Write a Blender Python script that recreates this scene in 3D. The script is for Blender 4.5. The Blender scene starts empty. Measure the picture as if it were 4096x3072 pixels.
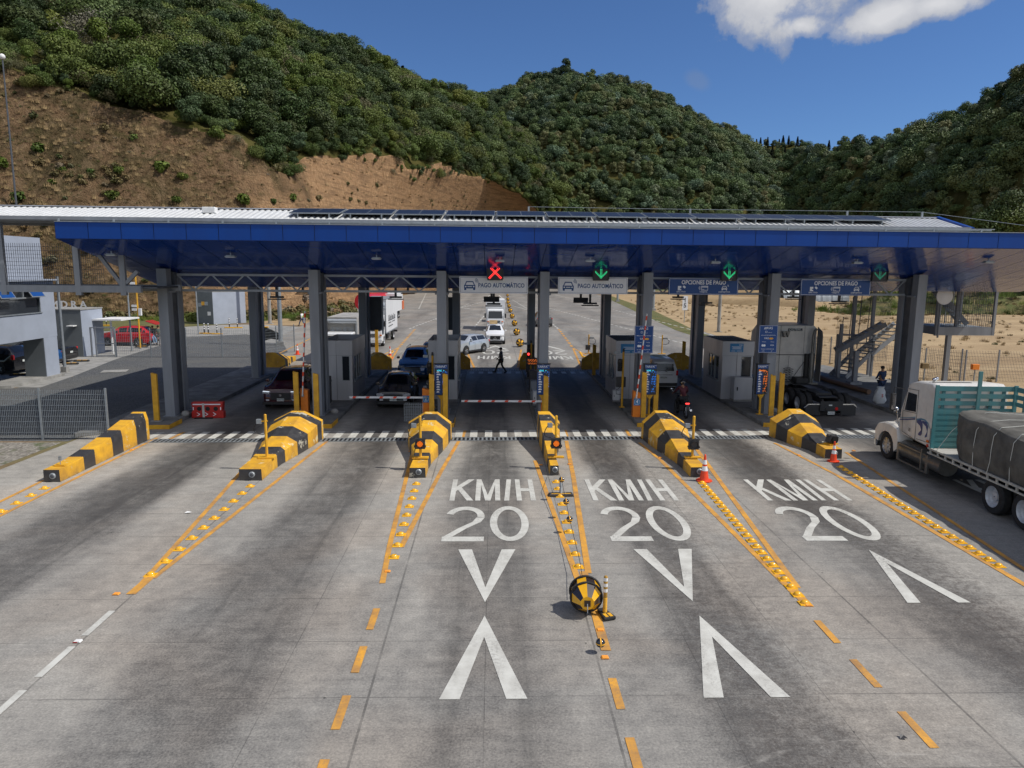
import bpy, bmesh, math, random
from mathutils import Vector, Matrix
random.seed(7)
R=math.radians
sc=bpy.context.scene
COL=sc.collection
# ---------------- camera (calibrated from the photograph's vanishing points; unit = metre)
CH=6.8; F=2900.0                       # camera height, focal length in pixels of the 4096 px photo
PIT,YAW,ROL=0.155183617,0.0271072873,-0.00818887888
_f=Vector((math.sin(YAW)*math.cos(PIT),math.cos(YAW)*math.cos(PIT),-math.sin(PIT)))
_r=Vector((math.cos(YAW),-math.sin(YAW),0)); _d=_f.cross(_r)
_c,_s=math.cos(ROL),math.sin(ROL)
CR=_c*_r+_s*_d; CD=-_s*_r+_c*_d; CF=_f
cam=bpy.data.cameras.new('camera'); camo=bpy.data.objects.new('camera',cam); COL.objects.link(camo)
m=Matrix.Identity(4)
for i,a in enumerate((CR,-CD,-CF)):
    for j in range(3): m[j][i]=a[j]
m[0][3],m[1][3],m[2][3]=0,0,CH
camo.matrix_world=m
cam.sensor_width=36; cam.lens=36*F/4096; cam.clip_end=6000; cam.clip_start=.1
sc.camera=camo
def ray(x,y): return CR*((x-2048)/F)+CD*((y-1536)/F)+CF
def gp(x,y,z=0.0):                      # point of the ground under a photo pixel
    d=ray(x,y); t=(z-CH)/d.z; return Vector((d.x*t,d.y*t,z))
def at(x,y,D):                          # point at horizontal distance D
    d=ray(x,y); t=D/math.hypot(d.x,d.y); return Vector((d.x*t,d.y*t,CH+d.z*t))
def aty(x,y,Y):
    d=ray(x,y); t=Y/d.y; return Vector((d.x*t,Y,CH+d.z*t))
K=.035
def YY(x,b): return b+K*x               # the plaza's cross axis is skewed 2 degrees
# ---------------- world / sun / exposure
SUN=Vector((.80,-.14,1.0)).normalized()
el=math.asin(SUN.z)
W=bpy.data.worlds.new('World'); sc.world=W; W.use_nodes=True
nt=W.node_tree; nt.nodes.clear()
def N(t,ty,**k):
    n=t.nodes.new(ty)
    for a,b in k.items():
        setattr(n,a,b)
    return n
def L(t,a,b): t.links.new(a,b)
wo=N(nt,'ShaderNodeOutputWorld'); bg=N(nt,'ShaderNodeBackground'); sky=N(nt,'ShaderNodeTexSky')
sky.sky_type='NISHITA'; sky.sun_disc=False; sky.sun_elevation=el; sky.sun_rotation=math.atan2(SUN.x,SUN.y)
sky.altitude=1200; sky.air_density=1.0; sky.dust_density=.3; sky.ozone_density=4.5
bg.inputs[1].default_value=.11
# clouds: noise laid out by direction in the sky
tc=N(nt,'ShaderNodeTexCoord')
def vm(t,op,a,b=None):
    n=N(t,'ShaderNodeVectorMath',operation=op)
    for i,v in enumerate((a,b)):
        if v is None: continue
        if hasattr(v,'links') : L(t,v,n.inputs[i])
        else: n.inputs[i].default_value=v
    return n
def mt(t,op,a,b=0.0,c=None,clamp=False):
    n=N(t,'ShaderNodeMath',operation=op); n.use_clamp=clamp
    for i,v in enumerate((a,b,c)):
        if v is None: continue
        if hasattr(v,'links'): L(t,v,n.inputs[i])
        else: n.inputs[i].default_value=v
    return n.outputs[0]
def noise(t,vec,scale,detail=4,rough=.55,dist=0.0):
    n=N(t,'ShaderNodeTexNoise'); n.inputs['Scale'].default_value=scale; n.inputs['Detail'].default_value=detail
    n.inputs['Roughness'].default_value=rough; n.inputs['Distortion'].default_value=dist
    if vec is not None: L(t,vec,n.inputs['Vector'])
    return n.outputs[0]
def ramp(t,fac,stops,interp='LINEAR'):
    n=N(t,'ShaderNodeValToRGB'); cr=n.color_ramp; cr.interpolation=interp
    while len(cr.elements)<len(stops): cr.elements.new(.5)
    for e,(p,c) in zip(cr.elements,stops):
        e.position=p; e.color=(c,c,c,1) if not hasattr(c,'__len__') else (*c,1)[:4]
    L(t,fac,n.inputs[0]); return n.outputs[0]
def mix(t,fac,a,b,mode='MIX'):
    n=N(t,'ShaderNodeMix',data_type='RGBA'); n.blend_type=mode
    for s,v in ((n.inputs[0],fac),(n.inputs[6],a),(n.inputs[7],b)):
        if hasattr(v,'links'): L(t,v,s)
        elif hasattr(v,'__len__'): s.default_value=(*v,1)[:4]
        else: s.default_value=v
    return n.outputs[2]
def cloudmask(ctr,ax,rx,ry):
    d=ray(*ctr).normalized(); e=(ray(*ax)-ray(*ctr)).normalized(); u=d.cross(e)
    a=vm(nt,'DOT_PRODUCT',tc.outputs['Generated'],tuple(e)).outputs['Value']; a=mt(nt,'SUBTRACT',a,e.dot(d))
    b=vm(nt,'DOT_PRODUCT',tc.outputs['Generated'],tuple(u)).outputs['Value']; b=mt(nt,'SUBTRACT',b,u.dot(d))
    a=mt(nt,'DIVIDE',a,rx); b=mt(nt,'DIVIDE',b,ry)
    s=mt(nt,'SQRT',mt(nt,'ADD',mt(nt,'MULTIPLY',a,a),mt(nt,'MULTIPLY',b,b)))
    return mt(nt,'SUBTRACT',1.0,s)
cm=cloudmask((3090,-25),(3190,-22),.088,.058)
for c in (cloudmask((3540,60),(3740,-25),.066,.022),cloudmask((3200,100),(3300,110),.045,.020),cloudmask((3760,10),(3900,-5),.05,.016)):
    cm=mt(nt,'MAXIMUM',cm,c)
n1=noise(nt,tc.outputs['Generated'],13,9,.62,.25); n2=noise(nt,tc.outputs['Generated'],60,6,.6)
dd=mt(nt,'ADD',mt(nt,'MULTIPLY',cm,1.0),mt(nt,'MULTIPLY',mt(nt,'SUBTRACT',n1,.5),1.9)); dd=mt(nt,'ADD',dd,mt(nt,'MULTIPLY',mt(nt,'SUBTRACT',n2,.5),.5))
cov=ramp(nt,dd,[(.08,0.0),(.30,.45),(.62,.93)],'EASE')
small=mt(nt,'MULTIPLY',ramp(nt,mt(nt,'ADD',cloudmask((2790,325),(2830,350),.022,.013),mt(nt,'MULTIPLY',mt(nt,'SUBTRACT',n1,.5),1.2)),[(.0,0.0),(.7,1.0)],'EASE'),.22)
cov=mt(nt,'MAXIMUM',cov,small)
shade=ramp(nt,mt(nt,'ADD',mt(nt,'MULTIPLY',n1,.6),mt(nt,'MULTIPLY',cm,.5)),[(.25,(1.9,2.15,2.7)),(.75,(5.6,5.6,5.7))])
lift=mix(nt,1.0,sky.outputs[0],(.47,.60,.77),'MULTIPLY')
# unseen bright cloud added behind and above the viewer to fill the shade
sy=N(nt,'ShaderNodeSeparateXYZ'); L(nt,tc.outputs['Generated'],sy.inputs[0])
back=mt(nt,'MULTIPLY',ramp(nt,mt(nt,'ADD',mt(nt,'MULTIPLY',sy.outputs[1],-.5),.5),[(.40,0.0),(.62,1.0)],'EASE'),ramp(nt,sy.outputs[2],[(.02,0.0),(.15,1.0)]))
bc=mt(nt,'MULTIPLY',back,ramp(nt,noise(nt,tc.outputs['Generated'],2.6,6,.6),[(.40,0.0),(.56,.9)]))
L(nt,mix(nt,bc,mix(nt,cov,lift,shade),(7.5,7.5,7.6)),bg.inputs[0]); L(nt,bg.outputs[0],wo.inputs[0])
sl=bpy.data.lights.new('sun','SUN'); so=bpy.data.objects.new('sun',sl); COL.objects.link(so)
sl.energy=3.8; sl.angle=R(.5); sl.color=(1,.95,.87); so.rotation_euler=SUN.to_track_quat('Z','Y').to_euler(); so.location=(60,-20,90)
sc.view_settings.view_transform='Standard'; sc.view_settings.look='None'; sc.view_settings.exposure=.22; sc.view_settings.gamma=1

# ---------------- materials
MATS={}
def mat(name,col,rough=.6,metal=0.0,var=0.0,vscale=3.0,emit=None,es=1.0,coat=0.0,bump=0.0,bscale=40.0,spec=None,alpha=None,trans=None,vcol=None,streak=False):
    if name in MATS: return MATS[name]
    mm=bpy.data.materials.new(name); mm.use_nodes=True; t=mm.node_tree; p=t.nodes['Principled BSDF']
    p.inputs['Base Color'].default_value=(*col,1); p.inputs['Roughness'].default_value=rough; p.inputs['Metallic'].default_value=metal
    if coat: p.inputs['Coat Weight'].default_value=coat; p.inputs['Coat Roughness'].default_value=.06
    if spec is not None: p.inputs['Specular IOR Level'].default_value=spec
    if emit: p.inputs['Emission Color'].default_value=(*emit,1); p.inputs['Emission Strength'].default_value=es
    if alpha is not None: p.inputs['Alpha'].default_value=alpha
    if trans: p.inputs['Transmission Weight'].default_value=trans
    if var or bump:
        g=N(t,'ShaderNodeNewGeometry'); pos=g.outputs['Position']
        if var:
            v=pos
            if streak:
                mp=N(t,'ShaderNodeMapping'); mp.inputs['Scale'].default_value=(1,1,.15); L(t,pos,mp.inputs[0]); v=mp.outputs[0]
            nn=noise(t,v,vscale,6,.62)
            c2=vcol or tuple(x*(1-var) for x in col); c1=tuple(min(1,x*(1+var*.45)) for x in col)
            L(t,mix(t,ramp(t,nn,[(.34,0.0),(.66,1.0)]),c2,c1),p.inputs['Base Color'])
            L(t,ramp(t,nn,[(.3,min(1,rough*1.25)),(.7,rough*.85)]),p.inputs['Roughness'])
        if bump:
            b=N(t,'ShaderNodeBump'); b.inputs['Strength'].default_value=bump; b.inputs['Distance'].default_value=.02
            L(t,noise(t,pos,bscale,3),b.inputs['Height']); L(t,b.outputs[0],p.inputs['Normal'])
    MATS[name]=mm; return mm
def P(mm): return mm.node_tree.nodes['Principled BSDF']
M=MATS
mat('steel_grey',(.235,.25,.275),.5,0,.18,2.0,streak=True)
mat('steel_light',(.30,.325,.35),.5,0,.15,2.0)
mat('steel_dark',(.075,.082,.095),.5,0,.25,2.0)
mat('galv',(.33,.36,.38),.45,.5,.2,6)
mat('alu_panel',(.46,.46,.475),.38,.35,.1,1.2,streak=True)
mat('fascia_blue',(.001,.043,.245),.42,0,.12,.8,streak=True,spec=.3)
mat('fascia_seam',(.002,.015,.09),.6)
mat('soffit_blue',(.005,.040,.27),.14,0,spec=.45)
mat('white_roof',(.56,.57,.57),.5,.1,.16,1.2)
mat('solar',(.010,.012,.022),.38,spec=.25)
mat('yellow_paint',(.66,.36,.018),.55,0,.28,2.2,vcol=(.50,.25,.02))
mat('yellow_bar',(.66,.36,.02),.55,0,.3,1.7,vcol=(.46,.24,.03),bump=.2,bscale=25)
def worn(name,wc,th,sc_):
    mm=MATS[name]; t=mm.node_tree; p=t.nodes['Principled BSDF']; src=p.inputs['Base Color'].links[0].from_socket; g=N(t,'ShaderNodeNewGeometry')
    n=mt(t,'ADD',noise(t,g.outputs['Position'],sc_,7,.72,.3),mt(t,'MULTIPLY',noise(t,g.outputs['Position'],.45,2),.25))
    c=mix(t,ramp(t,n,[(th,0.0),(th+.015,1.0)]),src,wc)
    z=N(t,'ShaderNodeSeparateXYZ'); L(t,g.outputs['Position'],z.inputs[0]); d=mt(t,'MULTIPLY',ramp(t,z.outputs[2],[(.0,1.0),(.28,0.0)]),ramp(t,noise(t,g.outputs['Position'],3.5,6,.7),[(.4,.2),(.65,1.0)]))
    c=mix(t,mt(t,'MULTIPLY',d,.55),c,(.10,.085,.065)); L(t,c,p.inputs['Base Color'])
mat('black_paint',(.022,.022,.025),.5,0,.5,5,vcol=(.045,.045,.048))
mat('orange',(.80,.22,.015),.45,0,.12,4)
mat('red_plastic',(.45,.02,.015),.45,0,.2,3)
mat('cone_red',(.75,.06,.012),.5,0,.15,8)
mat('white_paint',(.72,.72,.71),.5,0,.12,3)
mat('reflect_white',(.75,.76,.76),.35)
mat('concrete',(.27,.265,.25),.85,0,.3,1.4,bump=.1)
mat('concrete_dark',(.17,.17,.165),.85,0,.35,1.4,bump=.3)
mat('black',(.01,.01,.011),.5)
mat('rubber',(.018,.018,.019),.8,0,.2,8)
mat('tinted',(.006,.007,.009),.05,0,coat=.3)
mat('glass_dark',(.02,.024,.03),.06)
mat('chrome',(.62,.63,.65),.12,1)
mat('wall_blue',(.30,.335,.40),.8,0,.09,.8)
mat('wall_blue_shade',(.125,.14,.15),.8,0,.1,.8)  # same wall with shade put into the colour, for faces turned from the sun
mat('sign_blue',(.006,.055,.22),.4)
mat('sign_cyan',(.02,.19,.42),.45)
mat('sign_white',(.80,.81,.83),.45,0,.06,3)
mat('sign_ink',(.012,.07,.22),.5)
mat('skin',(.28,.14,.08),.6)
mat('skin_light',(.42,.25,.17),.6)
mat('hair',(.012,.009,.008),.7)
mat('amber',(.9,.25,.01),.3,emit=(1,.16,.01),es=.5)
mat('led_red',(.8,.02,.02),.3,emit=(1,.035,.03),es=3.2)
mat('led_green',(.02,.5,.2),.3,emit=(.03,.75,.28),es=1.0)
mat('led_green_dim',(.03,.3,.18),.3,emit=(.03,.4,.24),es=.45)
mat('led_blue',(.02,.2,.6),.3,emit=(.03,.22,.9),es=.9)
mat('led_cyan',(.02,.4,.6),.3,emit=(.04,.55,.75),es=1.3)
mat('led_orange',(.7,.15,.02),.3,emit=(1,.22,.03),es=.9)
mat('tail_red',(.5,.01,.01),.2)
mat('headlamp',(.6,.62,.65),.08,.3)
mat('plate_white',(.55,.58,.56),.5)
mat('letters_dark',(.03,.035,.045),.5)
mat('marking_white',(.50,.50,.465),.8,0,.2,2.2,vcol=(.40,.395,.365))
mat('marking_yellow',(.58,.28,.03),.75,0,.35,2.0,vcol=(.32,.17,.06))

mat('bare_cement',(.52,.50,.45),.9,0,.2,4)
mat('amber_flat',(.75,.38,.03),.5)
mat('yellow_bump',(.78,.40,.012),.22,0,.1,6,coat=.3)
mat('black_gloss',(.012,.014,.02),.12,0,coat=.4)
mat('spring_ochre',(.36,.20,.03),.6)
mat('brown_gloss',(.03,.02,.016),.25,coat=.3)
mat('stud_orange',(.85,.33,.05),.3)
mat('paint_maroon',(.045,.005,.010),.16,0,coat=.5); mat('paint_black',(.010,.010,.012),.12,0,coat=.5); mat('paint_blue',(.015,.075,.22),.15,.2,coat=.5)
mat('paint_white',(.70,.71,.72),.25,0,coat=.3); mat('paint_silver',(.42,.45,.48),.22,.35,coat=.4); mat('paint_navy',(.02,.035,.07),.15,coat=.5); mat('paint_red',(.42,.012,.02),.2,0,coat=.4); mat('paint_grey',(.16,.165,.17),.25,.3,coat=.3)
mat('truck_white',(.62,.60,.56),.35,0,.14,2.5,coat=.2); mat('box_white',(.62,.63,.64),.5,0,.12,.8,streak=True); mat('box_grey',(.36,.35,.33),.6,0,.35,1.2)
mat('plastic_black',(.02,.02,.021),.55); mat('rim_grey',(.33,.34,.36),.3,.7); mat('teal_wood',(.035,.17,.19),.65,0,.45,3,vcol=(.10,.20,.19),streak=True); mat('tarp',(.105,.10,.086),.75,0,.35,1.6,vcol=(.055,.052,.045),bump=1.0,bscale=2.6)
mat('rail_cream',(.42,.41,.37),.6,0,.3,4); mat('swoosh_blue',(.012,.045,.17),.3); mat('swoosh_teal',(.05,.19,.30),.3); mat('tank_grey',(.20,.20,.19),.32,.7,.2,4)
mat('indicator',(.7,.16,.02),.25); mat('red_tank',(.50,.015,.02),.22,coat=.4); mat('orange_frame',(.55,.13,.04),.5)
mat('lamp_lit',(.8,.85,.9),.3,emit=(.8,.9,1),es=.7)
mat('rim_white',(.50,.52,.55),.4,.2,.2,8)
mat('rope',(.55,.55,.5),.7)
mat('cloth_white',(.62,.64,.64),.8,0,.1,6); mat('cloth_grey',(.10,.10,.10),.8,0,.2,6); mat('cloth_black',(.015,.016,.018),.85); mat('cloth_olive',(.055,.055,.04),.85); mat('cloth_navy',(.012,.03,.085),.8,0,.2,5); mat('denim',(.05,.085,.16),.8,0,.2,6); mat('cloth_green',(.07,.10,.08),.8); mat('cloth_maroon',(.075,.012,.02),.8,0,.25,5); mat('cloth_lime',(.35,.42,.08),.8); mat('denim_light',(.15,.24,.36),.8)
mat('pipe_brown',(.16,.09,.05),.7)
def scuff(name,amt,wc):
    mm=MATS[name]; t=mm.node_tree; p=t.nodes['Principled BSDF']; src=p.inputs['Base Color'].links[0].from_socket; g=N(t,'ShaderNodeNewGeometry'); pos=g.outputs['Position']
    mp=N(t,'ShaderNodeMapping'); mp.inputs['Scale'].default_value=(1.6,.35,1); L(t,pos,mp.inputs[0])
    tr_=ramp(t,noise(t,mp.outputs[0],1.1,5,.7,.4),[(.44,0.0),(.66,1.0)]); sp=ramp(t,noise(t,pos,17,6,.8),[(.48,0.0),(.60,1.0)])
    L(t,mix(t,mt(t,'MULTIPLY',mt(t,'MULTIPLY',tr_,sp),amt),src,wc),p.inputs['Base Color'])
scuff('marking_white',.75,(.16,.15,.14)); scuff('marking_yellow',.6,(.16,.14,.11))
worn('yellow_bar',(.60,.50,.28),.735,2.3); worn('black_paint',(.42,.40,.33),.76,2.0)
# ---------------- mesh helper
class MB:
    def __init__(s): s.v=[]; s.f=[]; s.m=[]
    def add(s,vs,fs,m=0):
        o=len(s.v); s.v+= [tuple(p) for p in vs]
        for f in fs: s.f.append([o+i for i in f]); s.m.append(m)
        return s
    def box(s,x0,x1,y0,y1,z0,z1,m=0,skew=False):
        vs=[(x,y+(K*x if skew else 0),z) for z in(z0,z1) for y in(y0,y1) for x in(x0,x1)]
        return s.add(vs,[(0,2,3,1),(4,5,7,6),(0,1,5,4),(2,6,7,3),(0,4,6,2),(1,3,7,5)],m)
    def obox(s,c,sz,rot=None,m=0):
        c=Vector(c); a,b,d=[q/2 for q in sz]; rm=rot if rot is not None else Matrix.Identity(3)
        vs=[c+rm@Vector((x,y,z)) for z in(-d,d) for y in(-b,b) for x in(-a,a)]
        return s.add(vs,[(0,2,3,1),(4,5,7,6),(0,1,5,4),(2,6,7,3),(0,4,6,2),(1,3,7,5)],m)
    def bar(s,p0,p1,w,h=None,m=0):
        p0,p1=Vector(p0),Vector(p1); d=p1-p0; h=h or w
        q=d.to_track_quat('Y','Z').to_matrix()
        return s.obox((p0+p1)/2,(w,d.length,h),q,m)
    def rings(s,rs,m=0,cap=True,closed=True):
        o=len(s.v); n=len(rs[0])
        for r in rs: s.v+=[tuple(p) for p in r]
        for i in range(len(rs)-1):
            for j in range(n if closed else n-1):
                a=o+i*n+j; b=o+i*n+(j+1)%n
                s.f.append([a,b,b+n,a+n]); s.m.append(m[i] if isinstance(m,(list,tuple)) else m)
        if cap:
            s.f.append([o+j for j in range(n)][::-1]); s.m.append(m[0] if isinstance(m,(list,tuple)) else m)
            s.f.append([o+(len(rs)-1)*n+j for j in range(n)]); s.m.append(m[-1] if isinstance(m,(list,tuple)) else m)
        return s
    def cyl(s,p0,p1,r,r1=None,n=12,m=0,cap=True):
        p0,p1=Vector(p0),Vector(p1); r1=r if r1 is None else r1; d=(p1-p0).normalized()
        a=d.orthogonal().normalized(); b=d.cross(a)
        rs=[[p+(a*math.cos(t*2*math.pi/n)+b*math.sin(t*2*math.pi/n))*q for t in range(n)] for p,q in((p0,r),(p1,r1))]
        return s.rings(rs,m,cap)
    def tube(s,pts,r,n=8,m=0):
        pts=[Vector(p) for p in pts]; rs=[]; a=None
        for i,p in enumerate(pts):
            d=(pts[min(i+1,len(pts)-1)]-pts[max(i-1,0)]).normalized()
            a=(a-d*a.dot(d)).normalized() if a is not None and (a-d*a.dot(d)).length>1e-4 else d.orthogonal().normalized()
            b=d.cross(a); q=r[i] if isinstance(r,(list,tuple)) else r
            rs.append([p+(a*math.cos(t*2*math.pi/n)+b*math.sin(t*2*math.pi/n))*q for t in range(n)])
        return s.rings(rs,m)
    def lathe(s,prof,c=(0,0,0),axis='Z',n=20,m=0,cap=True):
        c=Vector(c); rs=[]
        for r,h in prof:
            q=[]
            for t in range(n):
                x,y=r*math.cos(t*2*math.pi/n),r*math.sin(t*2*math.pi/n)
                q.append(c+(Vector((x,y,h)) if axis=='Z' else Vector((h,x,y)) if axis=='X' else Vector((x,h,y))))
            rs.append(q)
        return s.rings(rs,m,cap)
    def sph(s,c,r,n=12,m=0,sc=(1,1,1)):
        c=Vector(c); rs=[]
        for i in range(1,n):
            a=math.pi*i/n
            rs.append([c+Vector((math.sin(a)*math.cos(t*2*math.pi/n)*r*sc[0],math.sin(a)*math.sin(t*2*math.pi/n)*r*sc[1],math.cos(a)*r*sc[2])) for t in range(n)])
        return s.rings(rs,m)
    def prism(s,poly,a0,a1,axis='Y',m=0):      # poly of 2d points, extruded along axis
        f={'Y':lambda p,a:(p[0],a,p[1]),'X':lambda p,a:(a,p[0],p[1]),'Z':lambda p,a:(p[0],p[1],a)}[axis]
        return s.rings([[f(p,a0) for p in poly],[f(p,a1) for p in poly]],m)
    def quad(s,a,b,c,d,m=0): return s.add([a,b,c,d],[(0,1,2,3)],m)
    def text(s,txt,org,ux,uz,size,m=0,align='CENTER',sx=1.0,depth=.004,bold=0.0):
        cu=bpy.data.curves.new('t','FONT'); cu.body=txt; cu.size=1; cu.align_x=align; cu.align_y='CENTER'; cu.offset=bold; cu.resolution_u=2
        ob=bpy.data.objects.new('t',cu); me=bpy.data.meshes.new_from_object(ob)
        o=Vector(org); ux=Vector(ux).normalized(); uz=Vector(uz).normalized(); nrm=ux.cross(uz)
        vs=[o+ux*(v.co.x*size*sx)+uz*(v.co.y*size)+nrm*depth for v in me.vertices]
        s.add(vs,[tuple(p.vertices) for p in me.polygons],m)
        bpy.data.objects.remove(ob); bpy.data.curves.remove(cu); bpy.data.meshes.remove(me); return s
    def xf(s,mx):
        s.v=[tuple(mx@Vector(p)) for p in s.v]; return s
    def mesh(s,name,mats,smooth=None):
        me=bpy.data.meshes.new(name); me.from_pydata(s.v,[],s.f)
        for q in mats: me.materials.append(M[q] if isinstance(q,str) else q)
        me.polygons.foreach_set('material_index',s.m); me.update()
        bm=bmesh.new(); bm.from_mesh(me); bmesh.ops.recalc_face_normals(bm,faces=bm.faces) if len(bm.faces)<60000 else None; bm.to_mesh(me); bm.free()
        if smooth is not None:
            me.polygons.foreach_set('use_smooth',[True]*len(me.polygons)); me.set_sharp_from_angle(angle=R(smooth))
        return me
    def build(s,name,mats,parent=None,smooth=None,bevel=0,raw=False):
        if isinstance(mats,str): mats=[mats]
        me=s.mesh(name,mats,smooth); o=bpy.data.objects.new(name,me); COL.objects.link(o)
        if parent is not None: o.parent=parent
        if bevel:
            b=o.modifiers.new('bevel','BEVEL'); b.width=bevel; b.segments=2; b.limit_method='ANGLE'; b.angle_limit=R(35)
        return o
def tag(o,label=None,cat=None,group=None,kind=None):
    if label: o['label']=label
    if cat: o['category']=cat
    if group: o['group']=group
    if kind: o['kind']=kind
    return o
def thing(name,label,cat,loc=(0,0,0),rz=0,group=None):
    o=bpy.data.objects.new(name,None); COL.objects.link(o); o.location=loc; o.rotation_euler=(0,0,rz); o.empty_display_size=.3
    return tag(o,label,cat,group)
def dup(o,loc=None,rz=None,label=None,group=None):
    kids={}
    for q in bpy.data.objects:
        if q.parent: kids.setdefault(q.parent.name,[]).append(q)
    def rec(a,par):
        c=a.copy(); COL.objects.link(c); c.parent=par
        for k in kids.get(a.name,[]): rec(k,c)
        return c
    c=rec(o,None)
    if loc is not None: c.location=loc
    if rz is not None: c.rotation_euler=(0,0,rz)
    if label: c['label']=label
    if group: c['group']=group
    return c
def base(*pts):                         # mean ground point for an Empty
    return (sum(p[0] for p in pts)/len(pts),sum(p[1] for p in pts)/len(pts),0)
# ================= SETTING: ground, road, gravel, dirt
def sheet(name,poly,z,mname,kind='structure',sub=0):
    me=bpy.data.meshes.new(name); me.from_pydata([(p[0],p[1],z) for p in poly],[],[list(range(len(poly)))])
    me.materials.append(M[mname]); me.update()
    if me.polygons[0].normal.z<0: me.flip_normals()
    o=bpy.data.objects.new(name,me); COL.objects.link(o); o['kind']=kind; return o
def gmat(name,fn):
    mm=bpy.data.materials.new(name); mm.use_nodes=True; t=mm.node_tree; p=t.nodes['Principled BSDF']
    g=N(t,'ShaderNodeNewGeometry'); sp=N(t,'ShaderNodeSeparateXYZ'); L(t,g.outputs['Position'],sp.inputs[0])
    fn(t,p,g.outputs['Position'],sp.outputs[0],sp.outputs[1]); MATS[name]=mm
def scaled(t,v,s):
    mp=N(t,'ShaderNodeMapping'); mp.inputs['Scale'].default_value=s; L(t,v,mp.inputs[0]); return mp.outputs[0]
def bumpn(t,p,h,st,dist=.02):
    b=N(t,'ShaderNodeBump'); b.inputs['Strength'].default_value=st; b.inputs['Distance'].default_value=dist; L(t,h,b.inputs['Height']); L(t,b.outputs[0],p.inputs['Normal'])
def f_ground(t,p,pos,X,Y):
    a=noise(t,pos,.045,5,.6,.4); b=noise(t,pos,1.3,6,.7); c=noise(t,pos,9,3)
    col=mix(t,ramp(t,b,[(.3,0.0),(.7,1.0)]),(.13,.085,.045),(.21,.15,.085))
    grass=mix(t,ramp(t,c,[(.35,0.0),(.65,1.0)]),(.055,.075,.018),(.12,.13,.04))
    col=mix(t,ramp(t,a,[(.5,0.0),(.6,1.0)]),col,grass)
    L(t,col,p.inputs['Base Color']); p.inputs['Roughness'].default_value=.95; bumpn(t,p,b,.5,.2)
gmat('ground_mat',f_ground)
def f_dirt(t,p,pos,X,Y):
    a=noise(t,scaled(t,pos,(.5,1.1,1)),.16,6,.65,.6); b=noise(t,pos,2.2,7,.7); c=noise(t,pos,14,3)
    col=mix(t,ramp(t,a,[(.35,0.0),(.65,1.0)]),(.27,.185,.095),(.40,.295,.165))
    col=mix(t,ramp(t,b,[(.50,0.0),(.74,.75)]),col,(.19,.115,.062))
    col=mix(t,ramp(t,c,[(.62,0.0),(.7,.4)]),col,(.12,.10,.045))
    L(t,col,p.inputs['Base Color']); p.inputs['Roughness'].default_value=.95; bumpn(t,p,b,.6,.12)
gmat('dirt_mat',f_dirt)
def f_gravel(t,p,pos,X,Y):
    v=N(t,'ShaderNodeTexVoronoi'); v.inputs['Scale'].default_value=16; L(t,pos,v.inputs['Vector'])
    a=noise(t,pos,.35,4,.6)
    col=mix(t,mt(t,'MULTIPLY',v.outputs['Color'],1.0),(.035,.037,.039),(.125,.13,.135))
    col=mix(t,ramp(t,a,[(.4,0.0),(.7,.45)]),col,(.13,.125,.11))
    L(t,col,p.inputs['Base Color']); p.inputs['Roughness'].default_value=.9; bumpn(t,p,v.outputs['Distance'],.9,.04)
gmat('gravel_mat',f_gravel)
def f_grass(t,p,pos,X,Y):
    a=noise(t,pos,.5,6,.65); c=noise(t,pos,7,4)
    col=mix(t,ramp(t,a,[(.35,0.0),(.62,1.0)]),(.19,.145,.055),(.075,.10,.022)); col=mix(t,ramp(t,c,[(.45,0.0),(.7,.7)]),col,(.03,.045,.012))
    L(t,col,p.inputs['Base Color']); p.inputs['Roughness'].default_value=.95; bumpn(t,p,c,.9,.15)
gmat('grass_mat',f_grass)
LANES=[-16.2,-10.9,-5.0,-.15,4.25,9.15,16.2]
def f_verge(t,p,pos,X,Y):
    v=N(t,'ShaderNodeTexVoronoi'); v.inputs['Scale'].default_value=9; L(t,pos,v.inputs['Vector']); a=noise(t,pos,.9,6,.7)
    col=mix(t,v.outputs['Color'],(.10,.09,.075),(.30,.28,.25)); col=mix(t,ramp(t,a,[(.52,0.0),(.6,.8)]),col,(.06,.08,.025))
    L(t,col,p.inputs['Base Color']); p.inputs['Roughness'].default_value=.95; bumpn(t,p,v.outputs['Distance'],.9,.05)
gmat('verge_mat',f_verge)
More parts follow.
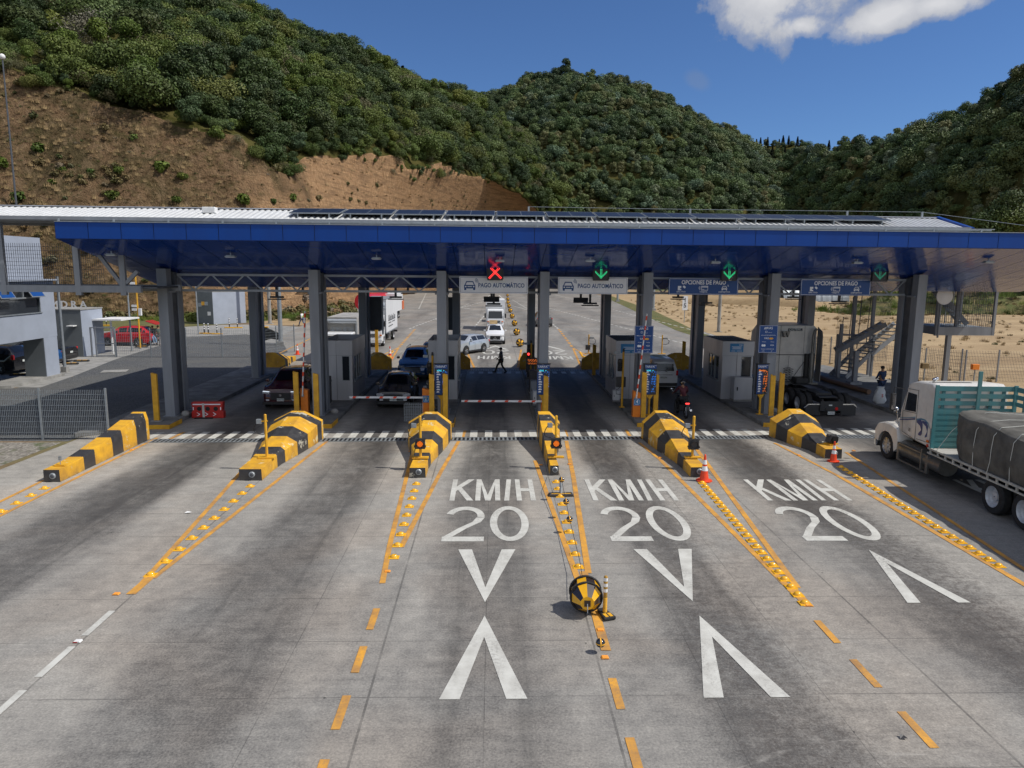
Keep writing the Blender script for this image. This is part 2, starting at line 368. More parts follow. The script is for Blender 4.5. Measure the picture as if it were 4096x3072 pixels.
def f_road(t,p,pos,X,Y):
    # x profile: pale worn joints at the lane borders, darker rubber track down each lane
    xs=mt(t,'ADD',X,mt(t,'MULTIPLY',mt(t,'SUBTRACT',noise(t,scaled(t,pos,(1,.18,1)),.9,3,.5),.5),1.1))
    xf=mt(t,'DIVIDE',mt(t,'ADD',xs,25.0),50.0)
    pr=[(0,.62),((-16.6+25)/50,.62)]
    for xc,wd,dk in ((-11.1,1.7,.30),(-4.95,1.6,.42),(-.15,1.35,.50),(4.3,1.25,.33),(9.3,1.5,.28),(15.8,2.2,.36)):
        for dx,q in ((-wd,.86),(-wd*.5,.44),(0,dk-.04),(wd*.5,.44),(wd,.86)):
            pr.append(((xc+dx+25)/50,q))
    pr=pr[2:]; pr.append((1,.6)); pr.sort(key=lambda a:a[0])
    prof=ramp(t,xf,pr,'EASE')
    # tracks are strongest near the booths and fade to the camera and beyond
    near=ramp(t,mt(t,'DIVIDE',Y,100.0),[(.04,.35),(.14,.6),(.24,1.0),(.31,1.0),(.50,.9),(.62,.35),(.95,.15)])
    big=noise(t,scaled(t,pos,(1,.45,1)),.32,5,.62,.5); fine=noise(t,pos,26,3,.7); med=noise(t,pos,2.4,6,.72); cross=noise(t,scaled(t,pos,(.5,5.5,1)),1.2,6,.72)
    lane=mt(t,'ADD',mt(t,'MULTIPLY',mt(t,'SUBTRACT',prof,.6),mt(t,'MULTIPLY',near,.86)),.505)
    val=mt(t,'ADD',lane,mt(t,'MULTIPLY',mt(t,'SUBTRACT',big,.5),.75))
    val=mt(t,'ADD',val,mt(t,'MULTIPLY',mt(t,'SUBTRACT',med,.5),.62)); val=mt(t,'ADD',val,mt(t,'MULTIPLY',mt(t,'SUBTRACT',cross,.5),.34))
    val=mt(t,'ADD',val,mt(t,'MULTIPLY',mt(t,'SUBTRACT',fine,.5),.8),None,True)
    col=ramp(t,val,[(0.0,(.052,.050,.048)),(.30,(.112,.108,.102)),(.53,(.200,.192,.178)),(.76,(.290,.277,.252)),(1.0,(.40,.382,.350))])
    tl=None
    for xc,wd in ((-10.75,.16),(-10.2,.07),(-4.3,.12),(-5.6,.1),(.45,.14),(-.75,.12),(4.9,.12),(3.75,.10),(9.6,.14),(8.6,.1),(15.2,.2)):
        q_=mt(t,'SUBTRACT',1.0,mt(t,'DIVIDE',mt(t,'ABSOLUTE',mt(t,'SUBTRACT',xs,xc)),wd*2.4),None,True); tl=q_ if tl is None else mt(t,'MAXIMUM',tl,q_)
    tln=ramp(t,noise(t,scaled(t,pos,(3,.12,1)),1.3,5,.65),[(.42,0.0),(.62,1.0)]); col=mix(t,mt(t,'MULTIPLY',mt(t,'MULTIPLY',tl,tln),mt(t,'MULTIPLY',near,.62)),col,(.05,.049,.048))
    # warmer cement tint in places
    wt=noise(t,pos,.22,3,.5,.6); col=mix(t,mt(t,'MULTIPLY',ramp(t,wt,[(.44,0.0),(.62,1.0)]),.45),col,mix(t,1.0,col,(1.10,.99,.90),'MULTIPLY'))
    # dark oily braking stains where cars stop before the gates
    oil=noise(t,scaled(t,pos,(1.2,.55,1)),1.6,7,.78,.6)
    oy=ramp(t,mt(t,'DIVIDE',Y,60.0),[(.12,.0),(.30,.28),(.41,.75),(.475,.95),(.52,.2),(.75,.15),(.80,.6),(.88,.0)])
    ox=ramp(t,xf,sorted([(0,0.0)]+[((c+d+25)/50,q) for c,wd in((-10.6,1.1),(-4.6,1.0),(-.1,.9),(4.3,1.1),(9.7,1.15),(16,1.2)) for d,q in((-wd,0.0),(0,1.0),(wd,0.0))]+[(1,0.0)],key=lambda a:a[0]),'EASE')
    st=mt(t,'MULTIPLY',mt(t,'MULTIPLY',ox,oy),ramp(t,oil,[(.36,0.0),(.60,1.0)])); col=mix(t,mt(t,'MULTIPLY',st,.85),col,(.030,.027,.026))
    # brown dirt film on lanes 4-5 toward the camera
    dx_=ramp(t,xf,sorted([(0,0.0),((2.6+25)/50,0.0),((4.6+25)/50,.8),((6.6+25)/50,.25),((8.2+25)/50,.2),((9.9+25)/50,1.0),((12+25)/50,0.0),(1,0.0)],key=lambda a:a[0]),'EASE')
    dsp=ramp(t,noise(t,pos,7,7,.8),[(.46,0.0),(.58,1.0)]); dy_=ramp(t,mt(t,'DIVIDE',Y,40.0),[(.15,.9),(.5,.8),(.72,.9),(.80,0.0)])
    col=mix(t,mt(t,'MULTIPLY',mt(t,'MULTIPLY',dx_,dy_),mt(t,'MULTIPLY',dsp,.74)),col,(.052,.042,.036))
    # pale scrub marks in curved strokes on the right hand lanes near the camera
    rg=noise(t,scaled(t,pos,(.16,.9,1)),.9,3,.45,1.1); rl=ramp(t,mt(t,'ABSOLUTE',mt(t,'SUBTRACT',rg,.5)),[(.0,1.0),(.013,0.0)])
    mk_=mt(t,'MULTIPLY',rl,ramp(t,mt(t,'DIVIDE',Y,20.0),[(.45,1.0),(.62,0.0)])); mk_=mt(t,'MULTIPLY',mk_,ramp(t,xf,[(.54,0.0),(.58,1.0)])); mk_=mt(t,'MULTIPLY',mk_,ramp(t,noise(t,pos,1.6,5,.7),[(.44,0.0),(.62,.38)]))
    col=mix(t,mk_,col,(.46,.44,.40))
    # sawn joints: thin dark lines
    def line(v,pitch,off,w):
        fr=mt(t,'PINGPONG',mt(t,'ADD',v,off),pitch/2); return mt(t,'LESS_THAN',fr,w)
    jw=mt(t,'ADD',.004,mt(t,'MULTIPLY',noise(t,pos,3.1,3),.010))
    j=line(Y,1.79,-10.8+1.79*50,jw)
    for x0 in (-16.6,-13.4,-10.6,-7.55,-3.57,-1.98,-.11,1.88,3.62,5.44,7.45,9.7,11.75,14.2): 
        j=mt(t,'MAXIMUM',j,mt(t,'COMPARE',X,x0,.008 if x0 not in(-7.55,-1.98,1.88,7.45) else .02))
    jn=ramp(t,noise(t,pos,.9,4),[(.35,.35),(.6,1.0)])
    col=mix(t,mt(t,'MULTIPLY',mt(t,'MULTIPLY',j,jn),.55),col,(.035,.034,.033))
    # small oil drops
    vo=N(t,'ShaderNodeTexVoronoi'); vo.inputs['Scale'].default_value=1.9; L(t,pos,vo.inputs['Vector'])
    dot=mt(t,'MULTIPLY',mt(t,'LESS_THAN',vo.outputs['Distance'],.045),mt(t,'GREATER_THAN',noise(t,pos,.7,2),.53)); col=mix(t,mt(t,'MULTIPLY',dot,.75),col,(.03,.03,.03))
    L(t,col,p.inputs['Base Color']); L(t,ramp(t,val,[(0.0,.62),(1.0,.9)]),p.inputs['Roughness']); p.inputs['Specular IOR Level'].default_value=.35
    tine=N(t,'ShaderNodeTexWave'); tine.bands_direction='Y'; tine.inputs['Scale'].default_value=9; tine.inputs['Distortion'].default_value=.6; L(t,pos,tine.inputs['Vector'])
    bumpn(t,p,mt(t,'ADD',mt(t,'MULTIPLY',tine.outputs['Fac'],.3),fine),.35,.012)
gmat('road_mat',f_road)
sheet('ground',[(-2500,-300),(2500,-300),(2500,3500),(-2500,3500)],-.012,'ground_mat')
Redge=[gp(2414,1184),gp(2539,1230),gp(2770,1314),gp(3006,1383),Vector((24.3,60,0)),Vector((22.6,50,0)),Vector((22.4,20,0)),Vector((24,-5,0))]
Ledge=[Vector((-17.2,-5,0)),Vector((-16.6,28,0)),Vector((-16.7,50,0)),Vector((-16.9,60,0)),gp(1120,1345),gp(1290,1262),gp(1480,1215),gp(1677,1166),gp(1800,1135)]
sheet('road',Ledge+[gp(2200,1135)]+Redge,-.004,'road_mat')
sheet('yard_road',[gp(986,1337),gp(750,1347),gp(464,1436),gp(296,1503),gp(163,1549),Vector((-60,41,0)),Vector((-60,80,0)),gp(420,1325),gp(870,1300),gp(1040,1298),gp(1250,1310),gp(1120,1345),gp(1038,1368),Vector((-17,66,0))],-.007,'concrete')
sheet('gravel_yard',[Vector((-16.75,28.4,0)),Vector((-60,28.4,0)),Vector((-60,41,0)),Vector((-27,41.3,0)),gp(*(1090/3.686,1100+1495/3.686)),gp(270,1503),gp(463,1434),gp(750,1346),gp(986,1337),Vector((-16.75,64,0))],-.0095,'gravel_mat')
sheet('verge_ground',[Vector((-16.9,28.2,0)),Vector((-60,28.2,0)),Vector((-60,10,0)),Vector((-17.3,10,0))],-.0085,'verge_mat')
sheet('dirt_field',Redge[::-1][0:1]+[Vector((260,-5,0)),Vector((260,230,0)),gp(2700,1180),gp(2450,1150)]+Redge,-.0075,'dirt_mat')
sheet('dirt_path',[gp(980,1262),gp(1200,1235),gp(1440,1200),gp(1480,1215),gp(1290,1262),gp(1250,1300),gp(1000,1300)],-.0065,'dirt_mat')
for nm,pl in (('grass_strip',[gp(2700,1320),gp(2920,1392),gp(2960,1380),gp(2800,1330),gp(2620,1245),gp(2490,1200),gp(2440,1182),gp(2414,1186)]),('grass_strip',[gp(-200,1300),gp(420,1322),gp(870,1299),gp(1060,1285),gp(1430,1215),gp(1380,1190),gp(1000,1255),gp(400,1262),gp(-300,1262)])):
    sheet(nm,pl,.002,'grass_mat')
# kerbed toll islands (structure): concrete top, yellow nose
def island(x0,x1,b0,b1,h=.18,cham=None):
    mb=MB(); pts=[(x0,b0),(x1,b0),(x1,b1),(x0,b1)] if not cham else cham
    poly=[(p[0],YY(*p)) for p in pts]; mb.prism(poly,-.01,h,'Z')
    o=mb.build('island_kerb',['concrete_dark'],bevel=.03); o['kind']='structure'
    return o
ISL=[(-17.0,-13.9,0,0),(-8.9,-6.98,31.1,48.5),(-3.45,-1.72,31.2,48.6),(2.0,2.74,31.2,48.4),(6.42,8.15,31.05,48.6),(12.1,14.15,30.95,48.7),(19.6,22.3,30.9,50)]
island(0,0,0,0,cham=[(-16.9,29.6),(-14.65,31.1),(-13.8,31.1),(-13.9,32.9),(-14.0,50.5),(-16.9,50.5)])
for a in ISL[1:]: island(*a)
# yellow painted kerb noses
for x0,x1,b in ((-14.62,-13.78,31.085),(-7.9,-6.96,31.085),(-2.9,-1.70,31.185),(6.40,7.3,31.035),(12.08,13.0,30.935)):
    o=MB().box(x0,x1,b,b+.02,.0,.187,0,True).box(x1,x1+.014,b,b+1.3,.0,.187,0,True).build('kerb_paint','yellow_paint'); o['kind']='structure'
# drain grates and crosswalks
def drain(x0,x1,b0,b1,name='drain_channel'):
    mb=MB(); mb.box(x0,x1,b0,b1,-.003,.002,0,True)
    n=int((x1-x0)/.17)
    for i in range(n): mb.box(x0+.05+i*.17,x0+.125+i*.17,b0+.05,b1-.05,.002,.012,1,True)
    mb.box(x0,x1,b0,b0+.045,.002,.014,1,True); mb.box(x0,x1,b1-.045,b1,.002,.014,1,True)
    o=mb.build(name,['black','galv']); o['kind']='structure'
drain(-14.6,20,28.62,29.2); drain(-13.8,20,49.35,49.8)
def strip(name,quads,m,z=.004):
    mb=MB()
    for i,q in enumerate(quads): mb.add([(p[0],p[1],z+.0005*(i%7)) for p in q],[tuple(range(len(q)))])
    o=mb.build(name,m); o['kind']='structure'; return o
qs=[];qs2=[]
x=-14.0
while x<19.5:
    for b0,b1,qq in ((29.28,30.53,qs),(47.9,48.85,qs2)):
        qq.append([(x,YY(x,b0)),(x+.31,YY(x,b0)),(x+.31,YY(x,b1)),(x,YY(x,b1))])
    x+=.622
strip('crosswalk_stripes',qs,'marking_white'); strip('crosswalk_stripes',[q for q in qs2 if -6.9<q[0][0]<-3.7 or -1.6<q[0][0]<1.6 or 2.9<q[0][0]<6 or 8.3<q[0][0]<11.6],'marking_white')
def ln(a,b,w=.13):
    a,b=Vector((a[0],a[1])),Vector((b[0],b[1])); d=(b-a).normalized(); n=Vector((-d.y,d.x))*w/2
    return [a-n,b-n,b+n,a+n]
# yellow lane edge lines converging in front of every island
Y1=[ln((-13.55,29),(-13.6,10)),ln((-14.45,23),(-14.1,10),.13),
    ln((-6.6,28.5),(-7.5,15.4)),ln((-8.55,24.6),(-7.62,15.1)),ln((-7.58,15.6),(-7.6,14.6),.2),
    ln((-1.35,28.5),(-1.75,24),.14),ln((-1.75,24),(-2.25,17.2),.14),ln((-3.0,26.6),(-2.55,17.3)),ln((-2.55,17.3),(-2.4,15.1)),
    ln((3.0,28.6),(2.72,23.5),.15),ln((2.72,23.5),(2.2,15.6),.15),ln((1.55,25.5),(1.95,14.4),.14),ln((2.1,15.7),(2.08,12.2),.18),
    ln((5.9,28.3),(6.15,25.6)),ln((6.15,25.6),(6.5,14.4),.15),ln((8.0,27.8),(6.68,14.8),.15),ln((6.55,15),(6.55,13.9),.2),
    ln((11.4,28.3),(11.75,23.5)),ln((11.75,23.5),(11.85,12),.16),ln((13.6,26.8),(12.3,14.5))]
for x in (-12.95,-6.45,-1.22,3.1,5.75,11.1): Y1.append(ln((x,YY(x,29.28)),(x+.05,YY(x,30.5))))
for xa,ys in ((-2.33,(13.9,12.4,10.85,9.3,7.8)),(2.04,(11.3,9.72,8.3)),(6.44,(13.3,11.85,10.3,8.85,7.5))):
    for y in ys: Y1.append(ln((xa,y),(xa,y-.88),.14))
strip('yellow_lane_line',Y1,'marking_yellow')
strip('white_lane_line',[ln((-7.6,y),(-7.6,y-1.0),.13) for y in (13.85,12.45,11.06)],'marking_white')
# far side markings
FY=[]
def dash(a,b,n,fr,w,lst):
    a,b=Vector((a[0],a[1])),Vector((b[0],b[1]))
    for i in range(n):
        lst.append(ln(a.lerp(b,i/n),a.lerp(b,(i+fr)/n),w))
FW=[]
dash(gp(2205,1292),gp(2235,1317),4,.6,.2,FW); dash(gp(2235,1317),gp(2292,1392),8,.6,.25,FY)
dash((7.2,160),(18.5,68),46,.6,.2,FW); dash((18,210),(24.2,74),50,.6,.2,FW)
dash(gp(2040,1220),gp(2110,1240),12,.6,.25,FW); dash(gp(1995,1180),gp(2040,1220),4,1.02,.25,FW)
dash(gp(1880,1235),gp(1855,1232),1,1,.3,FW)
dash((-5.0,150),(-8.0,100),22,.6,.2,FW); dash((-8.0,104),(-9.8,84),10,.6,.2,FW); dash((-9.0,84),(-8.3,64),12,.62,.25,FY)
dash((-19.7,216),(-13,128),40,.6,.22,FW); dash(gp(1960,1200),gp(1830,1235),14,.6,.22,FW); dash(gp(1935,1265),gp(1895,1312),7,.6,.22,FW)
dash((-2.37,172),(-.4,210),10,1.0,.25,FW); dash((4.6,172),(6.3,130),16,.6,.2,FW)
FY+= [ln((-8.3,64),(-7.4,50.5),.16),ln((-8.3,64),(-9.6,50.5),.16),ln(gp(1872,1417),gp(1898,1473),.16),ln(gp(2292,1392),gp(2325,1470),.16),ln(gp(2292,1392),gp(2345,1420),.14),ln(gp(2072,1470),gp(2085,1398),.16),ln(gp(2640,1445),gp(2560,1398),.16),ln(gp(1020,1460),gp(1262,1345),.16)]
strip('far_white_lane_line',FW,'marking_white'); strip('far_yellow_lane_line',FY,'marking_yellow')
# painted letters: KM/H 20 and chevrons, built as strokes
def stroke(pts,w):
    out=[]
    for a,b in zip(pts,pts[1:]): out.append(ln(a,b,w))
    return out
def ring_arc(cx,cy,rx,ry,a0,a1,w,n=28):
    q=[]
    for i in range(n):
        t0=R(a0+(a1-a0)*i/n); t1=R(a0+(a1-a0)*(i+1)/n)
        f=lambda t,s:(cx+(rx+s*w)*math.cos(t),cy+(ry+s*w*1.5)*math.sin(t))
        q.append([f(t0,-.5),f(t1,-.5),f(t1,.5),f(t0,.5)])
    return q
def par(x0,x1,y0,y1,w): return [(x0,y0),(x0+w,y0),(x1+w,y1),(x1,y1)]
def kmh(xc,y0,y1,flip=1,w=.155,sx=1.0):
    h=y1-y0; q=[]
    def A(pts): q.append([(xc+flip*sx*a,(y0+b*h) if flip>0 else (y1-b*h)) for a,b in pts])
    K0=-1.22
    A([(K0,0),(K0+w,0),(K0+w,1),(K0,1)])
    A([(K0+w,.42),(K0+w,.64),(K0+.50,1),(K0+.70,1)]); A([(K0+w+.02,.54),(K0+w+.13,.64),(K0+.72,0),(K0+.52,0)])
    m0=-.45
    A([(m0,0),(m0+w,0),(m0+w,1),(m0,1)]); A([(m0+.6,0),(m0+.6+w,0),(m0+.6+w,1),(m0+.6,1)])
    A([(m0+w,1),(m0+w,.72),(m0+.30,0),(m0+.375,0),(m0+.375,.24)]); A([(m0+.6,1),(m0+.6,.72),(m0+.46,0),(m0+.375,0),(m0+.375,.24)])
    A([(.42,0),(.57,0),(.68,1),(.53,1)])
    A([(.80,0),(.80+w,0),(.80+w,1),(.80,1)]); A([(1.22,0),(1.22+w,0),(1.22+w,1),(1.22,1)]); A([(.80+w,.42),(1.22,.42),(1.22,.56),(.80+w,.56)])
    return q
def twenty(xc,y0,y1,flip=1):
    q=[]; h=y1-y0; w=.2
    def T(qq): return [[(xc+flip*a,(y0+b) if flip>0 else (y1-b)) for a,b in p] for p in qq]
    # 2
    q+=T(ring_arc(-.62,h-.86,.44,.66,-8,168,w)); q+=T([[(-1.16,0),(-.08,0),(-.08,.33),(-1.16,.33)]])
    pts=[(-.19,h-.98),(-.30,h-1.35),(-.66,h*.34),(-1.02,.32)]
    q+=T([[(a[0]-.11,a[1]),(b[0]-.11,b[1]),(b[0]+.12,b[1]),(a[0]+.12,a[1])] for a,b in zip(pts,pts[1:])])
    q+=T(ring_arc(.60,h/2,.43,h/2-.16,0,360,w,40))
    return q
MK=[]
for xc in (-.06,4.26,9.55,16.6): MK+=kmh(xc,20.88,23.1)
for xc in (-.13,4.22,9.25): MK+=twenty(xc,17.58,20.36)
def poly(*p): return list(p)
for a,b,c in ((-.83,.58,-.14),(3.5,4.96,4.2)):
    MK+= [poly((a,17.04),(a+.34,17.04),(c+.02,14.75),(c,14.16)),poly((b,17.04),(b-.34,17.04),(c-.02,14.75),(c,14.16))]
for ap,l0,l1,r0,r1,yt,yb in ((-.14,-.84,-.51,.24,.58,13.57,10.72),(4.16,3.43,3.76,4.53,4.85,13.53,10.71),(9.38,8.69,8.97,9.77,10.04,16.96,14.05)):
    MK+= [poly((l0,yb),(l1,yb),(ap,yt-.85),(ap,yt)),poly((r1,yb),(r0,yb),(ap,yt-.85),(ap,yt))]
FM=kmh(.19,55.9,58.0,-1)+twenty(.25,59.2,62.3,-1)+[poly((.25,66.2),(.25,65.2),(-.55,62.9),(-.85,62.9)),poly((.25,66.2),(.25,65.2),(1.05,62.9),(1.35,62.9))]
FM+=kmh(5.1,55.9,58.0,-1)+twenty(5.1,59.2,62.3,-1)+[poly((5.1,66.2),(5.1,65.2),(4.3,62.9),(4.0,62.9)),poly((5.1,66.2),(5.1,65.2),(5.9,62.9),(6.2,62.9))]
# every marking polygon gets its own height so no two faces share a plane
def mk(name,polys):
    mb=MB()
    for i,q in enumerate(polys): mb.add([(p[0],p[1],.004+.0004*(i%6)) for p in q],[tuple(range(len(q)))])
    o=mb.build(name,'marking_white'); o['kind']='structure'
mk('speed_limit_marking',MK); mk('far_speed_limit_marking',FM)
# ================= TOLL CANOPY (one thing with its parts)
can=thing('toll_canopy','long toll canopy with blue panel fascia, glossy blue underside and white corrugated roof','canopy',(3,39,0))
def cpart(mb,name,mats,**k):
    mb.xf(Matrix.Translation((-3,-39,0))); return mb.build(name,mats,can,**k)
FX0,FX1=-16.45,27.5; FB=28.8
# fascia: folded ACM panels with open joints
mb=MB(); x=FX0; i=0
while x<FX1-.1:
    w=1.20 if x<0 else 1.262
    for (b,z0,z1) in ((FB,7.86,8.47),):
        mb.add([(x+.012,YY(x,b),z0),(x+w-.012,YY(x+w,b),z0),(x+w-.012,YY(x+w,b),z1),(x+.012,YY(x,b),z1)],[(0,1,2,3)])
    x+=w
XE=x
mb.add([(FX0,YY(FX0,FB),7.86),(FX0,YY(FX0,FB),8.47),(FX0,YY(FX0,FB+.9),8.47),(FX0,YY(FX0,FB+.9),7.70)],[(0,1,2,3)])
cpart(mb,'fascia',['fascia_blue'])
mb=MB(); mb.box(FX0+.01,XE,FB+.02,FB+.1,7.84,8.46,0,True); cpart(mb,'fascia_backing',['fascia_seam'])
mb=MB(); mb.box(FX0,XE,FB-.03,FB+.35,8.475,8.50,0,True); 
for k in range(22): mb.box(FX0+k*2.02,FX0+k*2.02+.05,FB+.2,FB+.26,8.5,8.62,1,True)
mb.box(-10,20.5,FB+.21,FB+.25,8.60,8.635,1,True); mb.box(-10,20.5,FB+.4,FB+.44,8.56,8.6,1,True)
cpart(mb,'parapet_rail',['galv','galv'])
# soffit: two inclined glossy planes meeting low in the middle
mb=MB(); n=36; SM=37.3; zf,zm=7.85,5.89
def sofz(b): return zf+(zm-zf)*(b-FB)/(SM-FB) if b<SM else zm+(zf-zm)*(b-SM)/(SM-FB)
pan=MB(); seam=MB()
for i in range(n):
    xa=FX0+(XE-FX0)*i/n; xb=FX0+(XE-FX0)*(i+1)/n
    for ba,bb in ((FB+.03,SM),(SM,49.5)):
        pan.add([(xa+.012,YY(xa,ba),sofz(ba)),(xb-.012,YY(xb,ba),sofz(ba)),(xb-.012,YY(xb,bb),sofz(bb)),(xa+.012,YY(xa,bb),sofz(bb))],[(0,1,2,3)])
nz=P(M['soffit_blue']); t=M['soffit_blue'].node_tree; g=N(t,'ShaderNodeNewGeometry'); bn=N(t,'ShaderNodeBump'); bn.inputs['Strength'].default_value=.06; bn.inputs['Distance'].default_value=.3
L(t,noise(t,g.outputs['Position'],.9,2,.5,.7),bn.inputs['Height']); L(t,bn.outputs[0],nz.inputs['Normal']); L(t,bn.outputs[0],nz.inputs['Coat Normal'])
cpart(pan,'soffit',['soffit_blue'])
top=MB()
for ba,bb in ((FB+.1,SM),(SM,49.5)):
    top.add([(FX0,YY(FX0,ba),sofz(ba)+.03),(XE,YY(XE,ba),sofz(ba)+.03),(XE,YY(XE,bb),sofz(bb)+.03),(FX0,YY(FX0,bb),sofz(bb)+.03)],[(0,1,2,3)])
for xe in (FX0+.01,XE-.01):
    top.add([(xe,YY(xe,FB+.1),7.88),(xe,YY(xe,SM),5.9),(xe,YY(xe,49.4),7.88),(xe,YY(xe,49.4),8.4),(xe,YY(xe,FB+.1),8.4)],[(0,1,2,3,4)])
top.box(FX0,XE,49.42,49.5,7.9,8.5,0,True)
cpart(top,'soffit_backing',['fascia_seam'])
# corrugated roof, ridge close to the front, long fall to the back
def corr(x0,x1,b0,z0,b1,z1,pitch=.25,amp=.045,up=False):
    mb=MB(); pts=[]; x=x0
    while x<x1: pts+= [(x,0),(x+pitch*.35,0),(x+pitch*.5,amp),(x+pitch*.85,amp)]; x+=pitch
    o=[]
    for px,pz in pts: o.append((px,YY(px,b0),z0+pz)); o.append((px,YY(px,b1),z1+pz))
    fs=[(2*i,2*i+2,2*i+3,2*i+1) for i in range(len(pts)-1)]
    mb.add(o,fs); return mb
RX0,RX1=-34,20.6
mb=corr(RX0,RX1,30.9,8.74,33.3,9.34); m2=corr(FX0,RX1,33.3,9.34,49.6,8.8,.5); m3=corr(RX0,FX0-.05,33.3,9.34,35.2,8.8,.5); cpart(m3,'left_rear_roof_sheeting',['white_roof']); 
cpart(mb,'roof_sheeting',['white_roof'],smooth=20); cpart(m2,'rear_roof_sheeting',['white_roof'])
mb=MB(); mb.box(RX0,RX1,30.72,30.88,8.62,8.76,0,True); mb.box(RX0,RX1,30.66,30.72,8.66,8.80,0,True)
mb.box(FX0,RX1,29.3,30.7,8.42,8.46,0,True); cpart(mb,'gutter',['steel_grey'])
mb=MB(); mb.prism([(33.12,9.37),(33.3,9.42),(33.48,9.37)],RX0,RX1,'X')
mb.v=[(v[0],v[1]+K*v[0],v[2]) for v in mb.v]; cpart(mb,'ridge_cap',['steel_grey'])
mb=MB()
for (b0,z0,b1,z1) in ((30.7,8.72,33.3,9.38),(33.3,9.38,40,9.2)):
    mb.bar((RX1+.08,YY(RX1,b0),z0),(RX1+.08,YY(RX1,b1),z1),.16,.14)
cpart(mb,'gable_trim',['fascia_blue'])
# ridge lifeline
mb=MB()
for x in (1.6,9,16.4,20): mb.box(x-.04,x+.04,33.4,33.46,9.34,9.66,0,True)
mb.tube([(1.6,YY(1.6,33.43),9.65),(9,YY(9,33.43),9.63),(16.4,YY(16.4,33.43),9.65),(20,YY(20,33.43),9.65),(27,YY(27,34.5),9.05)],.012,4)
cpart(mb,'roof_lifeline',['galv'])
# front trusses between columns
CX=[-14.53,-7.98,-2.32,2.35,7.1,13.08,20.1]
for a,b_ in zip(CX,CX[1:]):
    mb=MB(); a2,b2=a+.22,b_-.22; B0=34.0
    for z in (5.80,6.50): mb.box(a2,b2,B0-.05,B0+.05,z-.05,z+.05,0,True)
    nn=max(2,round((b2-a2)/1.55)); w=(b2-a2)/nn
    for i in range(nn):
        xa=a2+i*w; xm=xa+w/2
        mb.bar((xa+.08,YY(xa,B0),6.47),(xm-.03,YY(xm,B0),5.83),.06); mb.bar((xm+.03,YY(xm,B0),5.83),(xa+w-.08,YY(xa+w,B0),6.47),.06)
    cpart(mb,'truss',['steel_light'])
# columns: laced twin box, dark recessed web
cols=[]
for i,(x,xb) in enumerate(zip(CX,[-14.56,-7.98,-2.28,2.41,7.15,13.1,20.2])):
    for (xx,b0,front) in ((x,33.0,1),(xb,44.9,0)):
        mb=MB(); h=.21; zt=sofz(b0+.2)-.01; zt2=sofz(b0+1.5)-.01
        y=YY(xx,b0)
        def colbox(y0,y1,zz,hw,mi,z0=.17):
            mb.box(xx-hw,xx+hw,y0,y1,z0,zz,mi)
        colbox(y,y+.5,sofz(b0+.5)-.005 if front else sofz(b0)-.01,h,0); colbox(y+.5,y+1.15,(sofz(b0+1.15) if front else sofz(b0+.5))-.01,h-.07,1); colbox(y+1.15,y+1.6,(sofz(b0+1.6) if front else sofz(b0+1.15))-.01,h,0)
        mb.box(xx-h-.09,xx+h+.09,y+.15,y+.75,5.70,5.78,0); mb.box(xx-h-.06,xx+h+.06,y+.7,y+.95,5.78,6.62,1)
        mb.box(xx-h-.1,xx+h+.1,y-.08,y+1.68,.16,.19,0)
        cpart(mb,'column',['steel_grey','steel_dark'])
# solar panels: things on the roof
def slope_z(b): return 8.74+(b-30.9)*(.60/2.4)
i=0; x=-8.55
proto=None
while x<16.6:
    cx=x+1.07
    if proto is None:
        proto=thing('solar_panel','dark solar panel in the row along the roof ridge','solar panel',(cx,YY(cx,32.3),slope_z(32.3)+.15),0,'solar panels along the canopy roof')
        ang=math.atan(.60/2.4)*.75
        rm=Matrix.Rotation(ang,4,'X')
        mb=MB(); mb.box(-1.03,-.01,-.82,.82,0,.03); mb.box(.01,1.03,-.82,.82,0,.03); mb.xf(rm); mb.build('cells','solar',proto)
        mb=MB()
        for s in (-1.045,1.03,-.005): mb.box(s,s+.014,-.83,.83,-.01,.034)
        mb.box(-1.04,1.04,-.845,-.82,-.012,.036); mb.box(-1.04,1.04,.82,.845,-.012,.036)
        for s in (-.7,.6): mb.box(s,s+.05,-.9,.7,-.12,-.02); mb.box(s,s+.05,-.88,-.84,-.2,.02)
        mb.xf(rm); mb.build('frame','galv',proto)
        pos=[('leftmost of the','first')]
    else:
        dup(proto,(cx,YY(cx,32.3),slope_z(32.3)+.15))
    x+=2.17
# ---- lamps under the soffit (seen as small white fittings)
def lamp_under(px,py):
    d=ray(px,py); best=None
    # intersect with front soffit plane
    # z = zf+(zm-zf)*(b-FB)/(SM-FB); b=Y-K X
    k=(zm-zf)/(SM-FB); t=(zf-k*FB-CH)/(d.z-k*(d.y-K*d.x))
    return Vector((d.x*t,d.y*t,CH+d.z*t))
lp=None
for px,py,lb in ((445,1015,'flat white light fitting under the left end of the blue soffit'),(922,1022,'white light fitting under the soffit between the two leftmost columns'),(1506,1030,'white light fitting under the soffit left of the red cross signal'),(2000,1040,'white light fitting under the soffit beside the red cross signal'),(2361,1040,'white light fitting under the soffit above the second automatic payment sign'),(2862,1046,'white light fitting under the soffit left of the second green arrow'),(3430,1048,'white light fitting above the rightmost payment options sign'),(3955,1045,'white light fitting under the bare right end of the soffit')):
    p=lamp_under(px,py-10)
    if lp is None:
        lp=thing('ceiling_light',lb,'lamp',p-Vector((0,0,.0)),0,'light fittings under the canopy')
        MB().box(-.02,.02,-.02,.02,-.12,.06).build('stem','galv',lp); MB().box(-.2,.2,-.13,.13,-.17,-.12).box(-.16,.16,-.1,.1,-.12,-.09).build('housing','galv',lp); MB().box(-.17,.17,-.11,.11,-.185,-.17).build('diffuser','white_paint',lp)
    else: dup(lp,p,None,lb)
